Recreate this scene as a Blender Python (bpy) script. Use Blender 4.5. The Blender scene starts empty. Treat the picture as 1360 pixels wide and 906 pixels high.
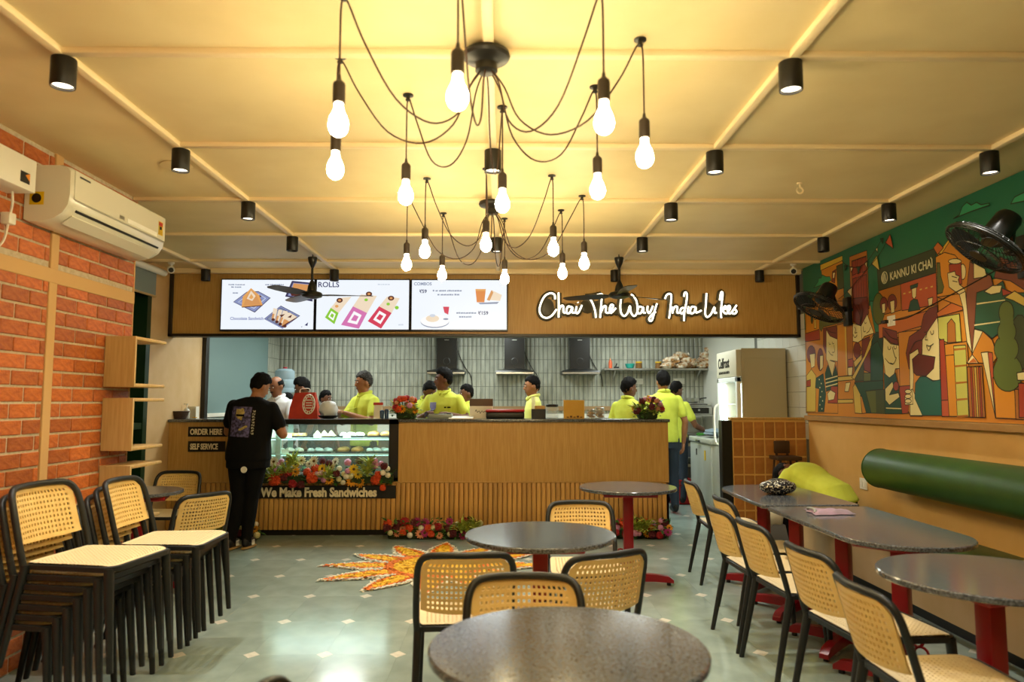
import bpy, bmesh, math, random
from mathutils import Vector, Matrix, noise
from mathutils.bvhtree import BVHTree
PI = math.pi
R_ = random.Random(7)
SC = bpy.context.scene
COL = SC.collection

# ------------------------------------------------------------------ camera
FPX = 960.0
cam_d = bpy.data.cameras.new('camera'); cam = bpy.data.objects.new('camera', cam_d); COL.objects.link(cam)
cam_d.sensor_fit = 'HORIZONTAL'; cam_d.sensor_width = 36.0; cam_d.lens = FPX / 1360 * 36
cam.location = (0, 0, 1.38)
cam.rotation_euler = (PI / 2 + math.atan(81 / FPX), 0, -math.atan(11 / FPX))
cam_d.clip_start = 0.05; cam_d.clip_end = 60
cam_d.dof.use_dof = True; cam_d.dof.focus_distance = 6.6; cam_d.dof.aperture_fstop = 2.4
SC.camera = cam

# ------------------------------------------------------------------ world, exposure, lamp powers
w = bpy.data.worlds.new('night_world'); SC.world = w; w.use_nodes = True
w.node_tree.nodes['Background'].inputs[0].default_value = (1.0, 0.80, 0.52, 1)
w.node_tree.nodes['Background'].inputs[1].default_value = 0.05
SC.view_settings.view_transform = 'Standard'; SC.view_settings.look = 'None'
SC.view_settings.exposure = 0.42; SC.view_settings.gamma = 1.0; SC.view_settings.use_curve_mapping = False
P_BULB = 3.9          # watts of each pendant bulb
P_SPOT = 48.0          # watts of each lit ceiling spot
P_KITCHEN = 18.0       # watts of each kitchen light panel
WARM = (1.0, 0.70, 0.34); SPOTC = (1.0, 0.97, 0.90); COOL = (0.93, 1.0, 0.97)

# ------------------------------------------------------------------ helpers
def lin(h):
    if isinstance(h, str):
        h = h.lstrip('#'); c = [int(h[i:i + 2], 16) / 255 for i in (0, 2, 4)]
    else: c = list(h)
    return tuple(x / 12.92 if x <= .04045 else ((x + .055) / 1.055) ** 2.4 for x in c) + (1.0,)

MATS = {}
def mat(name, c, rough=.5, metal=0, c2=None, scale=20, detail=4, stretch=(1, 1, 1), bump=0, bscale=None, spec=.5,
        coat=0, emit=0, ecol=None, trans=0, alpha=1, rnd=0, ior=1.45, ramp=(.35, .65), sheen=0):
    if name in MATS: return MATS[name]
    m = bpy.data.materials.new(name); m.use_nodes = True; MATS[name] = m
    nt = m.node_tree; b = nt.nodes['Principled BSDF']; N = nt.nodes.new; L = nt.links.new
    b.inputs['Base Color'].default_value = lin(c); b.inputs['Roughness'].default_value = rough
    b.inputs['Metallic'].default_value = metal; b.inputs['IOR'].default_value = ior
    b.inputs['Specular IOR Level'].default_value = spec
    b.inputs['Coat Weight'].default_value = coat; b.inputs['Coat Roughness'].default_value = .08
    b.inputs['Transmission Weight'].default_value = trans; b.inputs['Alpha'].default_value = alpha
    if sheen: b.inputs['Sheen Weight'].default_value = sheen
    if emit:
        b.inputs['Emission Color'].default_value = lin(ecol or c); b.inputs['Emission Strength'].default_value = emit
    tc = mp = None
    def coords():
        nonlocal tc, mp
        if mp is None:
            tc = N('ShaderNodeTexCoord'); mp = N('ShaderNodeMapping'); mp.inputs['Scale'].default_value = stretch
            L(tc.outputs['Object'], mp.inputs['Vector'])
        return mp.outputs['Vector']
    src = None
    if c2:
        n = N('ShaderNodeTexNoise'); n.inputs['Scale'].default_value = scale; n.inputs['Detail'].default_value = detail
        L(coords(), n.inputs['Vector'])
        r = N('ShaderNodeValToRGB'); r.color_ramp.elements[0].position = ramp[0]; r.color_ramp.elements[1].position = ramp[1]
        r.color_ramp.elements[0].color = lin(c); r.color_ramp.elements[1].color = lin(c2)
        L(n.outputs['Fac'], r.inputs['Fac']); src = r.outputs['Color']
    if rnd:
        oi = N('ShaderNodeObjectInfo'); hs = N('ShaderNodeHueSaturation')
        mr = N('ShaderNodeMapRange'); mr.inputs['To Min'].default_value = 1 - rnd; mr.inputs['To Max'].default_value = 1 + rnd
        L(oi.outputs['Random'], mr.inputs['Value']); L(mr.outputs['Result'], hs.inputs['Value'])
        if src is not None: L(src, hs.inputs['Color'])
        else: hs.inputs['Color'].default_value = lin(c)
        src = hs.outputs['Color']
    if src is not None: L(src, b.inputs['Base Color'])
    if bump:
        n = N('ShaderNodeTexNoise'); n.inputs['Scale'].default_value = bscale or scale; n.inputs['Detail'].default_value = 5
        L(coords(), n.inputs['Vector'])
        bp = N('ShaderNodeBump'); bp.inputs['Strength'].default_value = bump; bp.inputs['Distance'].default_value = .01
        L(n.outputs['Fac'], bp.inputs['Height']); L(bp.outputs['Normal'], b.inputs['Normal'])
    return m

class MB:
    """collects shapes for one mesh"""
    def __init__(s): s.v = []; s.f = []; s.m = []
    def add(s, vs, fs, mi=0):
        o = len(s.v); s.v += [tuple(x) for x in vs]
        for f in fs: s.f.append(tuple(i + o for i in f)); s.m.append(mi)
        return s
    def box(s, a, b, mi=0, M=None):
        (x0, y0, z0), (x1, y1, z1) = a, b
        vs = [(x0, y0, z0), (x1, y0, z0), (x1, y1, z0), (x0, y1, z0), (x0, y0, z1), (x1, y0, z1), (x1, y1, z1), (x0, y1, z1)]
        if M is not None: vs = [M @ Vector(v) for v in vs]
        return s.add(vs, [(3, 2, 1, 0), (4, 5, 6, 7), (0, 1, 5, 4), (1, 2, 6, 5), (2, 3, 7, 6), (3, 0, 4, 7)], mi)
    def cbox(s, c, d, mi=0, M=None):
        return s.box([c[i] - d[i] / 2 for i in range(3)], [c[i] + d[i] / 2 for i in range(3)], mi, M)
    def rbox(s, a, b, bev=.01, seg=2, mi=0, M=None):
        bm = bmesh.new(); bmesh.ops.create_cube(bm, size=1)
        for v in bm.verts: v.co = Vector([(a[i] + b[i]) / 2 + v.co[i] * (b[i] - a[i]) for i in range(3)])
        bmesh.ops.bevel(bm, geom=list(bm.edges), offset=bev, segments=seg, affect='EDGES', profile=.5)
        bm.verts.index_update(); vs = [v.co.copy() for v in bm.verts]; fs = [[v.index for v in f.verts] for f in bm.faces]; bm.free()
        if M is not None: vs = [M @ v for v in vs]
        return s.add(vs, fs, mi)
    def rings(s, rings, mi=0, cap=True, closed=False):
        n = len(rings[0]); o = len(s.v)
        for r in rings: s.v += [tuple(x) for x in r]
        k = len(rings)
        for i in range(k if closed else k - 1):
            a = o + i * n; b = o + ((i + 1) % k) * n
            for j in range(n):
                s.f.append((a + j, a + (j + 1) % n, b + (j + 1) % n, b + j)); s.m.append(mi)
        if cap and not closed:
            s.f.append(tuple(o + j for j in reversed(range(n)))); s.m.append(mi)
            s.f.append(tuple(o + (k - 1) * n + j for j in range(n))); s.m.append(mi)
        return s
    def tube(s, pts, r, n=8, mi=0, closed=False, flat=None, cap=True):
        pts = [Vector(p) for p in pts]; k = len(pts); rr = r if isinstance(r, (list, tuple)) else [r] * k
        up = None; rings = []
        for i in range(k):
            if closed: t = pts[(i + 1) % k] - pts[i - 1]
            else: t = pts[min(i + 1, k - 1)] - pts[max(i - 1, 0)]
            if t.length < 1e-9: t = Vector((0, 0, 1))
            t.normalize()
            if up is None:
                up = Vector((0, 0, 1)) if abs(t.z) < .9 else Vector((0, 1, 0))
            u = up - t * up.dot(t)
            if u.length < 1e-6: u = t.orthogonal()
            u.normalize(); w_ = t.cross(u); up = u
            a, b = (rr[i], rr[i]) if flat is None else (rr[i], rr[i] * flat)
            rings.append([pts[i] + w_ * math.cos(2 * PI * j / n) * a + u * math.sin(2 * PI * j / n) * b for j in range(n)])
        return s.rings(rings, mi, cap, closed)
    def cyl(s, p0, p1, r0, r1=None, n=16, mi=0, cap=True): return s.tube([p0, p1], [r0, r1 if r1 is not None else r0], n, mi, cap=cap)
    def lathe(s, prof, n=20, mi=0, c=(0, 0, 0), cap=True):
        return s.rings([[(c[0] + r * math.cos(2 * PI * j / n), c[1] + r * math.sin(2 * PI * j / n), c[2] + z) for j in range(n)] for r, z in prof], mi, cap)
    def ell(s, c, r, n=12, k=8, mi=0, M=None, fn=None):
        rings = []
        for i in range(1, k):
            a = PI * i / k
            ring = []
            for j in range(n):
                d = Vector((math.sin(a) * math.cos(2 * PI * j / n), math.sin(a) * math.sin(2 * PI * j / n), -math.cos(a)))
                q = fn(d) if fn else 1.0
                p = Vector((d.x * r[0] * q, d.y * r[1] * q, d.z * r[2] * q))
                if M is not None: p = M @ p
                ring.append(Vector(c) + p)
            rings.append(ring)
        q0 = fn(Vector((0, 0, -1))) if fn else 1; q1 = fn(Vector((0, 0, 1))) if fn else 1
        b = Vector((0, 0, -r[2] * q0)); t = Vector((0, 0, r[2] * q1))
        if M is not None: b = M @ b; t = M @ t
        o = len(s.v); s.rings(rings, mi, cap=False)
        s.v += [tuple(Vector(c) + b), tuple(Vector(c) + t)]; ib = len(s.v) - 2; it = ib + 1; L0 = o + (k - 2) * n
        for j in range(n):
            s.f.append((ib, o + (j + 1) % n, o + j)); s.m.append(mi)
            s.f.append((it, L0 + j, L0 + (j + 1) % n)); s.m.append(mi)
        return s
    def prism(s, poly, d, mi=0):
        """poly: list of 3D points (planar); extruded by vector d"""
        n = len(poly); d = Vector(d); o = len(s.v)
        s.v += [tuple(p) for p in poly] + [tuple(Vector(p) + d) for p in poly]
        s.f.append(tuple(o + i for i in range(n))); s.m.append(mi)
        s.f.append(tuple(o + n + i for i in reversed(range(n)))); s.m.append(mi)
        for i in range(n):
            j = (i + 1) % n; s.f.append((o + i, o + n + i, o + n + j, o + j)); s.m.append(mi)
        return s
    def merge(s, o, M=None, mi=None):
        vs = o.v if M is None else [M @ Vector(v) for v in o.v]; b = len(s.v)
        s.v += [tuple(v) for v in vs]
        for f, m in zip(o.f, o.m): s.f.append(tuple(i + b for i in f)); s.m.append(m if mi is None else mi)
        return s
    def mesh(s, name, mats, sharp=38, fix=True):
        me = bpy.data.meshes.new(name); me.from_pydata(s.v, [], s.f)
        for m in (mats if isinstance(mats, (list, tuple)) else [mats]): me.materials.append(m)
        me.polygons.foreach_set('material_index', s.m)
        if fix:
            bm = bmesh.new(); bm.from_mesh(me); bmesh.ops.recalc_face_normals(bm, faces=bm.faces); bm.to_mesh(me); bm.free()
        if sharp:
            me.polygons.foreach_set('use_smooth', [True] * len(me.polygons)); me.set_sharp_from_angle(angle=math.radians(sharp))
        me.update(); return me

def link(name, data, parent=None, loc=None, rotz=0):
    o = bpy.data.objects.new(name, data); COL.objects.link(o)
    if parent is not None: o.parent = parent
    if loc is not None: o.location = loc
    if rotz: o.rotation_euler = (0, 0, rotz)
    return o
def wloc(o):
    p = Vector(o.location); q = o.parent
    while q is not None: p = p + Vector(q.location); q = q.parent
    return p
def obj(name, mb, mats, parent=None, world=False, sharp=38, fix=True, origin=None):
    """one mesh object; world=True: shapes are given in room coordinates and moved into the parent's (unrotated) frame"""
    if world and parent is not None:
        d = wloc(parent); mb.v = [(v[0] - d.x, v[1] - d.y, v[2] - d.z) for v in mb.v]
    if origin is not None:
        mb.v = [(v[0] - origin[0], v[1] - origin[1], v[2] - origin[2]) for v in mb.v]
    o = link(name, mb.mesh(name, mats, sharp, fix), parent)
    if origin is not None: o.location = origin
    return o
def tag(o, label=None, cat=None, group=None, kind=None):
    if label: o['label'] = label
    if cat: o['category'] = cat
    if group: o['group'] = group
    if kind: o['kind'] = kind
    return o
def thing(name, label, cat, loc=(0, 0, 0), rotz=0, group=None):
    return tag(link(name, None, None, loc, rotz), label, cat, group)
def kids(o): return [c for c in COL.objects if c.parent == o]
KIDS = {}
def copy_tree(o, parent=None, tree=None):
    c = o.copy(); COL.objects.link(c); c.parent = parent
    for ch in list(o.children): copy_tree(ch, c)
    return c
def dup(o, loc, rotz, label, group=None):
    c = copy_tree(o); c.location = loc; c.rotation_euler = (0, 0, rotz); c['label'] = label
    if group: c['group'] = group
    return c
def struct(name, mb, mats, **k): return tag(obj(name, mb, mats, **k), kind='structure')
def text_mb(txt, size, depth=.004, bold=0.0, sx=1.0, align='LEFT', track=1.0):
    cu = bpy.data.curves.new('t', 'FONT'); cu.body = txt; cu.size = size; cu.extrude = depth / 2; cu.offset = bold
    cu.align_x = align; cu.space_character = track; cu.resolution_u = 3
    o = bpy.data.objects.new('t', cu); COL.objects.link(o)
    me = bpy.data.meshes.new_from_object(o.evaluated_get(bpy.context.evaluated_depsgraph_get()))
    mb = MB(); mb.add([(v.co.x * sx, v.co.y, v.co.z) for v in me.vertices], [tuple(p.vertices) for p in me.polygons])
    bpy.data.objects.remove(o); bpy.data.meshes.remove(me); bpy.data.curves.remove(cu)
    return mb
def place(mb, M): mb.v = [tuple(M @ Vector(v)) for v in mb.v]; return mb
FACE_CAM = Matrix(((1, 0, 0, 0), (0, 0, -1, 0), (0, 1, 0, 0), (0, 0, 0, 1)))     # text plane xy -> xz, facing -y
def smooth_path(pts, k=6, closed=False):
    P = [Vector(p) for p in pts]; n = len(P); out = []
    for i in range(n if closed else n - 1):
        p0 = P[i - 1] if (i > 0 or closed) else P[0]; p1 = P[i]; p2 = P[(i + 1) % n]; p3 = P[(i + 2) % n] if (i + 2 < n or closed) else P[-1]
        for j in range(k):
            t = j / k
            out.append(.5 * ((2 * p1) + (p2 - p0) * t + (2 * p0 - 5 * p1 + 4 * p2 - p3) * t * t + (3 * p1 - p0 - 3 * p2 + p3) * t ** 3))
    if not closed: out.append(P[-1])
    return out
def point_light(name, loc, watts, col, r=.03, parent=None):
    d = bpy.data.lights.new(name, 'POINT'); d.energy = watts; d.color = col; d.shadow_soft_size = r
    return link(name, d, parent, loc)
def spot_light(name, loc, watts, col, angle, blend=.6, r=.03, parent=None):
    d = bpy.data.lights.new(name, 'SPOT'); d.energy = watts; d.color = col; d.shadow_soft_size = r; d.spot_size = angle; d.spot_blend = blend
    return link(name, d, parent, loc)
def area_light(name, loc, watts, col, sx, sy, rot=(0, 0, 0), parent=None):
    d = bpy.data.lights.new(name, 'AREA'); d.shape = 'RECTANGLE'; d.size = sx; d.size_y = sy; d.energy = watts; d.color = col
    o = link(name, d, parent, loc); o.rotation_euler = rot; return o

# ------------------------------------------------------------------ materials
M_ceil = mat('ceiling_paint', '#e9d4a0', .55, c2='#e3cc96', scale=3, bump=.03, bscale=60)
M_bead = mat('bead_paint', '#f3dcae', .45)
M_wallY = mat('ochre_paint', '#dcad66', .45, c2='#d5a45a', scale=4, bump=.03, bscale=90)
M_beige = mat('beige_paint', '#d6b483', .55, c2='#cfab77', scale=5)
M_mortar = mat('mortar', '#cbbda2', .85, c2='#b9a98b', scale=40)
M_brick = mat('terracotta_brick', '#c26c30', .42, c2='#ab5624', scale=26, detail=6, bump=.35, bscale=45, rnd=.22, stretch=(1, 1, 2))
M_band = mat('brick_band', '#cfa56a', .6)
M_slab = mat('kota_stone', '#9caca2', .15, c2='#84938b', scale=5, detail=6, rnd=.08, ramp=(.3, .75), bump=.012, bscale=9)
M_joint = mat('floor_joint', '#949e90', .5)
M_diamond = mat('white_marble', '#dedbcb', .2, c2='#cfcaba', scale=30)
M_wood = mat('wood_laminate', '#c49b58', .45, c2='#b58a48', scale=14, detail=6, stretch=(7, 7, .35), bump=.03, bscale=20)
M_slat = mat('wood_slat', '#cc9e56', .45, c2='#b08140', scale=14, detail=6, stretch=(5, 5, .3), rnd=.16)
M_lam = mat('pale_wood', '#c8a76e', .45, c2='#bb995e', scale=12, detail=5, stretch=(6, 6, .4))
M_black = mat('black_paint', '#17140f', .4)
M_frame = mat('dark_bronze', '#241a10', .4)
M_charc = mat('charcoal_plastic', '#1d1f1d', .42, bump=.02, bscale=300)
M_cane = mat('cane_plastic', '#e8c67c', .45, c2='#e2bd70', scale=30)
M_seat = mat('cane_seat_plastic', '#f0dcae', .42)
M_granite = mat('grey_granite', '#2a2d30', .14, c2='#787c80', scale=120, detail=8, ramp=(.36, .76), bump=.02, bscale=18, spec=.85)
M_red = mat('red_steel', '#8e1119', .3)
M_tile = mat('fluted_tile', '#a9aa9b', .25, c2='#8f9184', scale=9, stretch=(2, 2, .4))
M_grout = mat('tile_grout', '#63635a', .8)
M_wtile = mat('white_tile', '#cdccc0', .25)
M_steel = mat('steel', '#b9b9b4', .28, metal=1)
M_dsteel = mat('dark_steel', '#4b4b49', .35, metal=.8)
M_white = mat('white_plastic', '#e9e4d4', .3)
M_green = mat('green_leatherette', '#33561c', .42, c2='#2d4d18', scale=8, bump=.05, bscale=200)
M_glass = mat('clear_glass', '#ffffff', .02, trans=1, ior=1.1, spec=.5)
M_grey_blind = mat('grey_blind', '#7f8880', .7)
M_dkgreen = mat('dark_green_frame', '#123018', .35)
M_night = mat('night_glass', '#060a08', .08)

# ================================================================== STRUCTURE
XB, XL, XR, YB, ZC, YF, YN = -2.52, -3.5, 3.13, 11.3, 2.77, 7.63, -2.6
Y_END = 4.9                                            # the brick wall ends here; the room widens to XL behind it
floor = struct('floor', MB().box((XL - .2, YN, -.2), (XR + .2, YB + .2, -.012)), M_joint)
# stone slabs 0.4 x 0.6 with clipped corners and a white diamond on every corner
SX, SY, OX, OY = .4, .6, -.58, 4.105
dd = .045
def slab_mesh():
    hx, hy, g = SX / 2 - .0004, SY / 2 - .0004, dd + .001
    p = [(-hx + g, -hy), (hx - g, -hy), (hx, -hy + g), (hx, hy - g), (hx - g, hy), (-hx + g, hy), (-hx, hy - g), (-hx, -hy + g)]
    return MB().prism([(x, y, -.012) for x, y in p], (0, 0, .012)).mesh('slab', M_slab, 0)
sm = slab_mesh()
dm = MB().prism([(x, y, -.012) for x, y in ((dd, 0), (0, dd * 1.15), (-dd, 0), (0, -dd * 1.15))], (0, 0, .0125)).mesh('diamond', M_diamond, 0)
rest = MB(); restd = MB()
for i in range(-8, 10):
    for j in range(-12, 13):
        cx, cy = OX + (i + .5) * SX, OY + (j + .5) * SY
        if cx < XL - .1 or cx > XR + .1 or cy > YB or cy < YN: continue
        if Y_END > cy and cx < XB - .25: continue
        if 2.2 < cy < 8.6 :
            link('stone_slab', sm, floor, (cx, cy, 0))
            if (i + j) % 1 == 0: link('diamond_inlay', dm, floor, (OX + i * SX, OY + j * SY, 0))
        else:
            rest.merge_from = None
            o = Matrix.Translation((cx, cy, 0))
            rest.add([o @ v.co for v in sm.vertices], [tuple(p.vertices) for p in sm.polygons])
            restd.add([Matrix.Translation((OX + i * SX, OY + j * SY, 0)) @ v.co for v in dm.vertices], [tuple(p.vertices) for p in dm.polygons])
tag(obj('stone_slabs_beyond', rest, M_slab, floor, sharp=0), kind='stuff')
tag(obj('diamond_inlays_beyond', restd, M_diamond, floor, sharp=0), kind='stuff')

# ceiling and its wooden beading
ceil = struct('ceiling', MB().box((XL - .2, YN - .2, ZC), (XR + .2, YF + .06, ZC + .15)), M_ceil)
def bead(a, b):
    obj('ceiling_bead', MB().rbox(a, b, .006, 2), M_bead, ceil)
BX = (-1.755, -.06, 1.155, 2.665)
BY = (-1.4, -.35, .69, 1.73, 2.77, 3.81, 4.86, 5.90)
for x in BX: bead((x - .021, YN, ZC - .026), (x + .021, YF - .1, ZC + .004))
bead((-3.08 - .021, Y_END, ZC - .026), (-3.08 + .021, YF - .1, ZC + .004))
for y in BY: bead(((XB if y == 4.86 else XL if y > 4.9 else -1.755), y - .021, ZC - .024), (2.665, y + .021, ZC + .004))
bead((XL, 7.0, ZC - .024), (XR, 7.045, ZC + .004)); bead((XL, 7.48, ZC - .05), (XR, 7.55, ZC + .004))

# walls
wl = struct('wall_left', MB().box((XB - .3, YN, 0), (XB - .003, Y_END, ZC)), M_mortar)
cs, bl = .086, .214
def in_band(y0, y1, z0, z1): return False
bk_cache = {}
def brick_mesh(L):
    k = round(L, 3)
    if k not in bk_cache:
        bk_cache[k] = MB().rbox((-.02, -L / 2, -.0365), (.0, L / 2, .0365), .0035, 1).mesh('brick', M_brick, 0)
    return bk_cache[k]
rest = MB()
for r in range(33):
    z = .043 + r * cs
    if z > ZC - .02: break
    off = (r % 2) * bl / 2
    y = Y_END - .004 - off
    segs = []
    if off: segs.append((Y_END - .004 - off + .012, Y_END - .004))
    while y > YN:
        segs.append((y - bl + .012, y)); y -= bl
    if 2.035 < z < 2.125: continue
    for a, b in segs:
        parts = []
        # leave the vertical band free
        if b > 3.985 and a < 4.055:
            if a < 3.975: parts.append((a, 3.98))
            if b > 4.065: parts.append((4.06, b))
        else: parts.append((a, b))
        for a1, b1 in parts:
            if b1 - a1 < .02: continue
            if a1 > 2.95: link('brick', brick_mesh(b1 - a1), wl, (XB + .004 + .003 * R_.uniform(-.5, 1), (a1 + b1) / 2, z))
            else: rest.box((XB - .02, a1, z - .0365), (XB + .004, b1, z + .0365))
tag(obj('bricks_beyond', rest, M_brick, wl, sharp=0), kind='stuff')
obj('wall_band', MB().rbox((XB - .02, 3.985, 0), (XB + .010, 4.055, ZC), .003, 1), M_band, wl)
obj('wall_band', MB().rbox((XB - .02, 2.95, 2.04), (XB + .012, Y_END, 2.12), .003, 1), M_band, wl)
obj('wall_edge', MB().rbox((XB - .03, Y_END - .006, 0), (XB + .004, Y_END + .01, ZC), .003, 1), M_band, wl)
struct('wall_return', MB().box((XL - .2, Y_END, 0), (XB - .013, Y_END + .02, ZC)), M_beige)
# set-back left wall with a window
W0, W1, WZ0, WZ1 = 5.4, 7.13, .35, 2.62
m = MB()
m.box((XL - .2, Y_END + .02, 0), (XL, W0, ZC)); m.box((XL - .2, W1, 0), (XL, 8.42, ZC)); m.box((XL - .2, W0, 0), (XL, W1, WZ0)); m.box((XL - .2, W0, WZ1), (XL, W1, ZC))
struct('wall_left_recess', m, M_beige)
win = struct('window_1', MB().box((XL - .14, W0, WZ0), (XL - .12, W1, WZ1)), M_night)
m = MB()
for y in (W0 + .03, (W0 + W1) / 2 - .15, W1 - .04): m.box((XL - .14, y - .04, WZ0), (XL + .02, y + .04, WZ1))
for z in (WZ0 + .03, 1.15, WZ1 - .03): m.box((XL - .12, W0, z - .03), (XL + .01, W1, z + .03))
obj('window_frame', m, M_dkgreen, win)
t = thing('roller_blind', 'short grey roller blind rolled up above the dark green window', 'blind', (XL + .08, 6.4, 2.42))
obj('roller_tube', MB().cyl((XL + .1, W0, 2.665), (XL + .1, 7.2, 2.665), .032, n=14), M_white, t, world=True)
obj('fabric', MB().box((XL + .066, W0, 2.42), (XL + .070, 7.1, 2.66)), M_grey_blind, t, world=True)
obj('bottom_bar', MB().rbox((XL + .058, W0, 2.405), (XL + .078, 7.1, 2.425), .004, 1), M_lam, t, world=True)
# kitchen side walls, back wall
kw = struct('wall_kitchen_left', MB().box((XL - .2, 8.5, 0), (XL, 10.75, 2.62)), mat('pale_blue_panel', '#748b88', .6))
struct('trim_1', MB().rbox((XL - .01, 8.41, 0), (XL + .05, 8.5, 2.62), .004, 1), M_black)
struct('trim_2', MB().rbox((XL - .01, 8.52, 1.20), (XL + .03, 10.7, 1.245), .004, 1), M_white)
def tile_wall(name, rows, cols, cw, ch, fn, gr, mt, flute=.010, gap=.007):
    """fluted tiles, one joined mesh; fn(u, v, d) -> room point"""
    mb = MB()
    for r in range(rows):
        for c in range(cols):
            u0, u1 = c * cw + gap / 2, (c + 1) * cw - gap / 2; v0, v1 = r * ch + gap / 2, (r + 1) * ch - gap / 2
            pr = [(u0, 0), (u0 + (u1 - u0) * .12, flute * .7), (u0 + (u1 - u0) * .5, flute), (u1 - (u1 - u0) * .12, flute * .7), (u1, 0)]
            a = [fn(u, v0, d) for u, d in pr]; b = [fn(u, v1, d) for u, d in pr]
            mb.add(a + b, [(i, i + 1, i + 6, i + 5) for i in range(4)] + [(4, 3, 2, 1, 0), (5, 6, 7, 8, 9)])
    return mb
wb = struct('wall_back', MB().box((XL - .2, YB, 0), (XR + .2, YB + .2, 2.62)), M_grout)
tag(obj('fluted_tiles', tile_wall('t', 7, 95, .0698, .21, lambda u, v, d: (XL + u, YB - .001 - d, 1.20 + v), 0, M_tile), M_tile, wb, sharp=50), kind='stuff')
obj('lower_tiles', MB().box((XL, YB - .006, 0), (XR, YB, 1.2)), M_wtile, wb)
obj('ledge_strip', MB().rbox((XL, YB - .05, 1.245), (XR, YB, 1.315), .004, 1), mat('ledge_wood', '#8d6f49', .5), wb)
kl = struct('wall_kitchen_left_end', MB().box((XL - .2, 10.75, 0), (XL, YB, 2.62)), M_grout)
tag(obj('fluted_tiles', tile_wall('t', 7, 8, .0687, .21, lambda u, v, d: (XL + .001 + d, 10.75 + u, 1.20 + v), 0, M_tile), M_tile, kl, sharp=50), kind='stuff')
struct('ceiling_kitchen', MB().box((XL - .2, YF + .06, 2.6), (XR + .2, YB + .2, 2.75)), mat('kitchen_ceiling', '#d8d8d0', .6))
# right wall: ochre below, the ledge, tiles in the kitchen
wr = struct('wall_right', MB().box((XR, YN, 0), (XR + .25, YF - .2, ZC)), M_wallY)
wk = struct('wall_kitchen_right', MB().box((XR, YF - .2, 0), (XR + .25, YB, 2.75)), M_grout)
tm = MB().rbox((-.006, -.1, -.08), (.0, .1, .08), .002, 1).mesh('wall_tile', M_wtile, 0)
for r in range(14):
    for c in range(18):
        z = .1 + r * .163 + .0; y = YF - .1 + c * .203
        if z > 2.5: continue
        if y < 8.9 and z > 1.0: link('wall_tile', tm, wk, (XR - .0005, y, z))
tag(obj('wall_tiles_beyond', MB().box((XR - .004, 8.95, 0), (XR, YB, 2.6)), M_wtile, wk), kind='stuff')
struct('trim_3', MB().rbox((XR - .05, -.5, 1.195), (XR, 7.42, 1.243), .004, 1), mat('ledge_laminate', '#a97f45', .5, c2='#9b7038', scale=20, stretch=(1, .3, 1)))
struct('wall_front', MB().box((XL - .2, YN - .2, 0), (XR + .2, YN, ZC)), M_beige)
struct('baseboard_right', MB().box((XR - .015, -.5, 0), (XR, 7.42, .1)), M_black)
# low partition of brown tiles in pale strips at the end of the bench
pw = struct('wall_partition', MB().box((2.36, 7.50, 0), (XR, 7.58, 1.205)), mat('partition_grout', '#dcae60', .6))
ptm = mat('partition_tile', '#b57a3c', .4, c2='#a3682e', scale=12, rnd=.14)
for r in range(7):
    for c in range(7):
        x0 = 2.37 + c * .1095; z0 = 1.19 - (r + 1) * .182
        a, b = max(z0, .005), z0 + .165
        link('partition_tile', MB().rbox((-.047, 0, (a - z0)), (.047, .012, .165), .003, 1).mesh('partition_tile', ptm, 0) if (r == 6 or (r, c) == (0, 0)) else PT, pw, (x0 + .05, 7.492, z0))
        if (r, c) == (0, 0): PT = [o for o in pw.children][0].data
obj('coping', MB().rbox((2.35, 7.485, 1.195), (XR, 7.59, 1.22), .004, 1), M_wood, pw)
struct('trim_4', MB().rbox((2.25, 7.49, 0), (2.36, 7.6, 1.19), .005, 1), M_black)

# fascia above the counter
fa = struct('wall_fascia', MB().box((XL, 7.56, 2.085), (XR, 7.66, 2.74)), M_wood)
fr = MB()
for a, b in (((XL, 7.53, 2.06), (XR, 7.68, 2.09)), ((XL, 7.53, 2.735), (XR, 7.68, 2.77)), ((XL, 7.53, 2.06), (XL + .035, 7.68, 2.77)), ((XR - .035, 7.53, 2.06), (XR, 7.68, 2.77))): fr.rbox(a, b, .004, 1)
obj('fascia_frame', fr, M_frame, fa)

# kitchen light panels (real LED panels in the kitchen ceiling, behind the fascia)
for i, (x, y) in enumerate(((-2.2, 8.6), (-.2, 8.6), (1.8, 8.6), (-2.2, 10.2), (-.2, 10.2), (1.8, 10.2))):
    t = thing('led_panel', 'square white kitchen LED panel, %s one of the %s row' % (['left', 'middle', 'right'][i % 3], 'front' if i < 3 else 'back'), 'ceiling light', (x, y, 2.585), group='kitchen ceiling panels')
    obj('panel_frame', MB().rbox((-.31, -.31, -.005), (.31, .31, .015), .004, 1), M_white, t)
    obj('diffuser', MB().box((-.29, -.29, -.008), (.29, .29, -.005)), mat('led_diffuser', '#ffffff', .5, emit=3, ecol=(.93, 1, .97)), t)
    area_light('panel_lamp', (0, 0, -.012), P_KITCHEN, COOL, .56, .56, parent=t)

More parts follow.
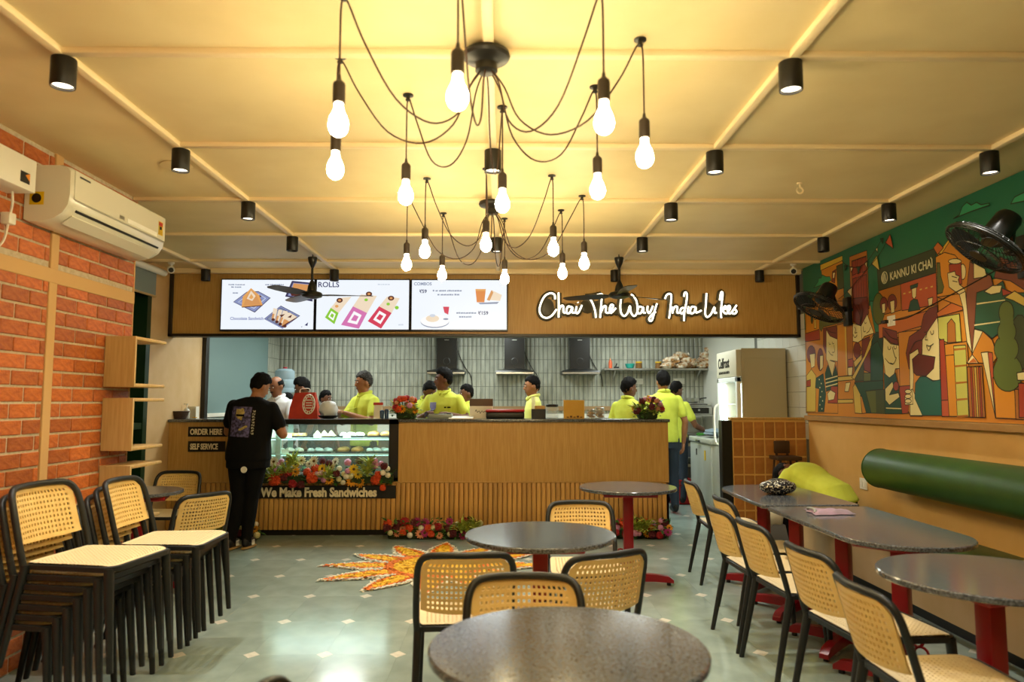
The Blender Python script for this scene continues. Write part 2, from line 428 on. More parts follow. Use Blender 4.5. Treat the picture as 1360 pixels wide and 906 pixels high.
# ================================================================== FITTINGS ON CEILING AND WALLS
# ---- pendant clusters
M_cord = mat('cord', '#3a2416', .7)
M_socket = mat('socket', '#2c2118', .45)
M_bulb = mat('lit_bulb', '#fff3d8', .4, emit=P_BULB / (PI * .0135), ecol=(1.0, .92, .72))
def bulb_prof():
    return [(.001, -.122), (.012, -.121), (.024, -.113), (.0315, -.099), (.034, -.084), (.032, -.068), (.025, -.05), (.017, -.034), (.0145, -.02), (.0145, 0)]
bulb_me = MB().lathe(bulb_prof(), 12).mesh('bulb', M_bulb, 60)
sock_me = MB().lathe([(.005, .085), (.007, .07), (.012, .064), (.019, .058), (.021, .05), (.021, -.012), (.017, -.014)], 14).mesh('socket', M_socket, 40)
hook_me = MB().lathe([(.024, 0), (.024, -.006), (.009, -.010), (.008, -.02), (.012, -.022), (.012, -.027), (.002, -.03)], 14).mesh('ceiling_hook', M_black, 40)
def cluster(rose, hooks, label, zb):
    t = thing('pendant_cluster', label, 'chandelier', (rose[0], rose[1], ZC), group='pendant bulb clusters')
    obj('ceiling_rose', MB().lathe([(.09, -.026), (.094, -.04), (.088, -.052), (.05, -.062), (.042, -.07), (.044, -.10), (.03, -.11), (.012, -.112)], 24), M_black, t)
    for (hx, hy) in hooks:
        p = Vector((hx - rose[0], hy - rose[1], 0))
        h = link('ceiling_hook', hook_me, t, (p.x, p.y, 0))
        s = R_.uniform(.36, .43)
        a = math.atan2(p.y, p.x); q = Vector((math.cos(a), math.sin(a), 0)) * .024
        path = [q + Vector((0, 0, -.10)), q * 2 + p * .04 + Vector((0, 0, -.17)), p * .22 + Vector((0, 0, -s * .82)), p * .42 + Vector((0, 0, -s)), p * .66 + Vector((0, 0, -s * .86)), p * .86 + Vector((0, 0, -.16)), p * .97 + Vector((0, 0, -.035)), p + Vector((0, 0, -.022)), p * 1.015 + Vector((0, 0, -.05)), p * 1.018 + Vector((0, 0, -.15)), p * 1.018 + Vector((0, 0, zb - ZC + .145))]
        obj('cord', MB().tube(smooth_path(path, 5), .0034, 6), M_cord, t)
        sk = link('socket', sock_me, t, (p.x * 1.018, p.y * 1.018, zb - ZC + .065))
        link('bulb', bulb_me, sk, (0, 0, -.004))
ZB = 2.325
cluster((-.069, 2.731), [(-.661, 2.818), (.523, 2.665), (.402, 3.086), (-.435, 3.182), (-.008, 3.311), (-.545, 2.36), (-.14, 2.14), (.325, 2.33)], 'nearest cluster of eight bare bulbs on swagged brown cords', ZB)
cluster((-.079, 4.861), [(-.48, 4.413), (-.647, 4.831), (-.446, 5.242), (-.105, 4.219), (.005, 5.391), (.295, 4.344), (.415, 5.149), (.528, 4.782)], 'farther cluster of eight bare bulbs, hanging before the menu screens', ZB)
cluster((-.069, .6), [(-.069 + .58 * math.cos(k * PI / 4 + .2), .6 + .58 * math.sin(k * PI / 4 + .2)) for k in range(8)], 'cluster of bare bulbs above the viewer, out of the picture', ZB)

# ---- cylinder spots
M_spot_in = mat('spot_lens', '#ffffff', .4, emit=5, ecol=(1.0, .93, .8))
cyl_me = MB().lathe([(.046, 0), (.0465, -.002), (.0465, -.113), (.045, -.116), (.041, -.116), (.039, -.10), (.001, -.10)], 24).mesh('housing', M_black, 40)
lens_me = MB().lathe([(.0385, -.104), (.0385, -.1045), (.001, -.106)], 20).mesh('lens', M_spot_in, 40)
lens_off = MB().lathe([(.0385, -.104), (.0385, -.1045), (.001, -.106)], 20).mesh('lens', mat('unlit_lens', '#3a3830', .2), 40)
ring_me = MB().lathe([(.028, .004), (.028, -.004)], 16).mesh('collar', M_bead, 40)
rows = {-1.755: 'left', -.06: 'middle', 1.155: 'right', 2.665: 'far right', -3.08: 'far left'}
ordn = ['nearest', 'second', 'third', 'fourth', 'fifth']
def spot(x, y, label, on=True):
    t = thing('cylinder_spotlight', label, 'spotlight', (x, y, ZC - .026), group='black cylinder spotlights')
    link('housing', cyl_me, t, (0, 0, 0)); link('lens', lens_me if on else lens_off, t, (0, 0, 0)); link('collar', ring_me, t, (0, 0, .004))
    if on: spot_light('spot_lamp', (0, 0, -.112), P_SPOT, SPOTC, math.radians(84), .7, .03, parent=t)
for x in (-1.755, 1.155, 2.665, -.06):
    ys = [2.80, 3.85, 4.89, 5.93] if x in (-1.755, 1.155) else [3.84, 4.88, 5.91] if x == 2.665 else [3.84, 5.95]
    for i, y in enumerate(ys):
        spot(x, y, 'black cylinder spotlight, %s along the %s ceiling bead' % (ordn[i], rows[x]), y < 5.4 or x in (1.155, -.06))
    if x != -.06: spot(x, 7.42, 'black cylinder spotlight against the fascia at the end of the %s bead' % rows[x], False)
spot(-3.08, 7.42, 'black cylinder spotlight at the far left corner of the fascia', False)
for x in (-1.755, 1.155):
    for y in (1.76, .72): spot(x, y, 'black cylinder spotlight out of the picture, %s along the %s bead' % ('nearer' if y > 1 else 'farther back', rows[x]))

# ---- ceiling fans
M_fan = mat('fan_enamel', '#1d1d1a', .3)
def ceiling_fan(x, y, rot, label):
    t = thing('ceiling_fan', label, 'fan', (x, y, ZC), rot, group='black ceiling fans')
    obj('canopy', MB().lathe([(.004, -.01), (.006, -.035), (.042, -.04), (.044, -.05), (.036, -.09), (.02, -.125), (.013, -.14)], 20), M_fan, t)
    obj('downrod', MB().cyl((0, 0, -.13), (0, 0, -.30), .0115), M_fan, t)
    obj('lower_canopy', MB().lathe([(.012, -.255), (.018, -.268), (.036, -.31), (.043, -.35), (.044, -.37), (.05, -.375)], 20), M_fan, t)
    obj('motor', MB().lathe([(.05, -.362), (.086, -.372), (.098, -.385), (.1, -.4), (.09, -.415), (.05, -.428), (.01, -.432)], 28), M_fan, t)
    for k in range(3):
        a = k * 2 * PI / 3
        b = MB(); M = Matrix.Rotation(a, 4, 'Z')
        secs = []
        for r_, wd, tw in ((.10, .05, .22), (.16, .10, .24), (.28, .125, .2), (.42, .13, .15), (.53, .115, .11), (.56, .07, .1)):
            q = []
            for s, zz in ((-1, 0), (1, 0), (1, .006), (-1, .006)):
                q.append(M @ Vector((r_, s * wd / 2, -.398 + s * wd / 2 * tw + zz)))
            secs.append(q)
        b.rings(secs)
        bl_ = obj('blade', b, M_fan, t)
        obj('blade_bracket', MB().box((.08, -.02, -.402), (.15, .02, -.396), M=M), M_fan, bl_)
ceiling_fan(-1.79, 6.70, .12, 'black ceiling fan turning in front of the left menu screen')
ceiling_fan(1.08, 6.68, .55, 'black ceiling fan hanging in front of the neon lettering')

# ---- wall fans on the mural wall
def wall_fan(mount, c, d, r, label):
    t = thing('wall_fan', label, 'fan', mount, group='black wall fans')
    mount = Vector(mount); c = Vector(c); d = Vector(d).normalized(); rel = c - mount
    obj('wall_bracket', MB().rbox((-.045, -.05, -.16), (0, .05, .10), .01, 2), M_fan, t)
    back = rel - d * .15
    obj('arm', MB().tube([(-.02, 0, -.01), (-.12, 0, 0), back + Vector((.05, 0, -.03)), back], .026, 10), M_fan, t)
    Q = d.to_track_quat('Z', 'Y').to_matrix().to_4x4()
    m = MB(); m.lathe([(.03, -.24), (.06, -.235), (.072, -.21), (.074, -.09), (.066, -.06), (.04, -.05)], 20)
    obj('motor_housing', place(m, Matrix.Translation(rel) @ Q), M_fan, t)
    g = MB()
    nr = 40
    for k in range(nr):
        a = 2 * PI * k / nr; ca, sa = math.cos(a), math.sin(a)
        g.tube([(ca * .05, sa * .05, .055), (ca * r * .6, sa * r * .6, .05), (ca * r * .95, sa * r * .95, .02), (ca * r, sa * r, 0), (ca * r * .95, sa * r * .95, -.03), (ca * r * .6, sa * r * .6, -.06), (ca * .06, sa * .06, -.07)], .0022, 4)
    for rr, zz, th in ((r, 0, .007), (r * .985, .012, .004), (r * .985, -.014, .004), (r * .6, .05, .003), (r * .6, -.06, .003)):
        g.tube([(math.cos(2 * PI * k / 32) * rr, math.sin(2 * PI * k / 32) * rr, zz) for k in range(32)], th, 5, closed=True)
    obj('cage', place(g, Matrix.Translation(rel) @ Q), M_fan, t)
    obj('badge', place(MB().lathe([(.001, .06), (.05, .06), (.052, .055), (.05, .05)], 20), Matrix.Translation(rel) @ Q), M_fan, t)
    for k in range(3):
        b = MB(); a = k * 2 * PI / 3
        secs = []
        for rr, wd in ((.03, .05), (.08, .10), (.14, .13), (r * .85, .11), (r * .9, .05)):
            tw = .35
            q = [Vector((rr, s * wd / 2, -.008 + s * wd / 2 * tw + zz)) for s, zz in ((-1, 0), (1, 0), (1, .004), (-1, .004))]
            secs.append([Matrix.Rotation(a, 4, 'Z') @ v for v in q])
        obj('blade', place(b.rings(secs), Matrix.Translation(rel) @ Q), M_fan, t)
wall_fan((XR - .012, 6.43, 2.22), (2.78, 6.30, 2.21), (-.52, -.10, -.85), .225, 'black wall fan beside the fascia, tilted down')
wall_fan((XR - .012, 4.20, 2.27), (2.76, 4.06, 2.26), (-.60, .15, -.78), .225, 'black wall fan nearest the viewer, above the mural figures')

# ---- air conditioner and its stabiliser on the brick wall
y0, y1 = 3.74, 4.80
t = thing('air_conditioner', 'white split air conditioner on the brick wall', 'air conditioner', (XB, (y0 + y1) / 2, 2.31))
prof = [(.008, .02), (.008, .30), (.03, .318), (.19, .318), (.232, .305), (.25, .285), (.252, .16), (.243, .10), (.215, .055), (.17, .025), (.10, .008), (.04, .006)]
def ext(pr, ya, yb, sc=1.0):
    return [[(x * sc if x > .02 else x, ya, z) for x, z in pr], [(x, yb, z) for x, z in pr]]
m = MB(); cpr = [(x, (z - .16) * .965 + .16) for x, z in prof]
cpr = [(.01 + (x - .01) * .965, z) for x, z in cpr]
m.rings([[(x, -.53, z) for x, z in cpr], [(x, -.512, z) for x, z in prof], [(x, .512, z) for x, z in prof], [(x, .53, z) for x, z in cpr]])
M_ac = mat('ac_plastic', '#ddd8c4', .22, coat=.3)
obj('body', m, M_ac, t, sharp=50)
obj('front_panel', MB().rbox((.2505, -.508, .135), (.256, .508, .292), .002, 1), M_ac, t)
obj('louvre', place(MB().rbox((-.004, -.47, -.036), (.004, .47, .036), .003, 1), Matrix.Translation((.196, 0, .035)) @ Matrix.Rotation(.95, 4, 'Y')), M_ac, t)
obj('air_slot', place(MB().rbox((-.004, -.46, -.007), (.004, .46, .007), .002, 1), Matrix.Translation((.236, 0, .083)) @ Matrix.Rotation(.5, 4, 'Y')), M_black, t)
obj('trim_line', MB().box((.2525, -.50, .128), (.2545, .50, .131)), mat('ac_line', '#a9a491', .4), t)
m = MB(); m.box((.256, .415, .165), (.2568, .475, .255), 0); m.box((.2568, .42, .225), (.2572, .47, .25), 1); m.box((.2568, .42, .17), (.2572, .47, .195), 2); m.box((.2568, .43, .20), (.2572, .46, .222), 3)
obj('energy_sticker', m, [mat('sticker_yellow', '#d9b400', .5), mat('sticker_red', '#b3261e', .5), mat('sticker_ochre', '#c79a10', .5), M_black], t, sharp=0)
obj('strip_sticker', MB().box((.256, .03, .145), (.2566, .40, .172)), mat('sticker_white', '#f1eee4', .4), t, sharp=0)
obj('name_plate', MB().box((.256, -.06, .15), (.2568, -.005, .17)), M_steel, t, sharp=0)
obj('logo_plate', MB().box((.256, -.47, .262), (.2566, -.37, .272)), M_dsteel, t, sharp=0)
m = MB(); m.box((.035, -.5316, .10), (.11, -.5305, .17), 0); m.cyl((.072, -.5316, .135), (.072, -.5335, .135), .025, mi=1)
obj('side_sticker', m, [MATS['sticker_yellow'], M_black], t, sharp=0)
t = thing('voltage_stabiliser', 'white voltage stabiliser box beside the air conditioner', 'stabiliser', (XB, 3.44, 2.43))
m = MB(); m.rbox((.004, -.17, 0), (.15, .17, .165), .006, 2)
obj('case', m, M_white, t)
obj('label_panel', MB().box((.15, .05, .03), (.1508, .12, .085)), M_black, t, sharp=0)
obj('label_flash', MB().prism([(.1509, .085, .07), (.1509, .12, .045), (.1509, .12, .085)], (.0004, 0, 0)), mat('flash_orange', '#e0891c', .5), t, sharp=0)
obj('corner_flash', MB().prism([(.1509, -.15, .15), (.1509, -.10, .15), (.1509, -.15, .12)], (.0004, 0, 0)), MATS['flash_orange'], t, sharp=0)
cab = obj('power_cable', MB().tube(smooth_path([(.06, .13, 0), (.05, .15, -.06), (.03, .16, -.14), (.03, .13, -.25), (.03, .05, -.33), (.03, .0, -.42), (.03, .03, -.55), (.03, -.05, -.68), (.03, -.16, -.74)], 6), .006, 8), M_white, t)
obj('cable_bracket', MB().rbox((.0, .135, -.16), (.05, .19, -.10), .008, 2), M_white, t)

# ---- C-shaped wooden shelves at the end of the brick wall
def c_shelf(z0, z1, bottom, label):
    t = thing('wall_shelf', label, 'shelf', (XB, 4.57, z0), group='box shelves on the brick wall')
    h = z1 - z0
    obj('end_panel', MB().rbox((.008, 0, 0), (.20, .018, h), .002, 1), M_lam, t)
    obj('shelf_board', MB().rbox((.008, .018, h - .022), (.20, .42, h), .006, 2), M_lam, t)
    if bottom: obj('shelf_board', MB().rbox((.008, .018, 0), (.20, .42, .022), .006, 2), M_lam, t)
c_shelf(1.475, 1.795, True, 'topmost pale wooden box shelf at the end of the brick wall')
c_shelf(1.075, 1.405, True, 'middle pale wooden box shelf at the end of the brick wall')
c_shelf(.62, .985, True, 'lowest pale wooden box shelf, behind the stacked chairs')

# ---- small things on ceiling and walls
def cctv(x, y, s, label):
    t = thing('security_camera', label, 'camera', (x, y, 2.735), group='white security cameras')
    obj('mount', MB().lathe([(.03, 0.035), (.03, .01), (.012, .0), (.012, -.03)], 14), M_white, t)
    Q = Vector((s, -.8, -.25)).to_track_quat('Z', 'Y').to_matrix().to_4x4()
    obj('housing', place(MB().lathe([(.012, -.055), (.03, -.05), (.034, -.03), (.034, .045), (.03, .05)], 16), Matrix.Translation((0, 0, -.045)) @ Q), M_white, t)
    obj('lens', place(MB().lathe([(.024, .05), (.024, .054), (.001, .055)], 16), Matrix.Translation((0, 0, -.045)) @ Q), M_black, t)
cctv(-3.30, 7.12, .4, 'white security camera under the ceiling at the left end of the fascia')
cctv(2.90, 7.12, -.3, 'white security camera under the ceiling beside the mural')
t = thing('ceiling_hook', 'cream plaster hook in the ceiling near the mural', 'hook', (1.883, 4.48, ZC))
obj('hook_ring', MB().tube([(0, 0, 0), (.0, 0, -.03)] + [(.02 * math.sin(a), 0, -.05 + .02 * math.cos(a)) for a in [k * .7 for k in range(9)]], .006, 8), M_bead, t)
obj('hook_plate', MB().lathe([(.018, 0), (.016, -.008), (.002, -.01)], 12), M_bead, t)
t = thing('ceiling_plate', 'round cream cover plate on the ceiling behind a spotlight', 'cover plate', (-1.93, 4.18, ZC))
obj('disc', MB().lathe([(.09, .0), (.09, -.006), (.08, -.010), (.002, -.011)], 28), M_ceil, t)
def plate(y, z, w_, h_, label, cord=False):
    t = thing('switch_plate', label, 'socket', (XR - .0, y, z), group='white wall plates')
    obj('plate', MB().rbox((-.018 if cord else -.012, -w_ / 2, -h_ / 2), (0 if not cord else -.004, w_ / 2, h_ / 2), .003, 1), M_white, t)
    m = MB()
    for s in (-1, 1): m.rbox((-.022 if cord else -.016, s * w_ * .22 - w_ * .15, -h_ * .3), (-.012, s * w_ * .22 + w_ * .15, h_ * .3), .002, 1)
    obj('rocker', m, M_white, t)
    return t
plate(6.32, .672, .12, .095, 'white switch plate on the ochre wall beside the green bolster')
t = plate(5.74, 2.03, .12, .085, 'white socket on the mural with a black plug and cable', True)
obj('plug', MB().rbox((-.05, .03, -.015), (-.02, .10, .012), .004, 1), M_black, t)
obj('cable', MB().tube(smooth_path([(-.022, -.04, .0), (-.018, -.25, -.0), (-.018, -.6, .06), (-.018, -1.0, .13), (-.018, -1.35, .20), (-.016, -1.5, .22)], 6), .0045, 6), M_black, t)

# ---- menu screens on the fascia
M_scr = mat('screen_white', '#10141a', .3, emit=.74, ecol='#f2f8ff')
def scr_mat(n, c, e=.72): return mat('screen_' + n, '#0c0e12', .3, emit=e, ecol=c)
S = {'navy': scr_mat('navy', '#2b2e63'), 'tray': scr_mat('tray', '#8d97c4'), 'traydk': scr_mat('tray_dark', '#3d3a5e'), 'bread': scr_mat('bread', '#d99a5e'), 'cream': scr_mat('cream', '#f3dfc4'), 'choc': scr_mat('chocolate', '#5a2c26'),
     'pink': scr_mat('pink', '#d878b4'), 'red': scr_mat('red', '#d8405c'), 'green': scr_mat('green', '#8fce3c'), 'tea': scr_mat('tea', '#e08a4a'), 'grey': scr_mat('grey', '#8f9ab2'), 'white': scr_mat('plain', '#ffffff'), 'orange': scr_mat('orange', '#e8a860'), 'pale': scr_mat('pale_print', '#cfd8e6')}
SK = list(S)
def dashes(u, v, L, seed, h=.022, col='grey'):
    q = random.Random(seed); out = []; x = u
    while x < u + L:
        w_ = q.uniform(.012, .03); out.append((col, [(x, v - h * q.uniform(.7, 1.2)), (x + w_, v - h), (x + w_, v), (x, v)])); x += w_ + (.012 if q.random() < .25 else .004)
    return out
def screen(x0, x1, label, art, words):
    z0, z1 = 2.115, 2.665; cx = (x0 + x1) / 2
    t = thing('menu_screen', label, 'screen', (cx, 7.555, z0), group='menu screens on the fascia')
    W_, H_ = x1 - x0, z1 - z0
    obj('housing', MB().rbox((-W_ / 2, -.045, 0), (W_ / 2, 0, H_), .004, 1), mat('screen_bezel', '#11131f', .3), t)
    bx = .012
    obj('display', MB().box((-W_ / 2 + bx, -.0465, .018), (W_ / 2 - bx, -.045, H_ - bx)), M_scr, t, sharp=0)
    pic = MB(); lv = 0
    for col, poly in art:                     # poly in 0..1 of the display, y down
        lv += 1
        pts = [(-W_ / 2 + bx + u * (W_ - 2 * bx), -.0466 - lv * .00012, H_ - bx - v * (H_ - bx - .018)) for u, v in poly]
        pic.add(pts, [tuple(range(len(pts)))], SK.index(col))
    for txt, u, v, size, col in words:
        tm_ = text_mb(txt, size, .0004, .0012 if size > .04 else .0006)
        M = Matrix.Translation((-W_ / 2 + bx + u * (W_ - 2 * bx), -.0492, H_ - bx - v * (H_ - bx - .018))) @ FACE_CAM
        pic.merge(place(tm_, M), mi=SK.index(col))
    tag(obj('picture', pic, [S[k] for k in SK], t, sharp=0, fix=False), kind='stuff')
def circ(u, v, ru, rv, n=18, a0=0, a1=2 * PI): return [(u + ru * math.cos(a0 + (a1 - a0) * k / n), v + rv * math.sin(a0 + (a1 - a0) * k / n)) for k in range(n)]
def tray_art(cx, cy, s, crosses):
    o = []
    def q(dx, dy): return (cx + dx * s, cy + dy * s * 1.75)
    o.append(('tray', [q(-.2, .02), q(0, -.16), q(.2, 0), q(.03, .19)]))
    o.append(('traydk', [q(-.17, .02), q(0, -.135), q(.17, 0), q(.03, .165)]))
    o.append(('tray', [q(-.155, .02), q(0, -.12), q(.155, 0), q(.03, .15)]))
    for k in range(4):
        f = k * .055 - .09
        o.append(('choc', [q(-.12 + k * .035, .02 + k * .03), q(-.075 + k * .035, .05 + k * .03), q(-.06 + k * .035, .02 + k * .03), q(-.1 + k * .035, -.0 + k * .03)]))
        o.append(('cream' if crosses else 'bread', [q(-.11 + k * .035, .015 + k * .03), q(-.07 + k * .035, .035 + k * .03), q(.02 + k * .04, -.10 + k * .045), q(-.04 + k * .04, -.13 + k * .045)]))
    if crosses: o.append(('bread', [q(.0, -.10), q(.13, .0), q(.06, .09), q(.09, .0), q(.0, -.06)]))
    return o
def p1s(pts): return [((x - 80) / 805, min(.99, (y - 95) / 455)) for x, y in pts]
a1 = [('traydk', p1s([(183, 300), (300, 205), (400, 200), (509, 262), (374, 397)])), ('tray', p1s([(190, 299), (300, 212), (400, 207), (500, 262), (372, 388)])), ('pale', p1s([(225, 300), (310, 230), (400, 225), (470, 265), (368, 362)])), ('tray', p1s([(232, 300), (312, 236), (398, 230), (460, 265), (367, 354)]))]
a1 += [('choc', p1s([(258, 262 + k * 24), (275, 256 + k * 24), (275, 272 + k * 24)])) for k in range(4)] + [('choc', p1s([(410, 232 + k * 30), (432, 250 + k * 30), (415, 258 + k * 30)])) for k in range(3)]
a1 += [('orange', p1s([(258, 345), (266, 250), (336, 172), (408, 236), (442, 330)])), ('bread', p1s([(272, 335), (300, 250), (336, 190), (385, 240), (425, 325)])), ('cream', p1s([(300, 270), (336, 195), (378, 245), (350, 290)])), ('orange', p1s([(320, 262), (340, 225), (360, 258), (342, 275)])), ('choc', p1s([(258, 345), (442, 328), (440, 336), (262, 352)]))]
a1 += [('traydk', p1s([(456, 455), (600, 333), (770, 426), (620, 549)])), ('tray', p1s([(462, 455), (600, 340), (760, 427), (620, 545)])), ('traydk', p1s([(478, 455), (598, 352), (742, 428), (618, 533)])), ('grey', p1s([(484, 455), (598, 358), (734, 428), (618, 527)]))]
for q, e in (([(522, 455), (552, 470), (572, 365), (537, 355)], (537, 462)), ([(556, 482), (584, 492), (616, 376), (582, 368)], (570, 482)), ([(588, 500), (614, 512), (662, 386), (622, 378)], (600, 502)), ([(612, 522), (700, 472), (745, 436), (682, 398), (648, 396)], (640, 522))):
    a1 += [('cream', p1s(q)), ('bread', p1s([((x + q[0][0]) / 2, (y + q[0][1]) / 2) for x, y in q])), ('choc', circ(*p1s([e])[0], .02, .03, 8))]
a1 += [('choc', p1s([(612, 522), (745, 436), (742, 446), (620, 532)])), ('choc', p1s([(590, 420), (640, 410), (610, 440)])), ('choc', p1s([(660, 440), (700, 415), (690, 445)]))]
a1 += [('traydk', [(.69, .34), (.76, .02), (.98, .06), (.99, .44)]), ('tray', [(.72, .32), (.775, .06), (.97, .09), (.975, .39)]), ('bread', [(.75, .25), (.78, .07), (.95, .10), (.95, .33)]), ('choc', [(.74, .25), (.78, .20), (.83, .26), (.88, .24), (.94, .32), (.76, .33)]), ('navy', [(.91, .92), (.945, .86), (.94, .93)]), ('navy', [(.87, .95), (.885, .94), (.88, .96)])]
a1 = dashes(.07, .11, .17, 1) + dashes(.1, .16, .1, 2) + dashes(.47, .11, .2, 3) + dashes(.52, .16, .1, 4) + dashes(.12, .28, .06, 5) + a1
w1 = [('Chocolate Sandwich', .10, .81, .042, 'tray')]
screen(-2.955, -1.972, 'left menu screen showing sandwiches on grey trays', a1, w1)
def pxs(pts): return [((x - 75) / 583, (y - 68) / 332) for x, y in pts]
rolls = []
for wc, pack, top, spot_ in (('green', [(130, 320), (165, 255), (215, 290), (190, 365)], [(165, 255), (215, 190), (295, 180), (215, 290)], (220, 205)),
                      ('pink', [(232, 370), (305, 245), (395, 290), (345, 395)], [(305, 245), (355, 165), (455, 175), (395, 290)], (405, 162)),
                      ('red', [(400, 345), (470, 245), (550, 290), (485, 395)], [(470, 245), (520, 180), (600, 190), (550, 290)], (545, 190))):
    rolls += [('cream', pxs(top)), (wc, pxs(pack))]
    c0 = [sum(p[i] for p in pack) / 4 for i in (0, 1)]
    rolls += [('white', pxs([(c0[0] + (x - c0[0]) * .55, c0[1] + (y - c0[1]) * .6) for x, y in pack])), (wc, pxs([(c0[0] + (x - c0[0]) * .3, c0[1] + (y - c0[1]) * .3) for x, y in pack]))]
    u, v = pxs([spot_])[0]; rolls += [('choc', circ(u, v, .035, .05, 10)), ('bread', circ(u, v, .018, .025, 8)), ('green' if wc != 'green' else 'orange', circ(u - .03, v + .12, .02, .03, 8))]
screen(-1.966, -.980, 'middle menu screen headed ROLLS with three wrapped rolls', rolls + dashes(.66, .1, .13, 6, .02, 'pale') + dashes(.89, .92, .05, 7, .03, 'pale') + [('green', circ(.87, .56, .022, .038, 10))], [('ROLLS', .01, .145, .078, 'navy'), ])
screen(-.974, .042, 'right menu screen headed COMBOS with tea cups and plates', dashes(.22, .23, .31, 8, .03) + dashes(.27, .31, .22, 9, .03) + dashes(.47, .68, .2, 10, .03) + dashes(.5, .76, .13, 11, .03) + [('tea', [(.67, .18), (.78, .18), (.765, .45), (.685, .45)]), ('orange', [(.67, .18), (.78, .18), (.778, .22), (.672, .22)]), ('cream', [(.79, .4), (.84, .2), (.95, .3), (.93, .42)]), ('bread', [(.79, .4), (.84, .2), (.86, .25), (.82, .42)]), ('grey', [(.70, .46), (.92, .44), (.9, .48), (.72, .49)]), ('red', [(.33, .54), (.395, .54), (.385, .70), (.345, .66)]), ('grey', circ(.245, .85, .15, .12)), ('white', circ(.245, .83, .15, .12)), ('cream', circ(.22, .78, .07, .07)), ('grey', circ(.36, .79, .028, .02)), ('pale', circ(.22, .72, .03, .03))], [('COMBOS', .02, .105, .045, 'grey'), ('\u20b959', .08, .26, .05, 'navy'), ('\u20b9159', .70, .70, .052, 'navy')])

# ---- neon script
strokes = [[(0.537, 2.453), (0.532, 2.501), (0.488, 2.518), (0.432, 2.488), (0.392, 2.418), (0.374, 2.339), (0.397, 2.278), (0.449, 2.257), (0.504, 2.283), (0.553, 2.348)], [(0.575, 2.524), (0.576, 2.392), (0.574, 2.261)], [(0.574, 2.322), (0.597, 2.378), (0.623, 2.383), (0.625, 2.322), (0.647, 2.308)], [(0.71, 2.371), (0.676, 2.378), (0.656, 2.339), (0.666, 2.304), (0.696, 2.317), (0.719, 2.371), (0.717, 2.317), (0.745, 2.312)], [(0.764, 2.378), (0.754, 2.322), (0.773, 2.305), (0.797, 2.34), (0.819, 2.392)], [(0.777, 2.424), (0.78, 2.417)], [(0.858, 2.484), (0.898, 2.466), (0.932, 2.41), (0.957, 2.331), (0.964, 2.259)], [(0.858, 2.484), (0.933, 2.491), (1.029, 2.512)], [(1.033, 2.512), (1.021, 2.393), (1.009, 2.259)], [(1.017, 2.314), (1.045, 2.375), (1.071, 2.379), (1.069, 2.322), (1.097, 2.312), (1.136, 2.354), (1.148, 2.389), (1.126, 2.396), (1.109, 2.349), (1.123, 2.309), (1.176, 2.361)], [(1.235, 2.477), (1.223, 2.393), (1.229, 2.314), (1.262, 2.277), (1.299, 2.314), (1.323, 2.384), (1.334, 2.314), (1.367, 2.277), (1.4, 2.323), (1.395, 2.428), (1.364, 2.485), (1.337, 2.507)], [(1.45, 2.372), (1.419, 2.376), (1.402, 2.335), (1.414, 2.304), (1.442, 2.316), (1.464, 2.372), (1.465, 2.318), (1.487, 2.311)], [(1.51, 2.385), (1.507, 2.332), (1.529, 2.311), (1.565, 2.385)], [(1.608, 2.411), (1.582, 2.332), (1.558, 2.244), (1.535, 2.225), (1.523, 2.25), (1.553, 2.292), (1.594, 2.323)], [(1.693, 2.46), (1.714, 2.503), (1.75, 2.513), (1.761, 2.482), (1.748, 2.359), (1.733, 2.253)], [(1.771, 2.376), (1.77, 2.306)], [(1.772, 2.332), (1.796, 2.376), (1.822, 2.373), (1.819, 2.315), (1.844, 2.313)], [(1.901, 2.362), (1.866, 2.362), (1.851, 2.324), (1.871, 2.303), (1.9, 2.341)], [(1.893, 2.485), (1.904, 2.528), (1.925, 2.514), (1.919, 2.429), (1.896, 2.324), (1.889, 2.226)], [(1.939, 2.38), (1.929, 2.318), (1.952, 2.311)], [(2.009, 2.373), (1.974, 2.376), (1.956, 2.333), (1.969, 2.304), (2.001, 2.324), (2.016, 2.373), (2.018, 2.315), (2.075, 2.338)], [(2.132, 2.521), (2.124, 2.412), (2.114, 2.306), (2.135, 2.268), (2.175, 2.3), (2.212, 2.373), (2.213, 2.315), (2.235, 2.314)], [(2.27, 2.447), (2.286, 2.528), (2.303, 2.518), (2.29, 2.412), (2.278, 2.324), (2.283, 2.258)], [(2.281, 2.333), (2.325, 2.386), (2.327, 2.359), (2.299, 2.338), (2.336, 2.303), (2.376, 2.356), (2.374, 2.386), (2.352, 2.377), (2.351, 2.324), (2.375, 2.305), (2.407, 2.338), (2.447, 2.395), (2.425, 2.36), (2.446, 2.328), (2.424, 2.303), (2.396, 2.31)]]
t = thing('neon_sign', 'white neon script reading Chai The Way India Likes', 'neon sign', (1.45, 7.555, 2.31))
nt_ = MB(); bk = MB()
for st in strokes:
    pts = smooth_path([(x - 1.45, -.045, z - 2.31) for x, z in st], 5)
    nt_.tube(pts, .0088, 8)
    p2 = [(p.x, -.014, p.z) for p in pts]
    bk.tube(p2, .032, 8, flat=None)
bk.v = [(x, -.012 + (y + .014) * .25, z) for x, y, z in bk.v]
for cx, cz, rx, rz in [(0.461, 2.374, 0.069, 0.095), (0.88, 2.384, 0.078, 0.078), (0.993, 2.375, 0.086, 0.069), (1.184, 2.34, 0.052, 0.052), (1.307, 2.358, 0.086, 0.069), (0.696, 2.366, 0.069, 0.052), (2.119, 2.359, 0.104, 0.078), (1.97, 2.359, 0.069, 0.052), (2.286, 2.368, 0.069, 0.069)]:
    bk.ell((cx - 1.45, -.011, cz - 2.31), (rx, .008, rz), 16, 6)
obj('backing', bk, mat('neon_backing', '#3b3420', .35), t)
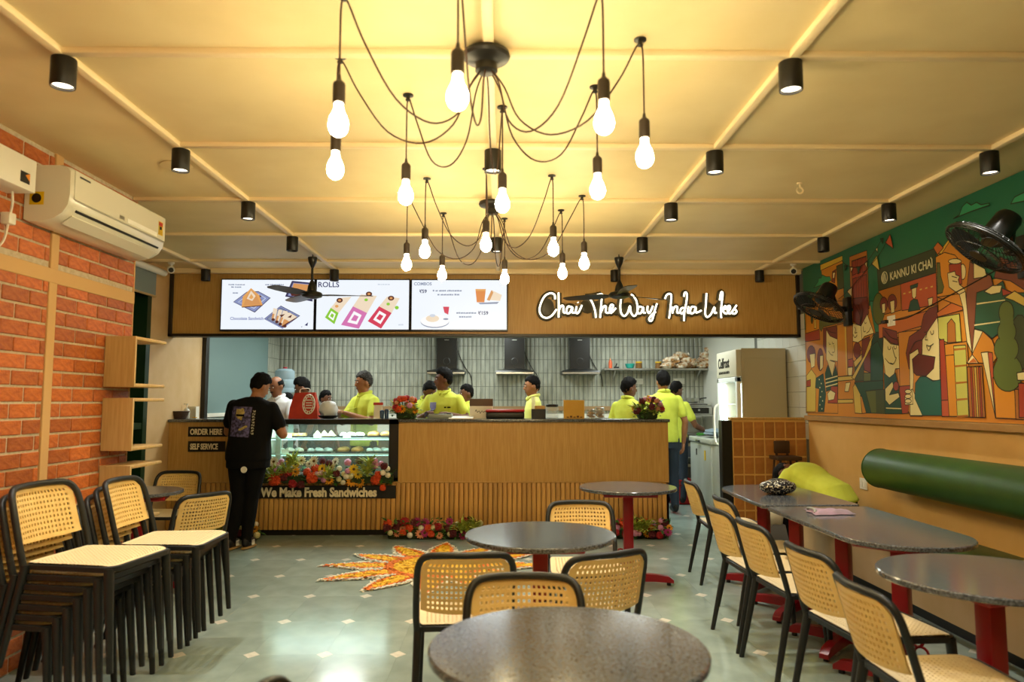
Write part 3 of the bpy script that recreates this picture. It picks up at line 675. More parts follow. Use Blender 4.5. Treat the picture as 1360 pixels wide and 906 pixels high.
obj('neon_tube', nt_, mat('neon_white', '#fffdf2', .3, emit=2.4, ecol='#fff6dc'), t)

# ================================================================== COUNTER, DISPLAY CASE, KITCHEN
CT = 1.20
CX0, CX1, KX0, KX1 = XL + .004, 1.73, -2.49, -1.10          # counter ends, display case ends
M_kraft = mat('kraft', '#c79a5a', .7)
M_paper = mat('paper', '#e9e3d2', .6)
M_text = mat('cream_letters', '#f0e4c2', .5)
t = thing('service_counter', 'long wooden service counter with vertical slats below and a dark stone top', 'counter', (-.88, 7.9, 0))
def W(name, mb, m, sharp=38): return obj(name, mb, m, t, world=True, sharp=sharp)
W('front_panel', MB().box((CX0, 7.64, .545), (KX0, 7.66, CT - .03)), M_wood)
W('front_panel', MB().box((KX1, 7.64, .545), (CX1, 7.66, CT - .03)), M_wood)
W('end_panel', MB().box((CX1 - .02, 7.66, .0), (CX1, 8.2, CT - .03)), M_wood)
W('back_panel', MB().box((CX0, 8.17, .0), (CX1 - .02, 8.19, .55)), M_wood)
W('back_panel', MB().box((KX1, 8.17, .55), (CX1 - .02, 8.19, CT - .03)), M_wood)
W('slat_backing', MB().box((CX0, 7.66, .06), (CX1, 7.68, .545)), mat('slat_backing', '#8a5c28', .6))
W('capping', MB().rbox((CX0, 7.63, .54), (CX1, 7.665, .553), .003, 1), M_wood)
W('plinth', MB().box((CX0, 7.68, 0), (CX1 - .03, 7.72, .062)), M_black)
m = MB(); m.rbox((CX0, 7.605, CT - .03), (KX0, 8.22, CT), .006, 2); W('counter_top', m, M_granite)
m = MB(); m.rbox((KX1, 7.605, CT - .03), (CX1 + .015, 8.22, CT), .006, 2); W('counter_top', m, M_granite)
slat_me = MB().rbox((-.0215, -.012, .06), (.0215, .012, .541), .006, 2).mesh('slat', M_slat, 40)
x = CX0 + .025
while x < CX1 - .01:
    link('slat', slat_me, t, (x + .88, 7.648 - 7.9, 0)); x += .0505

# ---- display case set into the counter
t = thing('display_case', 'lit glass food display case set into the counter', 'display case', ((KX0 + KX1) / 2, 7.9, .553))
m = MB()
for a, b in (((KX1 - .10, 7.625, .556), (KX1, 7.66, CT)), ((KX0, 7.625, .556), (KX0 + .03, 7.66, CT)), ((KX0, 7.625, CT - .055), (KX1, 7.66, CT)), ((KX0, 7.625, .556), (KX1, 7.66, .60))): m.rbox(a, b, .004, 1)
W('front_frame', m, M_black)
W('top_panel', MB().rbox((KX0, 7.66, CT - .03), (KX1, 8.22, CT), .004, 1), M_granite)
M_gl = mat('case_glass', '#e9fbf6', .02, alpha=.07)
W('front_glass', MB().box((KX0 + .03, 7.642, .60), (KX1 - .10, 7.646, CT - .055)), M_gl, 0)
W('back_glass', MB().box((KX0 + .03, 8.17, .60), (KX1 - .03, 8.175, CT - .03)), M_gl, 0)
W('floor_panel', MB().box((KX0, 7.66, .556), (KX1, 8.19, .60)), M_steel)
W('side_panel', MB().box((KX1 - .03, 7.66, .60), (KX1, 8.19, CT - .03)), M_white); W('side_panel', MB().box((KX0, 7.66, .60), (KX0 + .02, 8.19, CT - .03)), M_white)
M_shelf = mat('lit_glass_shelf', '#bfe6e0', .15, alpha=.45)
M_led = mat('case_led', '#eafffb', .4, emit=5, ecol='#b8fff2')
for z in (.835, 1.0):
    sh = W('glass_shelf', MB().rbox((KX0 + .03, 7.70, z - .008), (KX1 - .05, 8.15, z), .002, 1), M_shelf)
    obj('shelf_edge', MB().rbox((KX0 + .03, 7.690, z - .014), (KX1 - .05, 7.702, z + .004), .002, 1), mat('shelf_edge', '#cfeee8', .25), sh, world=False).location = tuple(-v for v in wloc(sh))
    obj('led_strip', MB().box((KX0 + .03, 7.72, z - .018), (KX1 - .05, 7.74, z - .009)), M_led, sh).location = tuple(-v for v in wloc(sh))
W('led_strip', MB().box((KX0 + .03, 7.68, CT - .045), (KX1 - .05, 7.71, CT - .032)), M_led)
W('shelf_post', MB().rbox((-2.40, 7.70, .60), (-2.345, 7.72, CT - .05), .003, 1), mat('case_post', '#b9d2cc', .3))
W('shelf_post', MB().rbox((-2.40, 8.13, .60), (-2.345, 8.15, CT - .05), .003, 1), MATS['case_post'])
lamp = area_light('case_lamp', (0, -.15, CT - .05 - .553), 7, (.72, 1, .95), 1.2, .1, parent=t)
# trays with food on the shelves
M_tray = mat('black_tray', '#15181c', .3)
foods = {'sandwich': mat('white_bread', '#eee2c0', .7, c2='#e0c68c', scale=40), 'puff': mat('puff_pastry', '#c9904a', .6, c2='#e6c48a', scale=30), 'bun': mat('bun', '#d8a560', .5, c2='#c08643', scale=20), 'cream': mat('cream_food', '#efece0', .5), 'wrap': mat('wrapped_food', '#dfe6e4', .25)}
def tray(x, w_, z, kind, label):
    t = thing('food_tray', label, 'tray', (x, 7.88, z), group='trays in the display case')
    m = MB(); h = w_ / 2
    m.rings([[(-h, -.14, .018), (h, -.14, .018), (h, .14, .018), (-h, .14, .018)], [(-h + .015, -.125, .0), (h - .015, -.125, 0), (h - .015, .125, 0), (-h + .015, .125, 0)]], cap=False)
    m.box((-h + .014, -.126, 0), (h - .014, .126, .004))
    m.tube([(-h, -.14, .018), (h, -.14, .018), (h, .14, .018), (-h, .14, .018)], .003, 6, closed=True)
    obj('dish', m, M_tray, t)
    if kind == 'sandwich':
        for k in range(3):
            xx = -h * .5 + k * h * .5
            o = obj('sandwich', MB().prism([(xx - .05, -.08 + k * .03, .006), (xx + .06, -.08 + k * .03, .006), (xx, -.08 + k * .03, .075)], (0, .05, 0)), foods['sandwich'], t)
    elif kind == 'bun':
        for k in range(4):
            obj('bun', MB().ell((-h * .55 + (k % 2) * h * 1.1, -.06 + (k // 2) * .12, .032), (.055, .05, .034), 12, 8), foods['bun'], t)
    elif kind == 'puff':
        for k in range(4):
            obj('puff', MB().rbox((-h * .85 + (k % 2) * h * .85, -.1 + (k // 2) * .1, .005), (-h * .85 + (k % 2) * h * .85 + h * .75, -.02 + (k // 2) * .1, .045), .015, 2), foods['puff'], t)
    else:
        for k in range(5):
            obj('pastry', MB().ell((-h * .7 + k * h * .35, -.06 + (k % 2) * .1, .028), (.04, .045, .028), 10, 6, fn=lambda d: 1 + .12 * noise.noise(d * 3 + Vector((k, 0, 0)))), foods[kind], t)
    if kind in ('sandwich', 'puff', 'cream'):
        obj('price_card', MB().box((-h * .6, -.148, .0), (0, -.146, .045)), M_paper, t, sharp=0)
zs = 1.0005
for (x, w_, kind, lb) in ((-2.24, .28, 'puff', 'black tray of puffs, leftmost on the upper shelf of the display case'), (-1.93, .27, 'sandwich', 'black tray of cut white sandwiches on the upper display shelf'), (-1.62, .27, 'cream', 'black tray of cream pastries on the upper display shelf'), (-1.335, .25, 'bun', 'black tray of buns at the right of the upper display shelf')): tray(x, w_, zs, kind, lb)
zs = .8355
for (x, w_, kind, lb) in ((-2.27, .28, 'cream', 'black tray of white pastries, leftmost on the lower display shelf'), (-1.96, .28, 'wrap', 'black tray of wrapped snacks with a card on the lower display shelf'), (-1.65, .27, 'bun', 'black tray of round buns on the lower display shelf'), (-1.345, .25, 'wrap', 'black tray of wrapped snacks at the right of the lower display shelf')): tray(x, w_, zs, kind, lb)

# ---- signs on the counter
def sign(x0, x1, z0, z1, txt, size, tx, label, bold=.004, sx=1.0, y=7.628):
    t = thing('lettered_sign', label, 'sign', ((x0 + x1) / 2, y, (z0 + z1) / 2), group='black signs on the counter')
    obj('board', MB().rbox((x0, y - .012, z0), (x1, y, z1), .002, 1), M_black, t, world=True)
    m = text_mb(txt, size, .005, bold, sx)
    place(m, Matrix.Translation((tx, y - .0145, (z0 + z1) / 2 - size * .35)) @ FACE_CAM)
    obj('lettering', m, M_text, t, world=True, sharp=0, fix=False)
sign(-3.29, -2.88, 1.02, 1.122, 'ORDER HERE', .083, -3.268, 'black sign lettered ORDER HERE on the counter front', .0028, .68, 7.638)
sign(-3.285, -2.90, .865, .972, 'SELF SERVICE', .083, -3.262, 'black sign lettered SELF SERVICE below the other sign', .0028, .595, 7.638)
sign(-2.60, -1.12, .385, .515, 'We Make Fresh Sandwiches', .128, -2.51, 'long black sign lettered We Make Fresh Sandwiches under the display case', .0055, .82)

# ---- things standing on the counter
def at_counter(u, y=7.85): return (u - 669) * y / 960
def thing_c(name, label, cat, u, y=7.85, z=CT, group=None): return thing(name, label, cat, (at_counter(u, y), y, z + .0005), group=group)
t = thing_c('paper_bag', 'red paper carrier bag with a round white emblem', 'bag', 406, 8.0)
m = MB(); m.rings([[(-.155, -.06, 0), (.165, -.06, 0), (.165, .06, 0), (-.155, .06, 0)], [(-.14, -.055, .12), (.155, -.055, .12), (.155, .055, .12), (-.14, .055, .12)], [(-.10, -.03, .28), (.12, -.03, .285), (.12, .03, .285), (-.10, .03, .28)]])
obj('body', m, mat('red_paper', '#c93c28', .55, c2='#b8321f', scale=10), t)
m = MB()
for rr, th in ((.105, .006), (.078, .004)):
    m.tube([(.065 + rr * .62 * math.cos(k * PI / 14), -.062 + .12 * (.15 + rr * math.sin(k * PI / 14) * .95) * .9 - .012, .155 + rr * math.sin(k * PI / 14)) for k in range(28)], th, 6, closed=True)
for k in range(14):
    a = k * 2 * PI / 14; z = .155 + .091 * math.sin(a)
    m.ell((.065 + .056 * math.cos(a), -.062 + .108 * (z - .155 + .15) - .012, z), (.008, .004, .01), 6, 4)
for dz in (-.04, -.012, .015, .045):
    m.box((.065 - .032, -.07 + .108 * (dz + .15) - .004, .155 + dz - .006), (.065 + .032, -.066 + .108 * (dz + .15) - .002, .155 + dz + .006))
obj('emblem', m, M_white, t)
obj('handle', MB().tube(smooth_path([(-.05, .0, .275), (-.04, 0, .32), (.05, 0, .325), (.06, 0, .28)], 5), .004, 6), M_white, t)
t = thing_c('plastic_bag', 'crumpled white plastic bag in a dark dish on the display case', 'bag', 438, 7.88)
obj('bundle', MB().ell((0, 0, .10), (.10, .08, .09), 16, 12, fn=lambda d: 1 + .22 * noise.noise(d * 3.2)), mat('white_poly', '#dfe3e6', .35), t)
obj('dish', MB().lathe([(.05, 0), (.09, .012), (.115, .035), (.112, .035), (.088, .016), (.001, .008)], 24), M_black, t)
t = thing_c('card_stand', 'small white payment card stand with a red top', 'card stand', 503, 7.80)
M_ = Matrix.Rotation(-.22, 4, 'X')
obj('card', place(MB().rbox((-.045, -.003, 0), (.045, .003, .15), .002, 1), M_), M_white, t)
obj('card_header', place(MB().rbox((-.055, -.005, .15), (.05, .003, .178), .002, 1), M_), mat('card_red', '#c3362a', .5), t)
obj('foot', MB().rbox((-.045, -.02, 0), (.045, .06, .006), .002, 1), M_white, t)
for i, (u, lb) in enumerate(((508.5, 'left one of two small dark blue cups beside the flowers'), (514.5, 'right one of two small dark blue cups beside the flowers'))):
    t = thing_c('blue_cup', lb, 'cup', u, 7.80, group='blue cups on the counter')
    obj('cup', MB().lathe([(.018, 0), (.021, .002), (.023, .075), (.021, .08), (.019, .078), (.017, .006)], 16), mat('blue_plastic', '#29466b', .3), t)
    obj('lid', MB().lathe([(.024, .078), (.025, .084), (.016, .092 + .012 * i), (.002, .094 + .012 * i)], 16), MATS['blue_plastic'], t)
t = thing_c('billing_tray', 'flat grey billing machine lying on the counter', 'machine', 586, 7.86)
obj('body', MB().rbox((-.125, -.10, 0), (.125, .10, .05), .008, 2), mat('grey_machine', '#8d948a', .4), t)
obj('keypad', MB().rbox((-.11, -.09, .05), (.06, .05, .054), .002, 1), M_dsteel, t); obj('paper_slot', MB().rbox((.07, -.09, .05), (.115, .09, .06), .003, 1), M_black, t)
t = thing_c('menu_card', 'cream folded menu card beside the billing machine', 'menu', 613, 7.80)
obj('card', place(MB().rbox((-.13, -.10, 0), (.13, .10, .006), .001, 1), Matrix.Translation((0, 0, .012)) @ Matrix.Rotation(.10, 4, 'X')), M_paper, t); obj('card_back', MB().rbox((-.12, -.1, 0), (.14, .11, .004), .001, 1), M_kraft, t)
t = thing_c('carton', 'white and brown cardboard carton with script on its front', 'carton', 639, 7.98)
obj('carton_box', MB().box((-.12, -.08, 0), (.13, .08, .135)), M_paper, t); obj('carton_lid', MB().rbox((-.122, -.082, .135), (.132, .082, .215), .003, 1), mat('brown_card', '#5f4a39', .6), t)
m = MB().tube(smooth_path([(-.06 + q * .011, -.081, .075 + (.022 if q in (1, 5) else .008) * math.sin(q * 2.1)) for q in range(14)], 4), .003, 6); obj('script', m, M_black, t)
t = thing_c('tray_box', 'black box with a bright red lid on the counter', 'box', 671, 7.85)
m = MB(); m.rbox((-.205, -.12, 0), (.205, .12, .075), .02, 3); obj('box_base', m, M_black, t)
m = MB(); m.rbox((-.208, -.123, .072), (.208, .123, .10), .012, 3); obj('box_lid', m, mat('red_lid', '#b01a1f', .3), t)
t = thing_c('napkin_holder', 'black napkin holder filled with straws and kraft napkins', 'holder', 715, 7.80)
m = MB(); m.box((-.075, -.05, 0), (.075, -.046, .105)); m.box((-.075, .046, 0), (.075, .05, .105)); m.box((-.075, -.05, 0), (-.071, .05, .105)); m.box((.071, -.05, 0), (.075, .05, .105)); m.box((-.075, -.05, 0), (.075, .05, .004))
obj('holder', m, M_black, t)
obj('napkins', MB().rbox((-.04, -.03, .004), (.068, .03, .14), .003, 1), M_kraft, t)
for k in range(4): obj('straw', MB().cyl((-.06 + k * .008, -.02 + .01 * k, .01), (-.075 + k * .012, -.02 + .012 * k, .24), .004, n=8), M_paper, t)
def jar(u, y, r, h, label, fill=None, lidm=None, group=None):
    t = thing_c('glass_jar', label, 'jar', u, y, group=group)
    obj('glass', MB().lathe([(r * .9, 0), (r, .01), (r, h * .72), (r * .8, h * .84)], 20, cap=False), mat('jar_glass', '#cfd8d2', .05, alpha=.28), t)
    obj('jar_bottom', MB().lathe([(r * .9, 0), (r * .9, .006)], 20), M_wtile, t)
    if fill: 
        for k in range(5): obj('cookie', MB().ell((0.012 * math.cos(k * 2), .012 * math.sin(k * 2), .02 + k * h * .11), (r * .75, r * .75, .012), 12, 6), fill, t)
    obj('lid', MB().lathe([(r * .86, h * .8), (r * .95, h * .82), (r * .95, h * .97), (r * .85, h), (.002, h)], 20), lidm or M_black, t)
M_cookie = mat('cookie', '#a9763c', .7)
jar(733, 8.08, .072, .155, 'large glass jar with a black lid beside the yellow board')
jar(784, 7.95, .05, .10, 'small glass cookie jar left of its twin, beside the yellow board', M_cookie, M_steel, 'cookie jars')
jar(796, 7.95, .055, .12, 'glass cookie jar nearest the yellow shirt, right of its twin', M_cookie, M_steel, 'cookie jars')
t = thing_c('yellow_board', 'square yellow wooden notice board standing on the counter', 'board', 762, 7.82)
obj('panel', MB().rbox((-.112, -.008, .0), (.112, .008, .20), .004, 1), mat('yellow_ply', '#d6a53a', .5, c2='#cc9a30', scale=6), t)
obj('support', MB().prism([(-.05, .008, .002), (-.05, .1, .002), (-.05, .008, .15)], (.1, 0, 0)), M_kraft, t)
m = MB()
for k in range(5): m.rbox((-.08 + k * .036, -.010, .012), (-.055 + k * .036, -.008, .022 + .01 * (k % 2)), .001, 1)
obj('print', m, mat('board_print', '#5c3a16', .6), t)
# left end: basket, soap bottle, white caddy
t = thing_c('wicker_basket', 'dark wicker basket on the left end of the counter', 'basket', 239, 7.85)
m = MB(); m.lathe([(.09, 0), (.11, .03), (.125, .075), (.118, .075), (.10, .03), (.085, .008), (.001, .008)], 24)
for k in range(4): m.tube([((.098 + k * .008) * math.cos(a * PI / 12), (.098 + k * .008) * math.sin(a * PI / 12), .012 + k * .019 + .004 * (a % 2)) for a in range(24)], .006, 5, closed=True)
obj('weave', m, mat('wicker', '#4a3420', .7, bump=.4, bscale=120), t); obj('basket_rim', MB().tube([(.124 * math.cos(a * PI / 12), .124 * math.sin(a * PI / 12), .077) for a in range(24)], .007, 6, closed=True), MATS['wicker'], t)
t = thing_c('pump_bottle', 'clear pump bottle beside the wicker basket', 'bottle', 252, 7.95)
obj('bottle', MB().lathe([(.03, 0), (.034, .006), (.034, .085), (.022, .105), (.012, .11)], 16), M_wtile, t); obj('pump', MB().cyl((0, 0, .11), (0, 0, .15), .006).box((-.03, -.006, .15), (.012, .006, .162)), M_paper, t)
t = thing_c('yellow_flower', 'single small yellow flower lying beside the pump bottle', 'flower', 263, 7.82)
m = MB()
for k in range(7): m.ell((.016 * math.cos(k * .9), .016 * math.sin(k * .9), .014), (.013, .009, .005), 8, 5)
obj('petals', m, mat('flower_yellow', '#e8b512', .6), t); obj('flower_centre', MB().ell((0, 0, .016), (.008, .008, .006), 8, 6), mat('flower_brown', '#6b3c10', .7), t)
t = thing_c('white_rack', 'low white tiled caddy behind the wicker basket', 'caddy', 243, 8.05)
m = MB(); m.box((-.21, .02, 0), (.2, .03, .13)); obj('caddy_back', m, M_wtile, t)
m = MB()
for xx in (-.21, -.075, .06, .195): m.box((xx, -.06, 0), (xx + .008, .02, .13))
obj('divider', m, M_white, t); obj('caddy_base', MB().box((-.21, -.06, 0), (.2, .02, .006)), M_white, t)

# ---- kitchen back run
t = thing('kitchen_counter', 'steel worktop along the tiled back wall of the kitchen', 'counter', (-.2, 10.95, 0))
W('worktop', MB().rbox((XL + .01, 10.62, .86), (2.55, YB - .01, .9), .004, 1), M_steel)
W('cabinet_front', MB().box((XL + .01, 10.68, .1), (2.55, 10.70, .86)), mat('kitchen_cabinet', '#6d675a', .5))
for xx in (-3.3, -1.9, -.5, .9, 2.4): W('leg', MB().cyl((xx, 10.75, 0), (xx, 10.75, .12), .025), M_steel)
def hood(x, label, lit):
    t = thing('cooker_hood', label, 'cooker hood', (x, YB - .01, 1.8), group='cooker hoods on the back wall')
    obj('duct', MB().rbox((-.155, -.28, .07), (.155, 0, .80), .004, 1), mat('hood_black', '#1b1a17', .3), t)
    m = MB(); m.rings([[(-.275, -.42, .0), (.275, -.42, 0), (.275, 0, 0), (-.275, 0, 0)], [(-.285, -.43, .03), (.285, -.43, .03), (.285, 0, .03), (-.285, 0, .03)], [(-.28, -.42, .05), (.28, -.42, .05), (.28, 0, .06), (-.28, 0, .06)], [(-.155, -.28, .085), (.155, -.28, .085), (.155, 0, .085), (-.155, 0, .085)]])
    obj('canopy', m, MATS['hood_black'], t, sharp=20)
    obj('steel_lip', MB().rbox((-.28, -.436, .0), (.28, -.428, .03), .002, 1), M_steel, t)
    obj('badge', MB().box((-.035, -.2815, .52), (.035, -.2805, .53)), M_steel, t)
    obj('dial', MB().tube([(.05 * math.cos(a * PI / 10), -.281, .20 + .05 * math.sin(a * PI / 10)) for a in range(20)], .003, 5, closed=True), M_dsteel, t)
    obj('power_cord', MB().tube(smooth_path([(.155, -.03, .38), (.2, -.02, .25), (.28, -.02, .1), (.36, -.02, -.02), (.38, -.02, -.18)], 5), .006, 6), M_black, t)
hood(-.87, 'black cooker hood above the young man in a yellow polo looking left', 1)
hood(.165, 'black cooker hood left of the boy behind the counter', 1)
hood(1.165, 'black cooker hood above the yellow notice board', 1)
t = thing('kitchen_shelf', 'long steel shelf on the tiled wall carrying bread packets', 'shelf', (2.3, YB - .01, 1.88))
obj('board', MB().rbox((-.77, -.30, -.012), (.82, 0, .012), .004, 1), M_steel, t)
for xx in (-.6, .1, .7): obj('bracket', MB().prism([(xx, 0, -.012), (xx, -.25, -.012), (xx, 0, -.16)], (.02, 0, 0)), M_steel, t)
ZS = 1.893
def shelf_thing(name, label, cat, u, group=None, y=11.12): return thing(name, label, cat, ((u - 669) * y / 960, y, ZS), group=group)
t = shelf_thing('sauce_bottle', 'orange sauce bottle at the left end of the steel shelf', 'bottle', 811)
obj('bottle', MB().lathe([(.024, 0), (.028, .004), (.028, .10), (.016, .13), (.009, .135)], 14), mat('sauce_orange', '#c4552a', .4), t); obj('nozzle', MB().lathe([(.01, .135), (.003, .17)], 10), mat('sauce_cap', '#e0a070', .4), t)
t = shelf_thing('steel_clamp', 'black kitchen clip beside the sauce bottle', 'utensil', 818)
obj('jaw', MB().rbox((-.03, -.02, 0), (.05, .02, .03), .004, 1), M_black, t); obj('grip', MB().cyl((0, 0, .03), (.02, 0, .08), .01), M_black, t)
t = shelf_thing('teal_bowl', 'teal plastic bowl on the steel shelf', 'bowl', 837)
obj('bowl', MB().lathe([(.04, 0), (.06, .02), (.075, .07), (.07, .07), (.055, .022), (.001, .01)], 22), mat('teal_plastic', '#1f8f80', .4), t); obj('rim', MB().tube([(.073 * math.cos(a * PI / 11), .073 * math.sin(a * PI / 11), .07) for a in range(22)], .005, 6, closed=True), MATS['teal_plastic'], t)
for u, lb in ((849, 'spice jar with a yellow lid right of the teal bowl'), (875, 'dark jar with a yellow lid left of the bread packets')):
    t = shelf_thing('spice_jar', lb, 'jar', u, 'lidded jars on the steel shelf')
    obj('jar_body', MB().lathe([(.045, 0), (.05, .005), (.05, .08), (.045, .085)], 16), mat('spice_%d' % (u % 2), '#6b4a22' if u == 849 else '#2c2a24', .3), t); obj('lid', MB().lathe([(.05, .085), (.052, .088), (.052, .108), (.001, .11)], 16), mat('lid_yellow', '#c9a227', .4), t)
M_pack = mat('bread_packet', '#e0d3ba', .25, c2='#a9763f', scale=16, detail=3, ramp=(.42, .62), bump=.3, bscale=30)
pk = 0
packs = [(888, 0, 0, .3), (898, 0, 1, -.2), (908, 0, 0, .5), (918, 0, 1, .1), (892, .075, 0, -.4), (903, .075, 1, .6), (913, .07, 0, .2), (904, .15, 0, .1), (923, .04, 0, 1.0)]
packs2 = [(934, 0, 0, .2), (944, 0, 1, .1), (952, 0, 0, -.2), (936, .08, 1, .4), (945, .08, 0, -.1), (952, .08, 1, .1), (940, .16, 0, .3), (949, .17, 1, -.2), (946, .24, 0, .1)]
for grp, lst in (('slouching', packs), ('tall', packs2)):
    for k, (u, dz, dy, a) in enumerate(lst):
        t = thing('bread_packet', 'clear bread packet in the %s heap on the steel shelf' % ('loose' if grp == 'slouching' else 'tall'), 'bread packet', ((u - 669) * 11.1 / 960, 11.06 + dy * .08, ZS + dz), a, 'bread packets, %s heap' % ('loose' if grp == 'slouching' else 'tall'))
        s0 = Vector((k * 1.7, pk, 0)); pk += 1
        obj('loaf', MB().ell((0, 0, .05), (.115, .075, .056), 16, 12, fn=lambda d: (1 + .12 * (abs(d.x) + abs(d.y) > 1.2)) * (1 + .38 * noise.noise(d * 2.2 + s0) + .12 * noise.noise(d * 6 + s0))), M_pack, t)
        obj('packet_end', MB().tube([(.06, -.02, .05), (.09, -.03, .06), (.12, -.03, .05 + .02 * (k % 3))], [.03, .012, .028], 8), mat('packet_film', '#e2d8c4', .25), t)
for u, z in ((847, 1.70), (902, 1.705)):
    t = thing('wall_socket', 'white socket plate on the tiles, %s under the steel shelf' % ('left one' if u == 847 else 'right one'), 'socket', ((u - 669) * 11.28 / 960, YB - .008, z), group='sockets on the tiled wall')
    obj('plate', MB().rbox((-.09, -.012, -.045), (.09, -.002, .045), .003, 1), M_wtile, t); obj('outlet', MB().rbox((-.07, -.016, -.025), (-.02, -.011, .025), .002, 1), M_white, t)
    if u == 847: obj('plug', MB().rbox((-.055, -.05, -.02), (-.02, -.016, .02), .006, 1), M_black, t)
# ---- sandwich grill with a pan on a steel rack at the right end
t = thing('steel_rack', 'open steel rack with shelves in the kitchen corner', 'rack', (2.85, 10.95, 0))
for a in (2.58, 3.08):
    for b in (10.66, 11.24): W('leg', MB().cyl((a, b, 0), (a, b, 1.19), .015), M_steel)
for z in (.25, .55, .9, 1.17): W('shelf', MB().rbox((2.56, 10.64, z), (3.1, 11.26, z + .02), .003, 1), M_steel)
t = thing('sandwich_grill', 'black and steel sandwich grill on the rack', 'grill', (2.88, 10.85, 1.191))
obj('body', MB().rbox((-.2, -.17, 0), (.2, .2, .12), .008, 2), M_steel, t); obj('front_panel', MB().rbox((-.17, -.176, .02), (.15, -.168, .105), .003, 1), M_black, t); obj('lid', MB().rbox((-.19, -.15, .122), (.19, .19, .17), .012, 2), M_steel, t)
obj('knob', MB().cyl((0, -.176, .07), (0, -.19, .07), .015), M_steel, t); obj('handle', MB().tube([(-.12, -.15, .15), (-.12, -.2, .155), (.12, -.2, .155), (.12, -.15, .15)], .007, 8), M_dsteel, t)
t = thing('saucepan', 'small steel saucepan on top of the sandwich grill', 'pan', (2.84, 10.85, 1.362))
obj('pan', MB().lathe([(.05, 0), (.085, .02), (.095, .075), (.10, .077), (.092, .072), (.08, .024), (.001, .01)], 24), M_steel, t); obj('handle', MB().tube([(.09, 0, .06), (.15, 0, .075), (.2, -.01, .08)], .01, 8), M_dsteel, t)
for k, (x, y, z, c, lb) in enumerate(((2.72, 10.8, .571, '#4a4f56', 'dark carton on the middle shelf of the steel rack'), (2.95, 10.8, .571, '#8a8f92', 'grey carton on the middle shelf of the steel rack'), (2.75, 10.8, .271, '#38302a', 'brown carton on the bottom shelf of the steel rack'))):
    t = thing('storage_carton', lb, 'carton', (x, y, z), group='cartons on the steel rack')
    obj('carton_box', MB().box((-.1, -.1, 0), (.1, .1, .2)), mat('carton_%d' % k, c, .6), t); obj('carton_flap', MB().rbox((-.1, -.105, .16), (.1, -.1, .205), .002, 1), mat('carton_flap', '#9a8c70', .6), t)
# ---- chest freezer
t = thing('chest_freezer', 'white chest freezer standing against the kitchen wall', 'freezer', (2.80, 9.25, 0))
W('body', MB().rbox((2.50, 8.78, .05), (3.1, 9.75, .86), .02, 3), mat('freezer_grey', '#a9aea5', .35))
W('lid', MB().rbox((2.485, 8.77, .862), (3.11, 9.76, .93), .015, 3), MATS['freezer_grey'])
W('lid_handle', MB().rbox((2.465, 9.2, .875), (2.486, 9.35, .9), .005, 1), M_dsteel)
W('base', MB().box((2.54, 8.82, 0), (3.06, 9.7, .05)), M_black)
W('badge', MB().box((2.494, 9.0, .66), (2.499, 9.05, .78)), MATS['sticker_yellow'], 0); W('badge', MB().box((2.494, 9.4, .70), (2.499, 9.44, .78)), M_dsteel, 0)
t = thing('folded_cloth', 'blue grey cloth heaped on the chest freezer', 'cloth', (2.72, 9.2, .931))
obj('cloth', MB().ell((0, 0, .062), (.16, .26, .05), 18, 10, fn=lambda d: 1 + .3 * noise.noise(d * 2.5)), mat('blue_grey_cloth', '#6f7f88', .8, bump=.3, bscale=30), t)
t = thing('herb_bunch', 'small bunch of green herbs on the freezer lid', 'herbs', (2.60, 9.55, .931))
m = MB()
for k in range(26):
    a = R_.uniform(0, 6.28); q = Vector((R_.uniform(-.05, .05), R_.uniform(-.08, .08), .012 + R_.uniform(0, .03)))
    m.ell(q, (.022, .012, .006), 6, 4, M=Matrix.Rotation(a, 3, 'Z') @ Matrix.Rotation(R_.uniform(-.8, .8), 3, 'X'))
obj('leaves', m, mat('herb_green', '#3f8a2c', .6), t); t['kind'] = 'stuff'
t = thing('lidded_tub', 'clear tub with pink food and lid on the freezer', 'tub', (2.98, 9.6, .931))
obj('tub', MB().rbox((-.1, -.1, 0), (.1, .1, .13), .015, 2), mat('tub_plastic', '#b9a496', .2), t); obj('lid', MB().rbox((-.108, -.108, .13), (.108, .108, .15), .006, 2), M_white, t)
t = thing('red_crate', 'red plastic crate on the kitchen floor', 'crate', (2.42, 10.05, 0))
m = MB(); m.box((-.14, -.18, 0), (.14, .18, .012))
for a, b in (((-.14, -.18, 0), (-.128, .18, .32)), ((.128, -.18, 0), (.14, .18, .32)), ((-.14, -.18, 0), (.14, -.168, .32)), ((-.14, .168, 0), (.14, .18, .32))): m.box(a, b)
obj('body', m, mat('red_crate_plastic', '#a3151c', .4), t); obj('rim', MB().tube([(-.145, -.185, .32), (.145, -.185, .32), (.145, .185, .32), (-.145, .185, .32)], .012, 6, closed=True), MATS['red_crate_plastic'], t); obj('handle', MB().rbox((-.05, -.192, .24), (.05, -.180, .27), .004, 1), mat('crate_dark', '#5e0c10', .4), t)
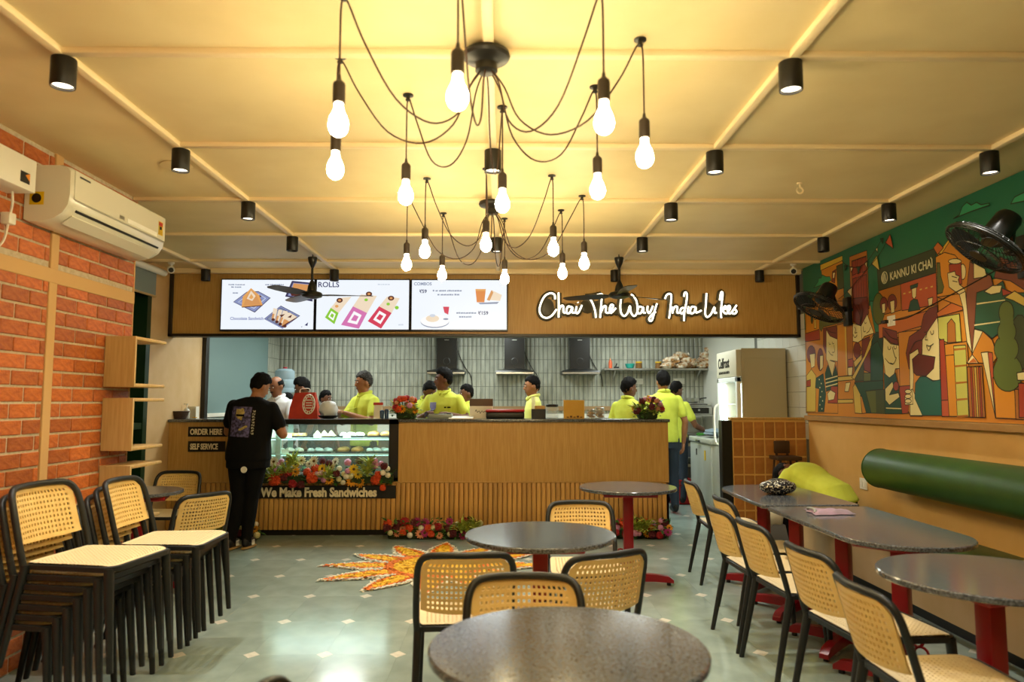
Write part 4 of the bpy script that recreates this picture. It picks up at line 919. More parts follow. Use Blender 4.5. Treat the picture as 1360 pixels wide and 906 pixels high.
# ---- upright drinks fridge
t = thing('drinks_fridge', 'tall cream glass-door drinks fridge with a lit interior', 'fridge', (2.83, 8.26, 0))
FX0, FX1, FY0, FY1 = 2.55, 3.10, 7.90, 8.62
M_fr = mat('fridge_cream', '#b3a98c', .4)
m = MB(); m.box((FX0 + .06, FY0, .08), (FX1, FY0 + .03, 1.97)); m.box((FX0 + .06, FY1 - .03, .08), (FX1, FY1, 1.97)); m.box((FX1 - .03, FY0 + .03, .08), (FX1, FY1 - .03, 1.97)); m.box((FX0 + .06, FY0 + .03, 1.66), (FX1 - .03, FY1 - .03, 1.97)); m.box((FX0 + .06, FY0 + .03, .08), (FX1 - .03, FY1 - .03, .14))
W('cabinet', m, M_fr, 0)
W('side_inset', MB().rbox((FX0 + .09, FY0 - .006, .2), (FX1 - .005, FY0 - .0005, 1.86), .003, 1), M_fr)
W('header', MB().rbox((FX0, FY0, 1.66), (FX0 + .06, FY1, 1.955), .006, 2), mat('fridge_header', '#c4bfa9', .4))
m = place(text_mb('Celfrost', .165, .003, .003, .75), Matrix.Translation((FX0 - .002, FY1 - .07, 1.77)) @ Matrix(((0, 0, -1, 0), (-1, 0, 0, 0), (0, 1, 0, 0), (0, 0, 0, 1))))
for q in range(11): m.box((FX0 - .003, FY1 - .12 - q * .036, 1.70), (FX0 - .001, FY1 - .12 - q * .036 + (.02 if q % 3 else .028), 1.725 + .008 * (q % 2)))
W('lettering', m, M_black, 0)
m = MB()
for a, b in (((FX0, FY0, .1), (FX0 + .05, FY0 + .05, 1.655)), ((FX0, FY1 - .05, .1), (FX0 + .05, FY1, 1.655)), ((FX0, FY0, .1), (FX0 + .05, FY1, .16)), ((FX0, FY0, 1.60), (FX0 + .05, FY1, 1.655))): m.rbox(a, b, .006, 1)
W('door_frame', m, mat('fridge_white', '#e6ece8', .3))
W('door_glass', MB().box((FX0 + .02, FY0 + .05, .16), (FX0 + .026, FY1 - .05, 1.60)), mat('fridge_glass', '#e8fbff', .03, alpha=.15), 0)
W('inner_liner', MB().box((FX1 - .05, FY0 + .03, .14), (FX1 - .03, FY1 - .03, 1.65)), mat('fridge_liner', '#f4fbff', .4), 0)
for yy in (FY0 + .055, FY1 - .08): W('led_tube', MB().box((FX0 + .065, yy, .2), (FX0 + .085, yy + .025, 1.58)), mat('fridge_led', '#f2ffff', .4, emit=14, ecol='#e4fbff'), 0)
for z in (.45, .75, 1.05, 1.35): W('wire_shelf', MB().box((FX0 + .09, FY0 + .035, z), (FX1 - .05, FY1 - .035, z + .012)), M_white)
W('door_handle', MB().tube(smooth_path([(FX0, FY1 - .03, 1.35), (FX0 - .045, FY1 - .03, 1.30), (FX0 - .05, FY1 - .03, 1.1), (FX0 - .045, FY1 - .03, .92), (FX0, FY1 - .03, .88)], 5), .012, 8), M_white)
W('plinth', MB().box((FX0 + .08, FY0 + .03, 0), (FX1 - .02, FY1 - .03, .08)), M_black)
# ---- water dispenser at the back left
t = thing('water_dispenser', 'white water dispenser with an upturned clear bottle', 'dispenser', (-3.12, 10.35, 0))
obj('cabinet', MB().rbox((-.16, -.16, 0), (.16, .16, 1.42), .02, 2), M_wtile, t); obj('tap_recess', MB().rbox((-.1, -.165, 1.10), (.1, -.155, 1.3), .004, 1), M_dsteel, t); obj('tap', MB().cyl((0, -.16, 1.26), (0, -.2, 1.26), .012), M_steel, t)
obj('bottle', MB().lathe([(.03, 1.42), (.05, 1.45), (.135, 1.52), (.14, 1.56), (.132, 1.58), (.14, 1.6), (.14, 1.68), (.132, 1.7), (.14, 1.72), (.135, 1.82), (.10, 1.85), (.001, 1.855)], 24), mat('bottle_pet', '#9fb4bd', .08, alpha=.7), t); obj('bottle_seal', MB().lathe([(.03, 1.855), (.03, 1.875), (.001, 1.88)], 12), mat('seal_red', '#a82b33', .4), t)

# ================================================================== FURNITURE
def perforated(nx, ny, frac, fn):
    """woven sheet with a real hole in every cell; fn(u, v, side) -> point, u and v in 0..1"""
    mb = MB(); b = .06
    def cell(u0, u1, v0, v1, hole):
        du, dv = (u1 - u0) * (1 - frac) / 2, (v1 - v0) * (1 - frac) / 2
        O = [(u0, v0), (u1, v0), (u1, v1), (u0, v1)]; I = [(u0 + du, v0 + dv), (u1 - du, v0 + dv), (u1 - du, v1 - dv), (u0 + du, v1 - dv)]
        if not hole:
            mb.add([fn(*p, 0) for p in O] + [fn(*p, 1) for p in O], [(0, 1, 2, 3), (7, 6, 5, 4)]); return
        vs = [fn(*p, 0) for p in O] + [fn(*p, 0) for p in I] + [fn(*p, 1) for p in O] + [fn(*p, 1) for p in I]; fs = []
        for k in range(4):
            j = (k + 1) % 4
            fs += [(k, j, 4 + j, 4 + k), (8 + j, 8 + k, 12 + k, 12 + j), (4 + k, 4 + j, 12 + j, 12 + k)]
        mb.add(vs, fs)
    us = [0] + [b + (1 - 2 * b) * i / nx for i in range(nx + 1)] + [1]; vs_ = [0] + [b + (1 - 2 * b) * i / ny for i in range(ny + 1)] + [1]
    for i in range(nx + 2):
        for j in range(ny + 2):
            cell(us[i], us[i + 1], vs_[j], vs_[j + 1], 0 < i <= nx and 0 < j <= ny)
    return mb
def back_pt(u, v, s):
    hw = .188 - .004 * v; t_ = max(0, (v - .80) / .2); hw -= .040 * t_ ** 2
    x = (u * 2 - 1) * hw; z = .500 + .235 * v
    y = -.232 - .062 * v - .045 * (1 - (x / .19) ** 2)
    if v < .15: z += .012 * (1 - v / .15) * (abs(u * 2 - 1) ** 3)
    return (x, y - s * .007, z)
def seat_pt(u, v, s):
    hw = .193 + .022 * v; t_ = max(0, (v - .82) / .18); hw -= .035 * t_ ** 2.5
    t0 = max(0, (.1 - v) / .1); hw -= .012 * t0 ** 2
    x = (u * 2 - 1) * hw; y = -.198 + .420 * v
    z = .4395 - .006 * (1 - (x / .2) ** 2) * math.sin(PI * min(1, v * 1.1)) - .012 * t_ ** 2
    return (x, y, z - s * .011)
ch = thing('cane_chair', 'x', 'chair', group='cane chairs')
obj('seat', perforated(19, 19, .40, seat_pt), M_seat, ch, sharp=30)
obj('backrest', perforated(17, 9, .52, back_pt), M_cane, ch, sharp=30)
# moulded tray round the seat
def outline(hwf, hwr, yf, yr, rf, rr):
    p = []
    for cx, cy, r, a0 in ((hwf - rf, yf - rf, rf, 0), (-(hwf - rf), yf - rf, rf, PI / 2), (-(hwr - rr), yr + rr, rr, PI), (hwr - rr, yr + rr, rr, 1.5 * PI)):
        for k in range(6): a = a0 + k * PI / 10; p.append((cx + r * math.cos(a), cy + r * math.sin(a)))
    return p
o1 = outline(.222, .200, .228, -.205, .06, .03); o2 = outline(.212, .19, .218, -.195, .055, .025); o3 = outline(.205, .182, .212, -.188, .05, .022)
m = MB()
rg = [[(x, y, .425) for x, y in o3], [(x, y, .434) for x, y in o2], [(x, y, .430) for x, y in o1], [(x, y, .409) for x, y in o1], [(x, y, .407) for x, y in o2], [(x, y, .42) for x, y in o2], [(x, y, .42) for x, y in o3]]
m.rings(rg, cap=False, closed=True)
obj('seat_frame', m, M_charc, ch, sharp=50)
L_ = [(-.202, -.195, .40), (-.207, -.212, .47), (-.206, -.236, .56), (-.203, -.258, .64), (-.198, -.274, .69), (-.183, -.292, .726), (-.15, -.309, .745), (-.075, -.328, .750)]
pth = L_ + [(0, -.336, .750)] + [(-x, y, z) for x, y, z in reversed(L_)]
obj('back_frame', MB().tube(smooth_path(pth, 4), .0145, 8), M_charc, ch, sharp=60)
for sx in (-1, 1):
    def leg(p0, p1, r0, r1):
        m = MB(); rings = []
        for k, f in enumerate((0, .3, .7, 1)):
            p = Vector(p0).lerp(Vector(p1), f); r = r0 + (r1 - r0) * f
            rings.append([(p.x + r * c * 1.0, p.y + r * s, p.z) for c, s in ((1, .55), (.55, 1), (-.55, 1), (-1, .55), (-1, -.55), (-.55, -1), (.55, -1), (1, -.55))])
        return m.rings(rings)
    obj('leg', leg((sx * .203, .195, .425), (sx * .213, .228, 0), .0185, .0115), M_charc, ch, sharp=60)
    obj('leg', leg((sx * .200, -.192, .43), (sx * .213, -.282, 0), .0175, .0115), M_charc, ch, sharp=60)
obj('stop_clip', MB().rbox((.196, -.262, .60), (.206, -.246, .612), .002, 1), M_black, ch)
first = [True]
def chair(x, y, rz, label, group='cane chairs', z=0.0):
    if first[0]:
        first[0] = False; ch.location = (x, y, z); ch.rotation_euler = (0, 0, rz); ch['label'] = label; ch['group'] = group; return ch
    return dup(ch, (x, y, z), rz, label, group)
nth = ['bottom', 'second', 'third', 'fourth', 'fifth', 'sixth', 'seventh']
def stack(x, y, rz, n, zt, lab, group):
    f = Vector((-math.sin(rz), math.cos(rz), 0))
    for k in range(n):
        q = Vector((x, y, 0)) - f * .045 * (n - 1 - k)
        chair(q.x, q.y, rz, 'cane chair, %s, in the %s' % ('topmost' if k == n - 1 else nth[k] + ' up' if k else 'lowest', lab), group, zt * k / (n - 1))
stack(-1.843, 3.385, -1.70, 7, .25, 'front stack by the brick wall', 'front stack of cane chairs')
stack(-1.795, 4.046, -1.556, 6, .205, 'rear stack by the brick wall', 'rear stack of cane chairs')
chair(-.175, 3.37, .06, 'cane chair with its back to the viewer, left of the middle round table', 'loose cane chairs')
chair(.074, 2.36, PI, 'cane chair facing the viewer across the nearest round table', 'loose cane chairs')
chair(.31, 3.35, .45, 'cane chair turned left with its back to the viewer at the middle round table', 'loose cane chairs')
chair(.477, 4.30, PI, 'cane chair facing the viewer behind the middle round table', 'loose cane chairs')
chair(-.215, 1.56, -1.57, 'cane chair just showing at the bottom edge left of the nearest table', 'loose cane chairs')
for i, (x, y, rz) in enumerate(((1.785, 5.78, -1.62), (1.735, 4.80, -1.57), (1.565, 4.32, -1.53), (1.59, 3.85, -1.50), (1.60, 3.19, -1.46), (1.535, 2.56, -1.56))):
    chair(x, y, rz, 'cane chair facing the wall tables, %s' % ['farthest, beside the end of the counter', 'second from the counter, half hidden by the next', 'third from the counter', 'fourth from the counter', 'second nearest the viewer', 'nearest the viewer at the right'][i], 'row of chairs along the wall tables')
chair(-2.93, 6.32, PI - .05, 'cane chair in the left corner facing the viewer', 'loose cane chairs')
chair(-2.28, 5.22, .95, 'cane chair with its back to the viewer at the small corner table', 'loose cane chairs')

# ---- tables
TZ = .735
def disc(r, z0, z1, n=48):
    b = .005
    return MB().lathe([(.001, z0), (r - b, z0), (r, z0 + b), (r, z1 - b), (r - b, z1), (.001, z1)], n)
def pedestal(t, x, y, rot=0, plate=.2):
    M = Matrix.Translation((x, y, 0)) @ Matrix.Rotation(rot, 4, 'Z')
    top = TZ - .024
    obj('top_bracket', MB().rbox((-plate, -plate, top - .036), (plate, plate, top - .0005), .006, 1, M=M), M_red, t)
    obj('column', MB().rbox((-.037, -.037, .05), (.037, .037, top - .03), .008, 2, M=M), M_red, t)
    for k in range(4):
        a = k * PI / 2; N = M @ Matrix.Rotation(a, 4, 'Z')
        m = MB(); rings = []
        for xx, h, zc in ((.02, .03, .06), (.2, .026, .055), (.30, .022, .045), (.335, .012, .03)):
            rings.append([N @ Vector((xx, -.026, zc - h)), N @ Vector((xx, .026, zc - h)), N @ Vector((xx, .024, zc + h)), N @ Vector((xx, -.024, zc + h))])
        f = obj('foot', m.rings(rings), M_red, t)
        obj('foot_pad', place(MB().lathe([(.016, 0), (.016, .03)], 10), N @ Matrix.Translation((.30, 0, 0))), M_black, f)
        # scroll bracket between column and foot
        g = MB()
        for (cx, cz, r) in ((.06, .24, .026), (.075, .185, .03), (.10, .13, .032), (.05, .12, .02)):
            g.tube([N @ Vector((cx + r * math.cos(b * PI / 6), 0, cz + r * math.sin(b * PI / 6))) for b in range(12)], .0065, 5, closed=True)
        obj('scroll', g, M_red, f)
def round_table(x, y, r, label, rot=0, z=None):
    t = thing('round_table', label, 'table', (x, y, 0), group='granite tables')
    obj('table_top', disc(r, TZ - .024, TZ), M_granite, t)
    pedestal(t, 0, 0, rot)
round_table(.17, 1.985, .37, 'round grey granite table nearest the viewer', .1)
round_table(.18, 3.62, .37, 'round grey granite table in the middle of the hall', 0)
round_table(.95, 5.60, .37, 'round grey granite table on a red pedestal near the counter end', -.05)
round_table(1.82, 2.76, .38, 'round grey granite table by the wall at the right edge', .2)
round_table(-2.66, 5.38, .30, 'small round table in the left corner behind the stacked chairs', .3)
def slab_table(y0, y1, round_near, label):
    x0, x1 = 1.63, 2.25; r = (x1 - x0) / 2; xc = (x0 + x1) / 2; yc = (y0 + y1) / 2
    t = thing('wall_table', label, 'table', (xc, yc, 0), group='granite tables')
    p = []
    hy = (y1 - y0) / 2
    if round_near:
        p = [(r, hy - .02), (r - .02, hy), (-r + .02, hy), (-r, hy - .02)] + [(-r * math.cos(k * PI / 24), -(hy - r) - r * math.sin(k * PI / 24)) for k in range(25)]
    else:
        p = [(-r, -hy + .02), (-r + .02, -hy), (r - .02, -hy), (r, -hy + .02)] + [(r * math.cos(k * PI / 24), (hy - r) + r * math.sin(k * PI / 24)) for k in range(25)]
    c = .005
    def sc(q, d): 
        l = math.hypot(*q); return (q[0] * (1 - d / l), q[1] * (1 - d / l))
    m = MB(); m.rings([[(*sc(q, c), TZ - .024) for q in p], [(*q, TZ - .019) for q in p], [(*q, TZ - .005) for q in p], [(*sc(q, c), TZ) for q in p]])
    obj('table_top', m, M_granite, t)
    for yy in (-.30, .30): pedestal(t, 0, yy, PI / 4, .17)
slab_table(3.25, 4.53, True, 'long granite wall table with a rounded near end and a pink cloth')
slab_table(4.60, 5.72, False, 'far granite wall table carrying the glittery pouch')

# ---- bench and bolster along the right wall
t = thing('wall_bench', 'long fixed bench with a green padded seat under the mural wall', 'bench', (2.87, 3.2, 0))
W('carcass', MB().box((2.66, -.3, .07), (XR - .016, 6.55, .38)), M_beige)
W('toe_kick', MB().box((2.69, -.3, 0), (XR - .016, 6.55, .07)), M_black)
W('front_lip', MB().rbox((2.645, -.3, .36), (2.66, 6.55, .39), .003, 1), M_wood)
for k in range(5): W('seat_cushion', MB().rbox((2.62, -.3 + k * 1.372, .385), (XR - .016, -.3 + (k + 1) * 1.372 - .006, .455), .02, 3), M_green)
t = thing('bolster_backrest', 'long green cylindrical bolster backrest fixed to the ochre wall', 'bolster', (2.972, 2.7, .86))
pr = [(.002, 0), (.08, .004), (.12, .018), (.143, .045), (.152, .085), (.152, 6.05)]
m = MB(); m.rings([[(r * math.cos(2 * PI * k / 36), 5.80 - 2.7 - d, r * math.sin(2 * PI * k / 36)) for k in range(36)] for r, d in pr])
obj('cover', m, M_green, t, sharp=50)
obj('end_piping', MB().tube([(.150 * math.cos(2 * PI * k / 36), 5.80 - 2.7 - .075, .150 * math.sin(2 * PI * k / 36)) for k in range(36)], .005, 6, closed=True), M_green, t)
obj('wall_fixing', MB().box((.13, -2.9, -.03), (.157, 2.9, .03)), M_black, t)

# ---- things on and around the wall tables
t = thing('glitter_pouch', 'glittery black and silver pouch on the far wall table', 'pouch', (1.925, 5.12, TZ + .0005), .2)
obj('pouch_body', MB().ell((0, 0, .05), (.135, .085, .052), 20, 12, fn=lambda d: 1 + .13 * noise.noise(d * 3) - .1 * max(0, abs(d.x) - .8)), mat('sequins', '#17161a', .25, metal=.5, c2='#d8d2b8', scale=75, detail=2, ramp=(.5, .62), bump=.6, bscale=90), t)
obj('zip', MB().tube(smooth_path([(-.13, 0, .06), (-.05, .0, .103), (.06, 0, .1), (.13, 0, .055)], 5), .004, 6), M_steel, t)
t = thing('folded_towel', 'crumpled pink and grey towel on the long wall table', 'towel', (1.905, 4.26, TZ + .0005), -.1)
m = MB(); NX, NY = 22, 12; vs = []
for j in range(NY + 1):
    for i in range(NX + 1):
        u, v = i / NX * 2 - 1, j / NY * 2 - 1
        e = max(0, 1 - max(abs(u), abs(v)) ** 6)
        vs.append((u * .12 + .02 * noise.noise(Vector((u, v * 2, 1))), v * .09 * (1 - .3 * u) + .02 * noise.noise(Vector((u * 2, v, 5))), .004 + e * (.016 + .012 * noise.noise(Vector((u * 2.2, v * 2.2, 3))))))
m.add(vs, [(j * (NX + 1) + i, j * (NX + 1) + i + 1, (j + 1) * (NX + 1) + i + 1, (j + 1) * (NX + 1) + i) for j in range(NY) for i in range(NX)])
obj('towel', m, mat('towel', '#a08392', .9, c2='#8a7a80', scale=14, bump=.5, bscale=180), t, sharp=0)
m = MB()
for k in range(3): m.tube(smooth_path([(-.11 + .01 * k, -.07 + .012 * k, .01), (-.10, -.03, .024), (-.115, .02, .026), (-.11, .07, .014)], 4), .007, 6)
obj('towel_fold', m, mat('towel_grey', '#8f8f86', .9), t)
t = thing('carrier_bag', 'pale carrier bag standing on the floor under the far table', 'bag', (2.17, 5.95, 0))
m = MB(); m.rings([[(-.12, -.07, 0), (.12, -.07, 0), (.12, .07, 0), (-.12, .07, 0)], [(-.13, -.08, .2), (.13, -.08, .2), (.13, .08, .2), (-.13, .08, .2)], [(-.11, -.05, .4), (.10, -.05, .39), (.10, .05, .4), (-.1, .05, .41)]])
obj('bag_body', m, mat('grey_poly', '#77746a', .45), t); obj('bag_top', MB().ell((0, 0, .43), (.10, .06, .09), 14, 8, fn=lambda d: 1 + .3 * noise.noise(d * 3)), mat('cream_poly', '#cfc29c', .4), t)
t = thing('bar_stool', 'dark wooden bar stool with a low back against the tiled partition', 'stool', (2.81, 7.25, 0)); t.scale = (.72, .8, .97)
M_dw = mat('dark_wood', '#3f2813', .5)
obj('seat', MB().rbox((-.17, -.15, .83), (.17, .15, .87), .01, 2), M_dw, t); obj('backrest', MB().rbox((-.11, .09, .89), (.11, .13, 1.02), .012, 2), M_dw, t); obj('back_post', MB().box((-.09, .1, .86), (-.06, .125, .9)).box((.06, .1, .86), (.09, .125, .9)), M_dw, t)
for a in (-1, 1):
    for b in (-1, 1): obj('leg', MB().cyl((a * .11, b * .10, .84), (a * .2, b * .16, 0), .016, .014, n=10), M_dw, t)
obj('rung', MB().tube([(-.16, -.13, .3), (.16, -.13, .3), (.16, .13, .3), (-.16, .13, .3)], .01, 6, closed=True), M_dw, t)

# ================================================================== PEOPLE
import numpy as np
def skin_mat(n, c): return mat('skin_' + n, c, .5, c2=tuple(max(0, x - .03) for x in [int(c[i:i + 2], 16) / 255 for i in (1, 3, 5)]), scale=15)
SK1, SK2, SK3 = skin_mat('tan', '#8a5a3c'), skin_mat('brown', '#6f452c'), skin_mat('warm', '#a06c48')
M_polo = mat('lime_polo', '#d2dc52', .8, c2='#c6d044', scale=9, bump=.15, bscale=40)
M_tblack = mat('black_cotton', '#0d0c0c', .9, bump=.15, bscale=30, spec=.2)
M_trouser = mat('dark_trousers', '#20242a', .8, bump=.15, bscale=30)
M_wshirt = mat('white_shirt', '#d9dbdc', .75, bump=.15, bscale=30)
M_jeans = mat('navy_jeans', '#2a3442', .85)
M_hair = mat('black_hair', '#0b0806', .75, bump=.8, bscale=70, spec=.15)
M_ghair = mat('grey_hair', '#1a1816', .7, c2='#4b4843', scale=60, bump=.8, bscale=70, spec=.2)
M_shoe = mat('black_shoe', '#100f0f', .4); M_sole = mat('gum_sole', '#b08a4e', .6); M_eye = mat('eye_white', '#d8d2c8', .3); M_dark = mat('iris_brow', '#120b07', .5); M_lip = mat('lip', '#7a4236', .5)
def sec_loft(secs, n=18):
    """secs: (centre, half width, half depth, matrix)"""
    rings = []
    for c, a, b, M in secs:
        rings.append([M @ Vector((c[0] + a * math.copysign(abs(math.cos(t)) ** .85, math.cos(t)), c[1] + b * math.copysign(abs(math.sin(t)) ** .85, math.sin(t)), c[2])) for t in [2 * PI * k / n for k in range(n)]])
    return MB().rings(rings)
def limb(pts, rs, n=12):
    m = MB().tube(pts, rs, n)
    m.ell(pts[0], (rs[0],) * 3, n, 8); m.ell(pts[-1], (rs[-1],) * 3, n, 8)
    return m
def hand(p, d, up, s=1.0, curl=.5, side=1):
    """palm ellipsoid plus five bent fingers; d forearm direction, up = back of the hand"""
    d = Vector(d).normalized(); up = Vector(up); up = (up - d * up.dot(d)).normalized(); sd = d.cross(up) * side
    R3 = Matrix((sd, d, up)).transposed()
    palm = MB().ell(Vector(p) + d * .045 * s, (.040 * s, .052 * s, .018 * s), 12, 8, M=R3)
    f = MB()
    for i, L in enumerate((.070, .080, .075, .060)):
        b = Vector(p) + d * .085 * s + sd * (i - 1.5) * .0195 * s
        c1 = b + (d * math.cos(curl * .5) - up * math.sin(curl * .5)) * L * .5 * s
        c2 = c1 + (d * math.cos(curl * 1.5) - up * math.sin(curl * 1.5)) * L * .5 * s
        f.tube([b - d * .02, b, c1, c2], [.0095 * s, .0095 * s, .0088 * s, .0068 * s], 8)
        f.ell(c2, (.0068 * s,) * 3, 8, 5)
    tb = Vector(p) + d * .02 * s - sd * .028 * s
    t1 = tb + (d * .6 - sd * .6 - up * .35).normalized() * .04 * s; t2 = t1 + (d * .9 - sd * .1 - up * .4).normalized() * .032 * s
    f.tube([tb, t1, t2], [.012 * s, .0105 * s, .008 * s], 8); f.ell(t2, (.008 * s,) * 3, 8, 5)
    return palm, f
def person(label, x, y, yaw, H=1.7, shirt=None, pants=None, skin=None, hair=None, lean=0, head=(0, 0), L=None, R=None, legs=None, girth=1.0, lgirth=None, style='short', zoff=0, hem=.86, collar=None, shoes=None, side=0, strap=None, voxel=.0105, moustache=False, beard=None):
    skin = skin or SK2; pants = pants or M_trouser; shirt = shirt or M_polo; hair = hair or M_hair; k = H / 1.7
    hip = Vector((0, 0, .95))
    U = Matrix.Translation(hip) @ Matrix.Rotation(side, 4, 'Y') @ Matrix.Rotation(-lean, 4, 'X') @ Matrix.Translation(-hip)
    half = Matrix.Translation(hip) @ Matrix.Rotation(side * .5, 4, 'Y') @ Matrix.Rotation(-lean * .5, 4, 'X') @ Matrix.Translation(-hip)
    nk = Vector((0, -.005, 1.46))
    Hm = U @ Matrix.Translation(nk) @ Matrix.Rotation(head[0], 4, 'Z') @ Matrix.Rotation(-head[1], 4, 'X') @ Matrix.Translation(-nk)
    I4 = Matrix.Identity(4); g = girth; lgr = lgirth or girth
    parts = []                                    # (MB, material number): 0 skin 1 shirt 2 trousers 3 shoes
    parts.append((sec_loft([((0, 0, hem), .172 * g, .125 * g, I4), ((0, 0, max(.93, hem + .01)), .172 * g, .125 * g, I4), ((0, .004 * g, 1.05), .160 * g, .118 * g, half), ((0, .004, 1.18), .166 * g, .12 * g, U), ((0, 0, 1.30), .185 * g, .118 * g, U), ((0, -.005, 1.385), .185 * g, .098 * g, U), ((0, -.008, 1.43), .125 * g, .075 * g, U), ((0, -.006, 1.46), .066, .062, U)]), 1))
    parts.append((sec_loft([((0, 0, .78), .165 * g, .115 * g, I4), ((0, 0, .9), .165 * g, .118 * g, I4), ((0, 0, .98), .15 * g, .105 * g, I4)]), 2))
    parts.append((limb([U @ Vector((0, -.01, 1.38)), Hm @ Vector((0, .008, 1.52))], [.056, .052]), 0))
    hd = MB().ell((0, -.006, 1.597), (.076, .095, .104), 20, 14); hd.ell((0, .030, 1.548), (.060, .064, .086), 18, 12); hd.ell((0, .040, 1.490), (.038, .042, .030), 12, 8)
    hd.ell((0, .101, 1.563), (.014, .018, .016), 10, 8); hd.ell((0, .090, 1.588), (.010, .014, .028), 10, 8)
    for s in (-1, 1): hd.ell((s * .078, -.004, 1.572), (.011, .019, .031), 10, 8)
    parts.append((place(hd, Hm), 0))
    extra = MB()
    def arm(s, spec):
        sh = U @ Vector((s * .170 * (g * .5 + .5), -.005, 1.362))
        el, wr = spec if spec else ((s * .245, -.02, 1.10), (s * .245, .06, .86))
        el, wr = Vector(el), Vector(wr)
        fg = g * .6 + .4
        parts.append((limb([sh, sh.lerp(el, .5), el], [.050 * fg, .046 * fg, .039 * fg]), 0)); parts.append((limb([el, el.lerp(wr, .35), wr], [.039 * fg, .040 * fg, .026]), 0))
        parts.append((limb([sh, sh.lerp(el, .62)], [.059 * fg, .061 * fg]), 1))
        d = wr - el; up = Vector((0, 0, 1)) if abs(d.normalized().z) < .75 else Vector((s, 0, 0))
        pm, fs = hand(wr, d, up, 1.0, .55, side=-s)
        parts.append((pm, 0)); extra.merge(fs, mi=0)
    arm(-1, L); arm(1, R)
    lg = legs or [((-.095, 0, .88), (-.105, .015, .48), (-.11, -.02, .09)), ((.095, 0, .88), (.105, .015, .48), (.11, -.02, .09))]
    for s, (a, b, c) in zip((-1, 1), lg):
        parts.append((limb([Vector(a), Vector(a).lerp(Vector(b), .5), Vector(b)], [.092 * lgr, .08 * lgr, .064 * lgr]), 2)); parts.append((limb([Vector(b), Vector(b).lerp(Vector(c), .35), Vector(c)], [.064 * lgr, .062 * lgr, .05]), 2))
        c = Vector(c); sm = MB(); sm.ell((c.x, c.y + .06, c.z - .035), (.045, .125, .042), 14, 10); sm.ell((c.x, c.y - .01, c.z - .02), (.042, .055, .055), 12, 8)
        parts.append((sm, 3))
    allm = MB()
    for mb_, mi in parts: allm.merge(mb_, mi=mi)
    raw = allm.mesh('raw', [skin, shirt, pants, M_shoe], 0)
    tree = BVHTree.FromPolygons([v.co for v in raw.vertices], [tuple(p.vertices) for p in raw.polygons]); rawm = [p.material_index for p in raw.polygons]
    tmp = bpy.data.objects.new('tmp', raw); COL.objects.link(tmp)
    rm = tmp.modifiers.new('r', 'REMESH'); rm.mode = 'VOXEL'; rm.voxel_size = voxel
    smd = tmp.modifiers.new('s', 'SMOOTH'); smd.iterations = 3; smd.factor = .5
    dg = bpy.context.evaluated_depsgraph_get(); dg.update()
    me = bpy.data.meshes.new_from_object(tmp.evaluated_get(dg)); bpy.data.objects.remove(tmp)
    body = MB(); mis = []
    for p in me.polygons:
        q = tree.find_nearest(p.center); mis.append(rawm[q[2]])
    # straighten: shoe soles flat
    minz = min(c[2].z if isinstance(c[2], Vector) else c[2][2] for c in lg) - .09
    vv = [v.co.copy() for v in me.vertices]
    for v in vv:
        if v.z < minz + .012: v.z = minz + .012 - (minz + .012 - v.z) * .1
    body.v = [tuple(v) for v in vv]; body.f = [tuple(p.vertices) for p in me.polygons]; body.m = mis
    tree2 = BVHTree.FromPolygons(vv, body.f)
    bpy.data.meshes.remove(me); bpy.data.meshes.remove(raw)
    # face
    fc = MB()
    for s in (-1, 1):
        fc.ell((s * .029, .0885, 1.594), (.0125, .0065, .0065), 10, 6, 4); fc.ell((s * .028, .0935, 1.594), (.0055, .003, .0058), 8, 6, 5)
        fc.tube([(s * .046, .078, 1.613), (s * .03, .0905, 1.619), (s * .013, .0925, 1.615)], [.0035, .005, .004], 6, 5)
    fc.ell((0, .0915, 1.527), (.022, .007, .0045), 12, 6, 6); fc.ell((0, .0895, 1.518), (.018, .007, .005), 12, 6, 6)
    if moustache: fc.ell((0, .095, 1.538), (.027, .008, .007), 12, 6, 5)
    body.merge(place(fc, Hm)); body.merge(extra)
    mats = [skin, shirt, pants, shoes or M_shoe, M_eye, M_dark, M_lip]
    def fin(mb): mb.v = [(a * k, b * k, c * k) for a, b, c in mb.v]; return mb
    o = obj('person', fin(body), mats, sharp=0, fix=False); o.data.polygons.foreach_set('use_smooth', [True] * len(o.data.polygons))
    o.location = (x, y, zoff); o.rotation_euler = (0, 0, yaw); tag(o, label, 'person')
    # hair
    seed = Vector((x * 3, y * 2, 0))
    def hfn(dv):
        front = dv.y; side_ = abs(dv.x)
        line = .40 if front > .6 else (-.85 if front < -.35 else -.85 + (front + .35) / .95 * 1.25)
        line += .16 * noise.noise(dv * 4 + seed)
        if style == 'bald': line = -.6 if front < .1 else (-.1 if side_ > .6 and front < .42 else 2)
        on = min(1, max(0, (dv.z - line) / .12))
        if style == 'bald' and dv.z > .5: on = 0
        th = .15 if style == 'tall' else .10 if style == 'short' else .03
        up_ = .15 + 1.0 * max(0, dv.z + .1)
        if style == 'tall': up_ += .6 * max(0, dv.z) * max(0, dv.y + .4)
        return (.86 + on * (.17 + th * up_ + .09 * noise.noise(dv * 3.5 + seed) + .06 * noise.noise(dv * 10 + seed)))
    hm = MB().ell((0, -.008, 1.603), (.077, .096, .103), 32, 22, fn=hfn)
    obj('hair', fin(place(hm, Hm)), hair, o, sharp=0)
    for p in o.children[-1].data.polygons: p.use_smooth = True
    if beard:
        bm_ = MB().ell((0, .034, 1.520), (.061, .062, .062), 16, 12, fn=lambda d: 1.03 if d.z < .35 else .8); obj('beard', fin(place(bm_, Hm)), M_hair, o, sharp=0)
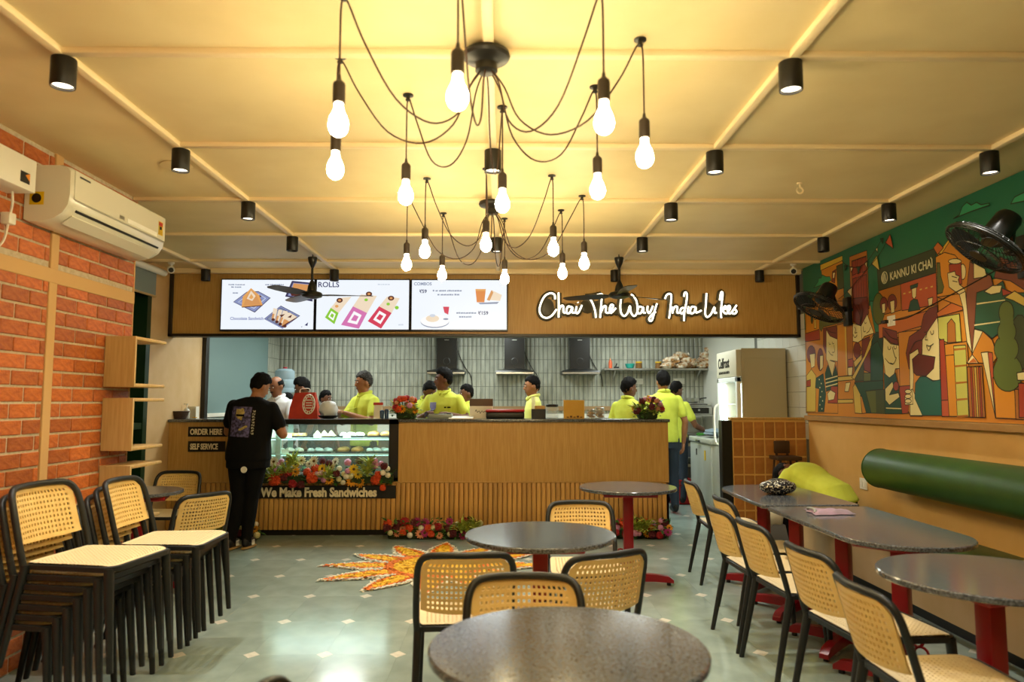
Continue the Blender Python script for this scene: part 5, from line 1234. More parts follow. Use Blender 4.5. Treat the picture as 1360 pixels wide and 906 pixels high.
    if collar:
        cm = MB()
        for s in (-1, 1):
            pts = [U @ Vector((s * a, b, c)) for a, b, c in ((.004, -.074, 1.475), (.045, -.06, 1.472), (.066, -.01, 1.462), (.055, .045, 1.445), (.018, .078, 1.415))]
            cm.tube(smooth_path(pts, 4), .014, 8, flat=1.5)
        obj('collar', fin(cm), collar, o, sharp=50)
    if strap:
        for s in (-1, 1):
            pts = []
            for zz in (.95, 1.1, 1.2, 1.3, 1.38):
                h = tree2.ray_cast(U @ Vector((s * (.05 + (1.4 - zz) * .08), .5, zz)), U.to_3x3() @ Vector((0, -1, 0)))
                if h[0]: pts.append(h[0] + Vector((0, .004, 0)))
            pts.append(U @ Vector((s * .07, -.01, 1.462)))
            obj('apron_strap', fin(MB().tube(pts, .016, 8, flat=.35)), M_tblack, o)
    o['_k'] = k
    return o, tree2, U, k
def patch(o, tree, U, k, x0, x1, z0, z1, m, name, front=False, nx=10, nz=12, off=.0035, shape=None):
    mb = MB(); vs = []; s = 1 if front else -1
    for j in range(nz + 1):
        for i in range(nx + 1):
            a, b = x0 + (x1 - x0) * i / nx, z0 + (z1 - z0) * j / nz
            h = tree.ray_cast(U @ Vector((a, s * .6, b)), U.to_3x3() @ Vector((0, -s, 0)))
            p = h[0] if h[0] else U @ Vector((a, s * .1, b))
            p = p + U.to_3x3() @ Vector((0, s * off, 0)); vs.append(p * k)
    fs = []
    for j in range(nz):
        for i in range(nx):
            u, v = (i + .5) / nx, (j + .5) / nz
            if shape and not shape(u, v): continue
            fs.append((j * (nx + 1) + i, j * (nx + 1) + i + 1, (j + 1) * (nx + 1) + i + 1, (j + 1) * (nx + 1) + i))
    mb.add(vs, fs); return obj(name, mb, m, o, sharp=0, fix=False)

# customer in black at the counter, back to the viewer
o, tr, U, k = person('person in black T-shirt and trousers standing at the counter, back to the viewer', -2.42, 6.95, -.12, 1.66, M_tblack, M_tblack, SK3, lean=.06, side=.05, head=(-.55, .42), girth=1.27, lgirth=1.08, style='tall', voxel=.010,
    L=((-.255, .08, 1.12), (-.12, .27, 1.14)), R=((.335, .02, 1.10), (.17, .22, 1.17)), legs=[((-.11, 0, .88), (-.10, .03, .47), (-.14, -.03, .09)), ((.10, 0, .88), (.02, .05, .48), (-.01, .03, .09))])
patch(o, tr, U, k, -.145, .06, 1.07, 1.36, mat('print_violet', '#6a6290', .8, c2='#2b2740', scale=40, ramp=(.4, .6)), 'back_print')
patch(o, tr, U, k, -.105, -.005, 1.22, 1.345, mat('print_straw', '#cdb66e', .8, c2='#a08a50', scale=50), 'back_print', off=.006, shape=lambda u, v: (u - .5) ** 2 + (v - .55) ** 2 < .2 + .05 * math.sin(9 * u + 7 * v))
patch(o, tr, U, k, -.09, -.005, 1.265, 1.285, M_tblack, 'back_print', off=.008)
patch(o, tr, U, k, -.05, .035, 1.13, 1.18, MATS['print_straw'], 'back_print', off=.006, shape=lambda u, v: abs(u - v) < .25)
patch(o, tr, U, k, .072, .098, 1.10, 1.33, mat('print_pale', '#a8a28e', .8), 'back_lettering', off=.005, nx=4, nz=26, shape=lambda u, v: int(v * 26) % 3 != 2 and not (int(u * 4) == int(v * 26) % 4))
lt = MB().cyl((.045, -.172, .775), (.045, -.180, .775), .03, n=20); lt.v = [(a * k, b * k, c * k) for a, b, c in lt.v]; obj('pocket_badge', lt, M_paper, o)
for cx, cy in ((-.14, -.03), (-.01, .03)):
    sl = MB().ell((cx, cy + .055, .012), (.05, .138, .014), 18, 6); sl.v = [(a * k, b * k, max(c, 0) * k) for a, b, c in sl.v]; obj('shoe_sole', sl, M_sole, o)
    st = MB()
    for q in range(3):
        for s in (-1, 1):
            st.tube([(cx + s * .047, cy + .03 + q * .022, .03), (cx + s * .036, cy + .045 + q * .022, .078)], .0055, 6)
    st.v = [(a * k, b * k, c * k) for a, b, c in st.v]; obj('shoe_stripe', st, M_paper, o)
ph = thing('phone', 'black phone in the hands of the customer in black', 'phone', (-2.37, 7.30, 1.19))
obj('phone_body', place(MB().rbox((-.036, -.004, -.07), (.036, .004, .07), .004, 2), Matrix.Rotation(-.6, 4, 'X')), M_black, ph); obj('phone_screen', place(MB().box((-.032, -.0052, -.064), (.032, -.004, .064)), Matrix.Rotation(-.6, 4, 'X')), mat('phone_glass', '#1a2430', .1), ph)

bh = 1.0
person('person in a white shirt with a balding head, looking down across the counter', -2.70, 8.72, PI - .35, 1.69, M_wshirt, M_jeans, SK1, style='bald', head=(-.1, .32), L=((-.26, .10, 1.13), (-.06, .27, 1.20)), R=((.27, .06, 1.12), (.10, .25, 1.17)), collar=M_wshirt, moustache=True)
person('person with thick black hair in profile behind the red paper bag', -2.46, 9.25, PI / 2 + .25, 1.69, mat('dark_tee', '#3a2622', .8), M_jeans, SK2, style='tall', head=(0, .30), lean=.1)
person('person mostly hidden between the white shirt and the red bag, only dark hair showing', -2.86, 9.75, PI / 2 + .6, 1.5, M_wshirt, M_jeans, SK2, head=(0, .35))
person('person with cropped hair facing right behind the white plastic bag', -2.45, 9.95, -PI / 2 - .55, 1.53, mat('brown_tee', '#4a3328', .8), M_jeans, SK2, head=(.1, .15))
o, tr, U, k = person('person with greying hair in a lime polo shirt working behind the display case', -1.64, 8.58, PI - .75, 1.73, M_polo, M_trouser, SK3, hair=M_ghair, head=(-.28, .12), girth=1.08, collar=M_polo, L=((-.27, .10, 1.13), (-.04, .30, 1.235)), R=((.26, .12, 1.12), (.02, .33, 1.225)))
patch(o, tr, U, k, -.03, .03, 1.03, 1.42, mat('polo_placket', '#a5a81c', .8), 'placket', True, nx=4)
person('person bent over in a lime polo with a black apron strap, behind the counter flowers', -1.02, 9.15, PI + .55, 1.66, lean=.22, head=(.2, .35), strap=True, collar=M_polo, skin=SK2)
o, tr, U, k = person('person in a lime polo with a chest logo looking left over the counter', -.70, 8.50, PI - .22, 1.76, M_polo, M_trouser, SK2, style='tall', head=(-1.05, .02), collar=M_polo, L=((-.29, .06, 1.14), (-.16, .30, 1.20)), R=((.27, .10, 1.13), (.10, .31, 1.205)))
patch(o, tr, U, k, -.11, -.04, 1.265, 1.28, M_tblack, 'chest_logo', True, nx=6, nz=2, shape=lambda u, v: int(u * 6) != 3)
patch(o, tr, U, k, .055, .135, 1.14, 1.33, mat('chest_violet', '#7d7fa8', .7), 'chest_print', True, nx=8, nz=14, shape=lambda u, v: abs(u - .5) < .34 + .16 * v)
person('person with black hair and a black strap, half hidden by the white carton', -.47, 9.45, PI / 2 + .35, 1.6, M_polo, M_trouser, SK2, head=(.1, .15), strap=True, collar=M_polo)
person('boy in a pale lime polo in profile beside the straw holder', .36, 8.85, PI / 2 + .15, 1.69, mat('pale_polo', '#dde07a', .8, bump=.15, bscale=40), M_trouser, SK3, head=(.05, .12), collar=MATS['pale_polo'], girth=.88)
person('person in a lime polo seen from behind, head turned right, left of the flowers', 1.50, 8.75, -.75, 1.66, M_polo, M_trouser, SK2, style='tall', head=(-.55, .12), collar=M_polo, girth=.98)
person('person in a lime polo and dark trousers standing at the counter end, back turned', 2.02, 9.12, .06, 1.755, M_polo, M_jeans, SK3, style='tall', head=(.1, .12), collar=M_polo, R=((.25, -.03, 1.10), (.245, .03, .85)))
person('person in a lime polo reaching right towards the kitchen rack', 2.36, 9.98, -.75, 1.66, M_polo, M_jeans, SK2, head=(-.35, .25), collar=M_polo, R=((.30, .02, 1.09), (.32, .28, 1.0)))
# staff member asleep at the bench
person('person in a lime polo slumped forward on the bench beside the far wall table', 2.71, 5.92, .44, 1.62, M_polo, M_tblack, SK2, hem=.96, lean=1.08, head=(0, .95), girth=1.1, zoff=-.33, L=((-.26, .42, .98), (-.10, .62, .94)), R=((.28, .42, .98), (.06, .62, .93)),
    legs=[((-.12, .0, .90), (-.36, .26, .84), (-.37, .29, .435)), ((.08, .0, .90), (-.17, .34, .84), (-.18, .37, .435))], side=.0)

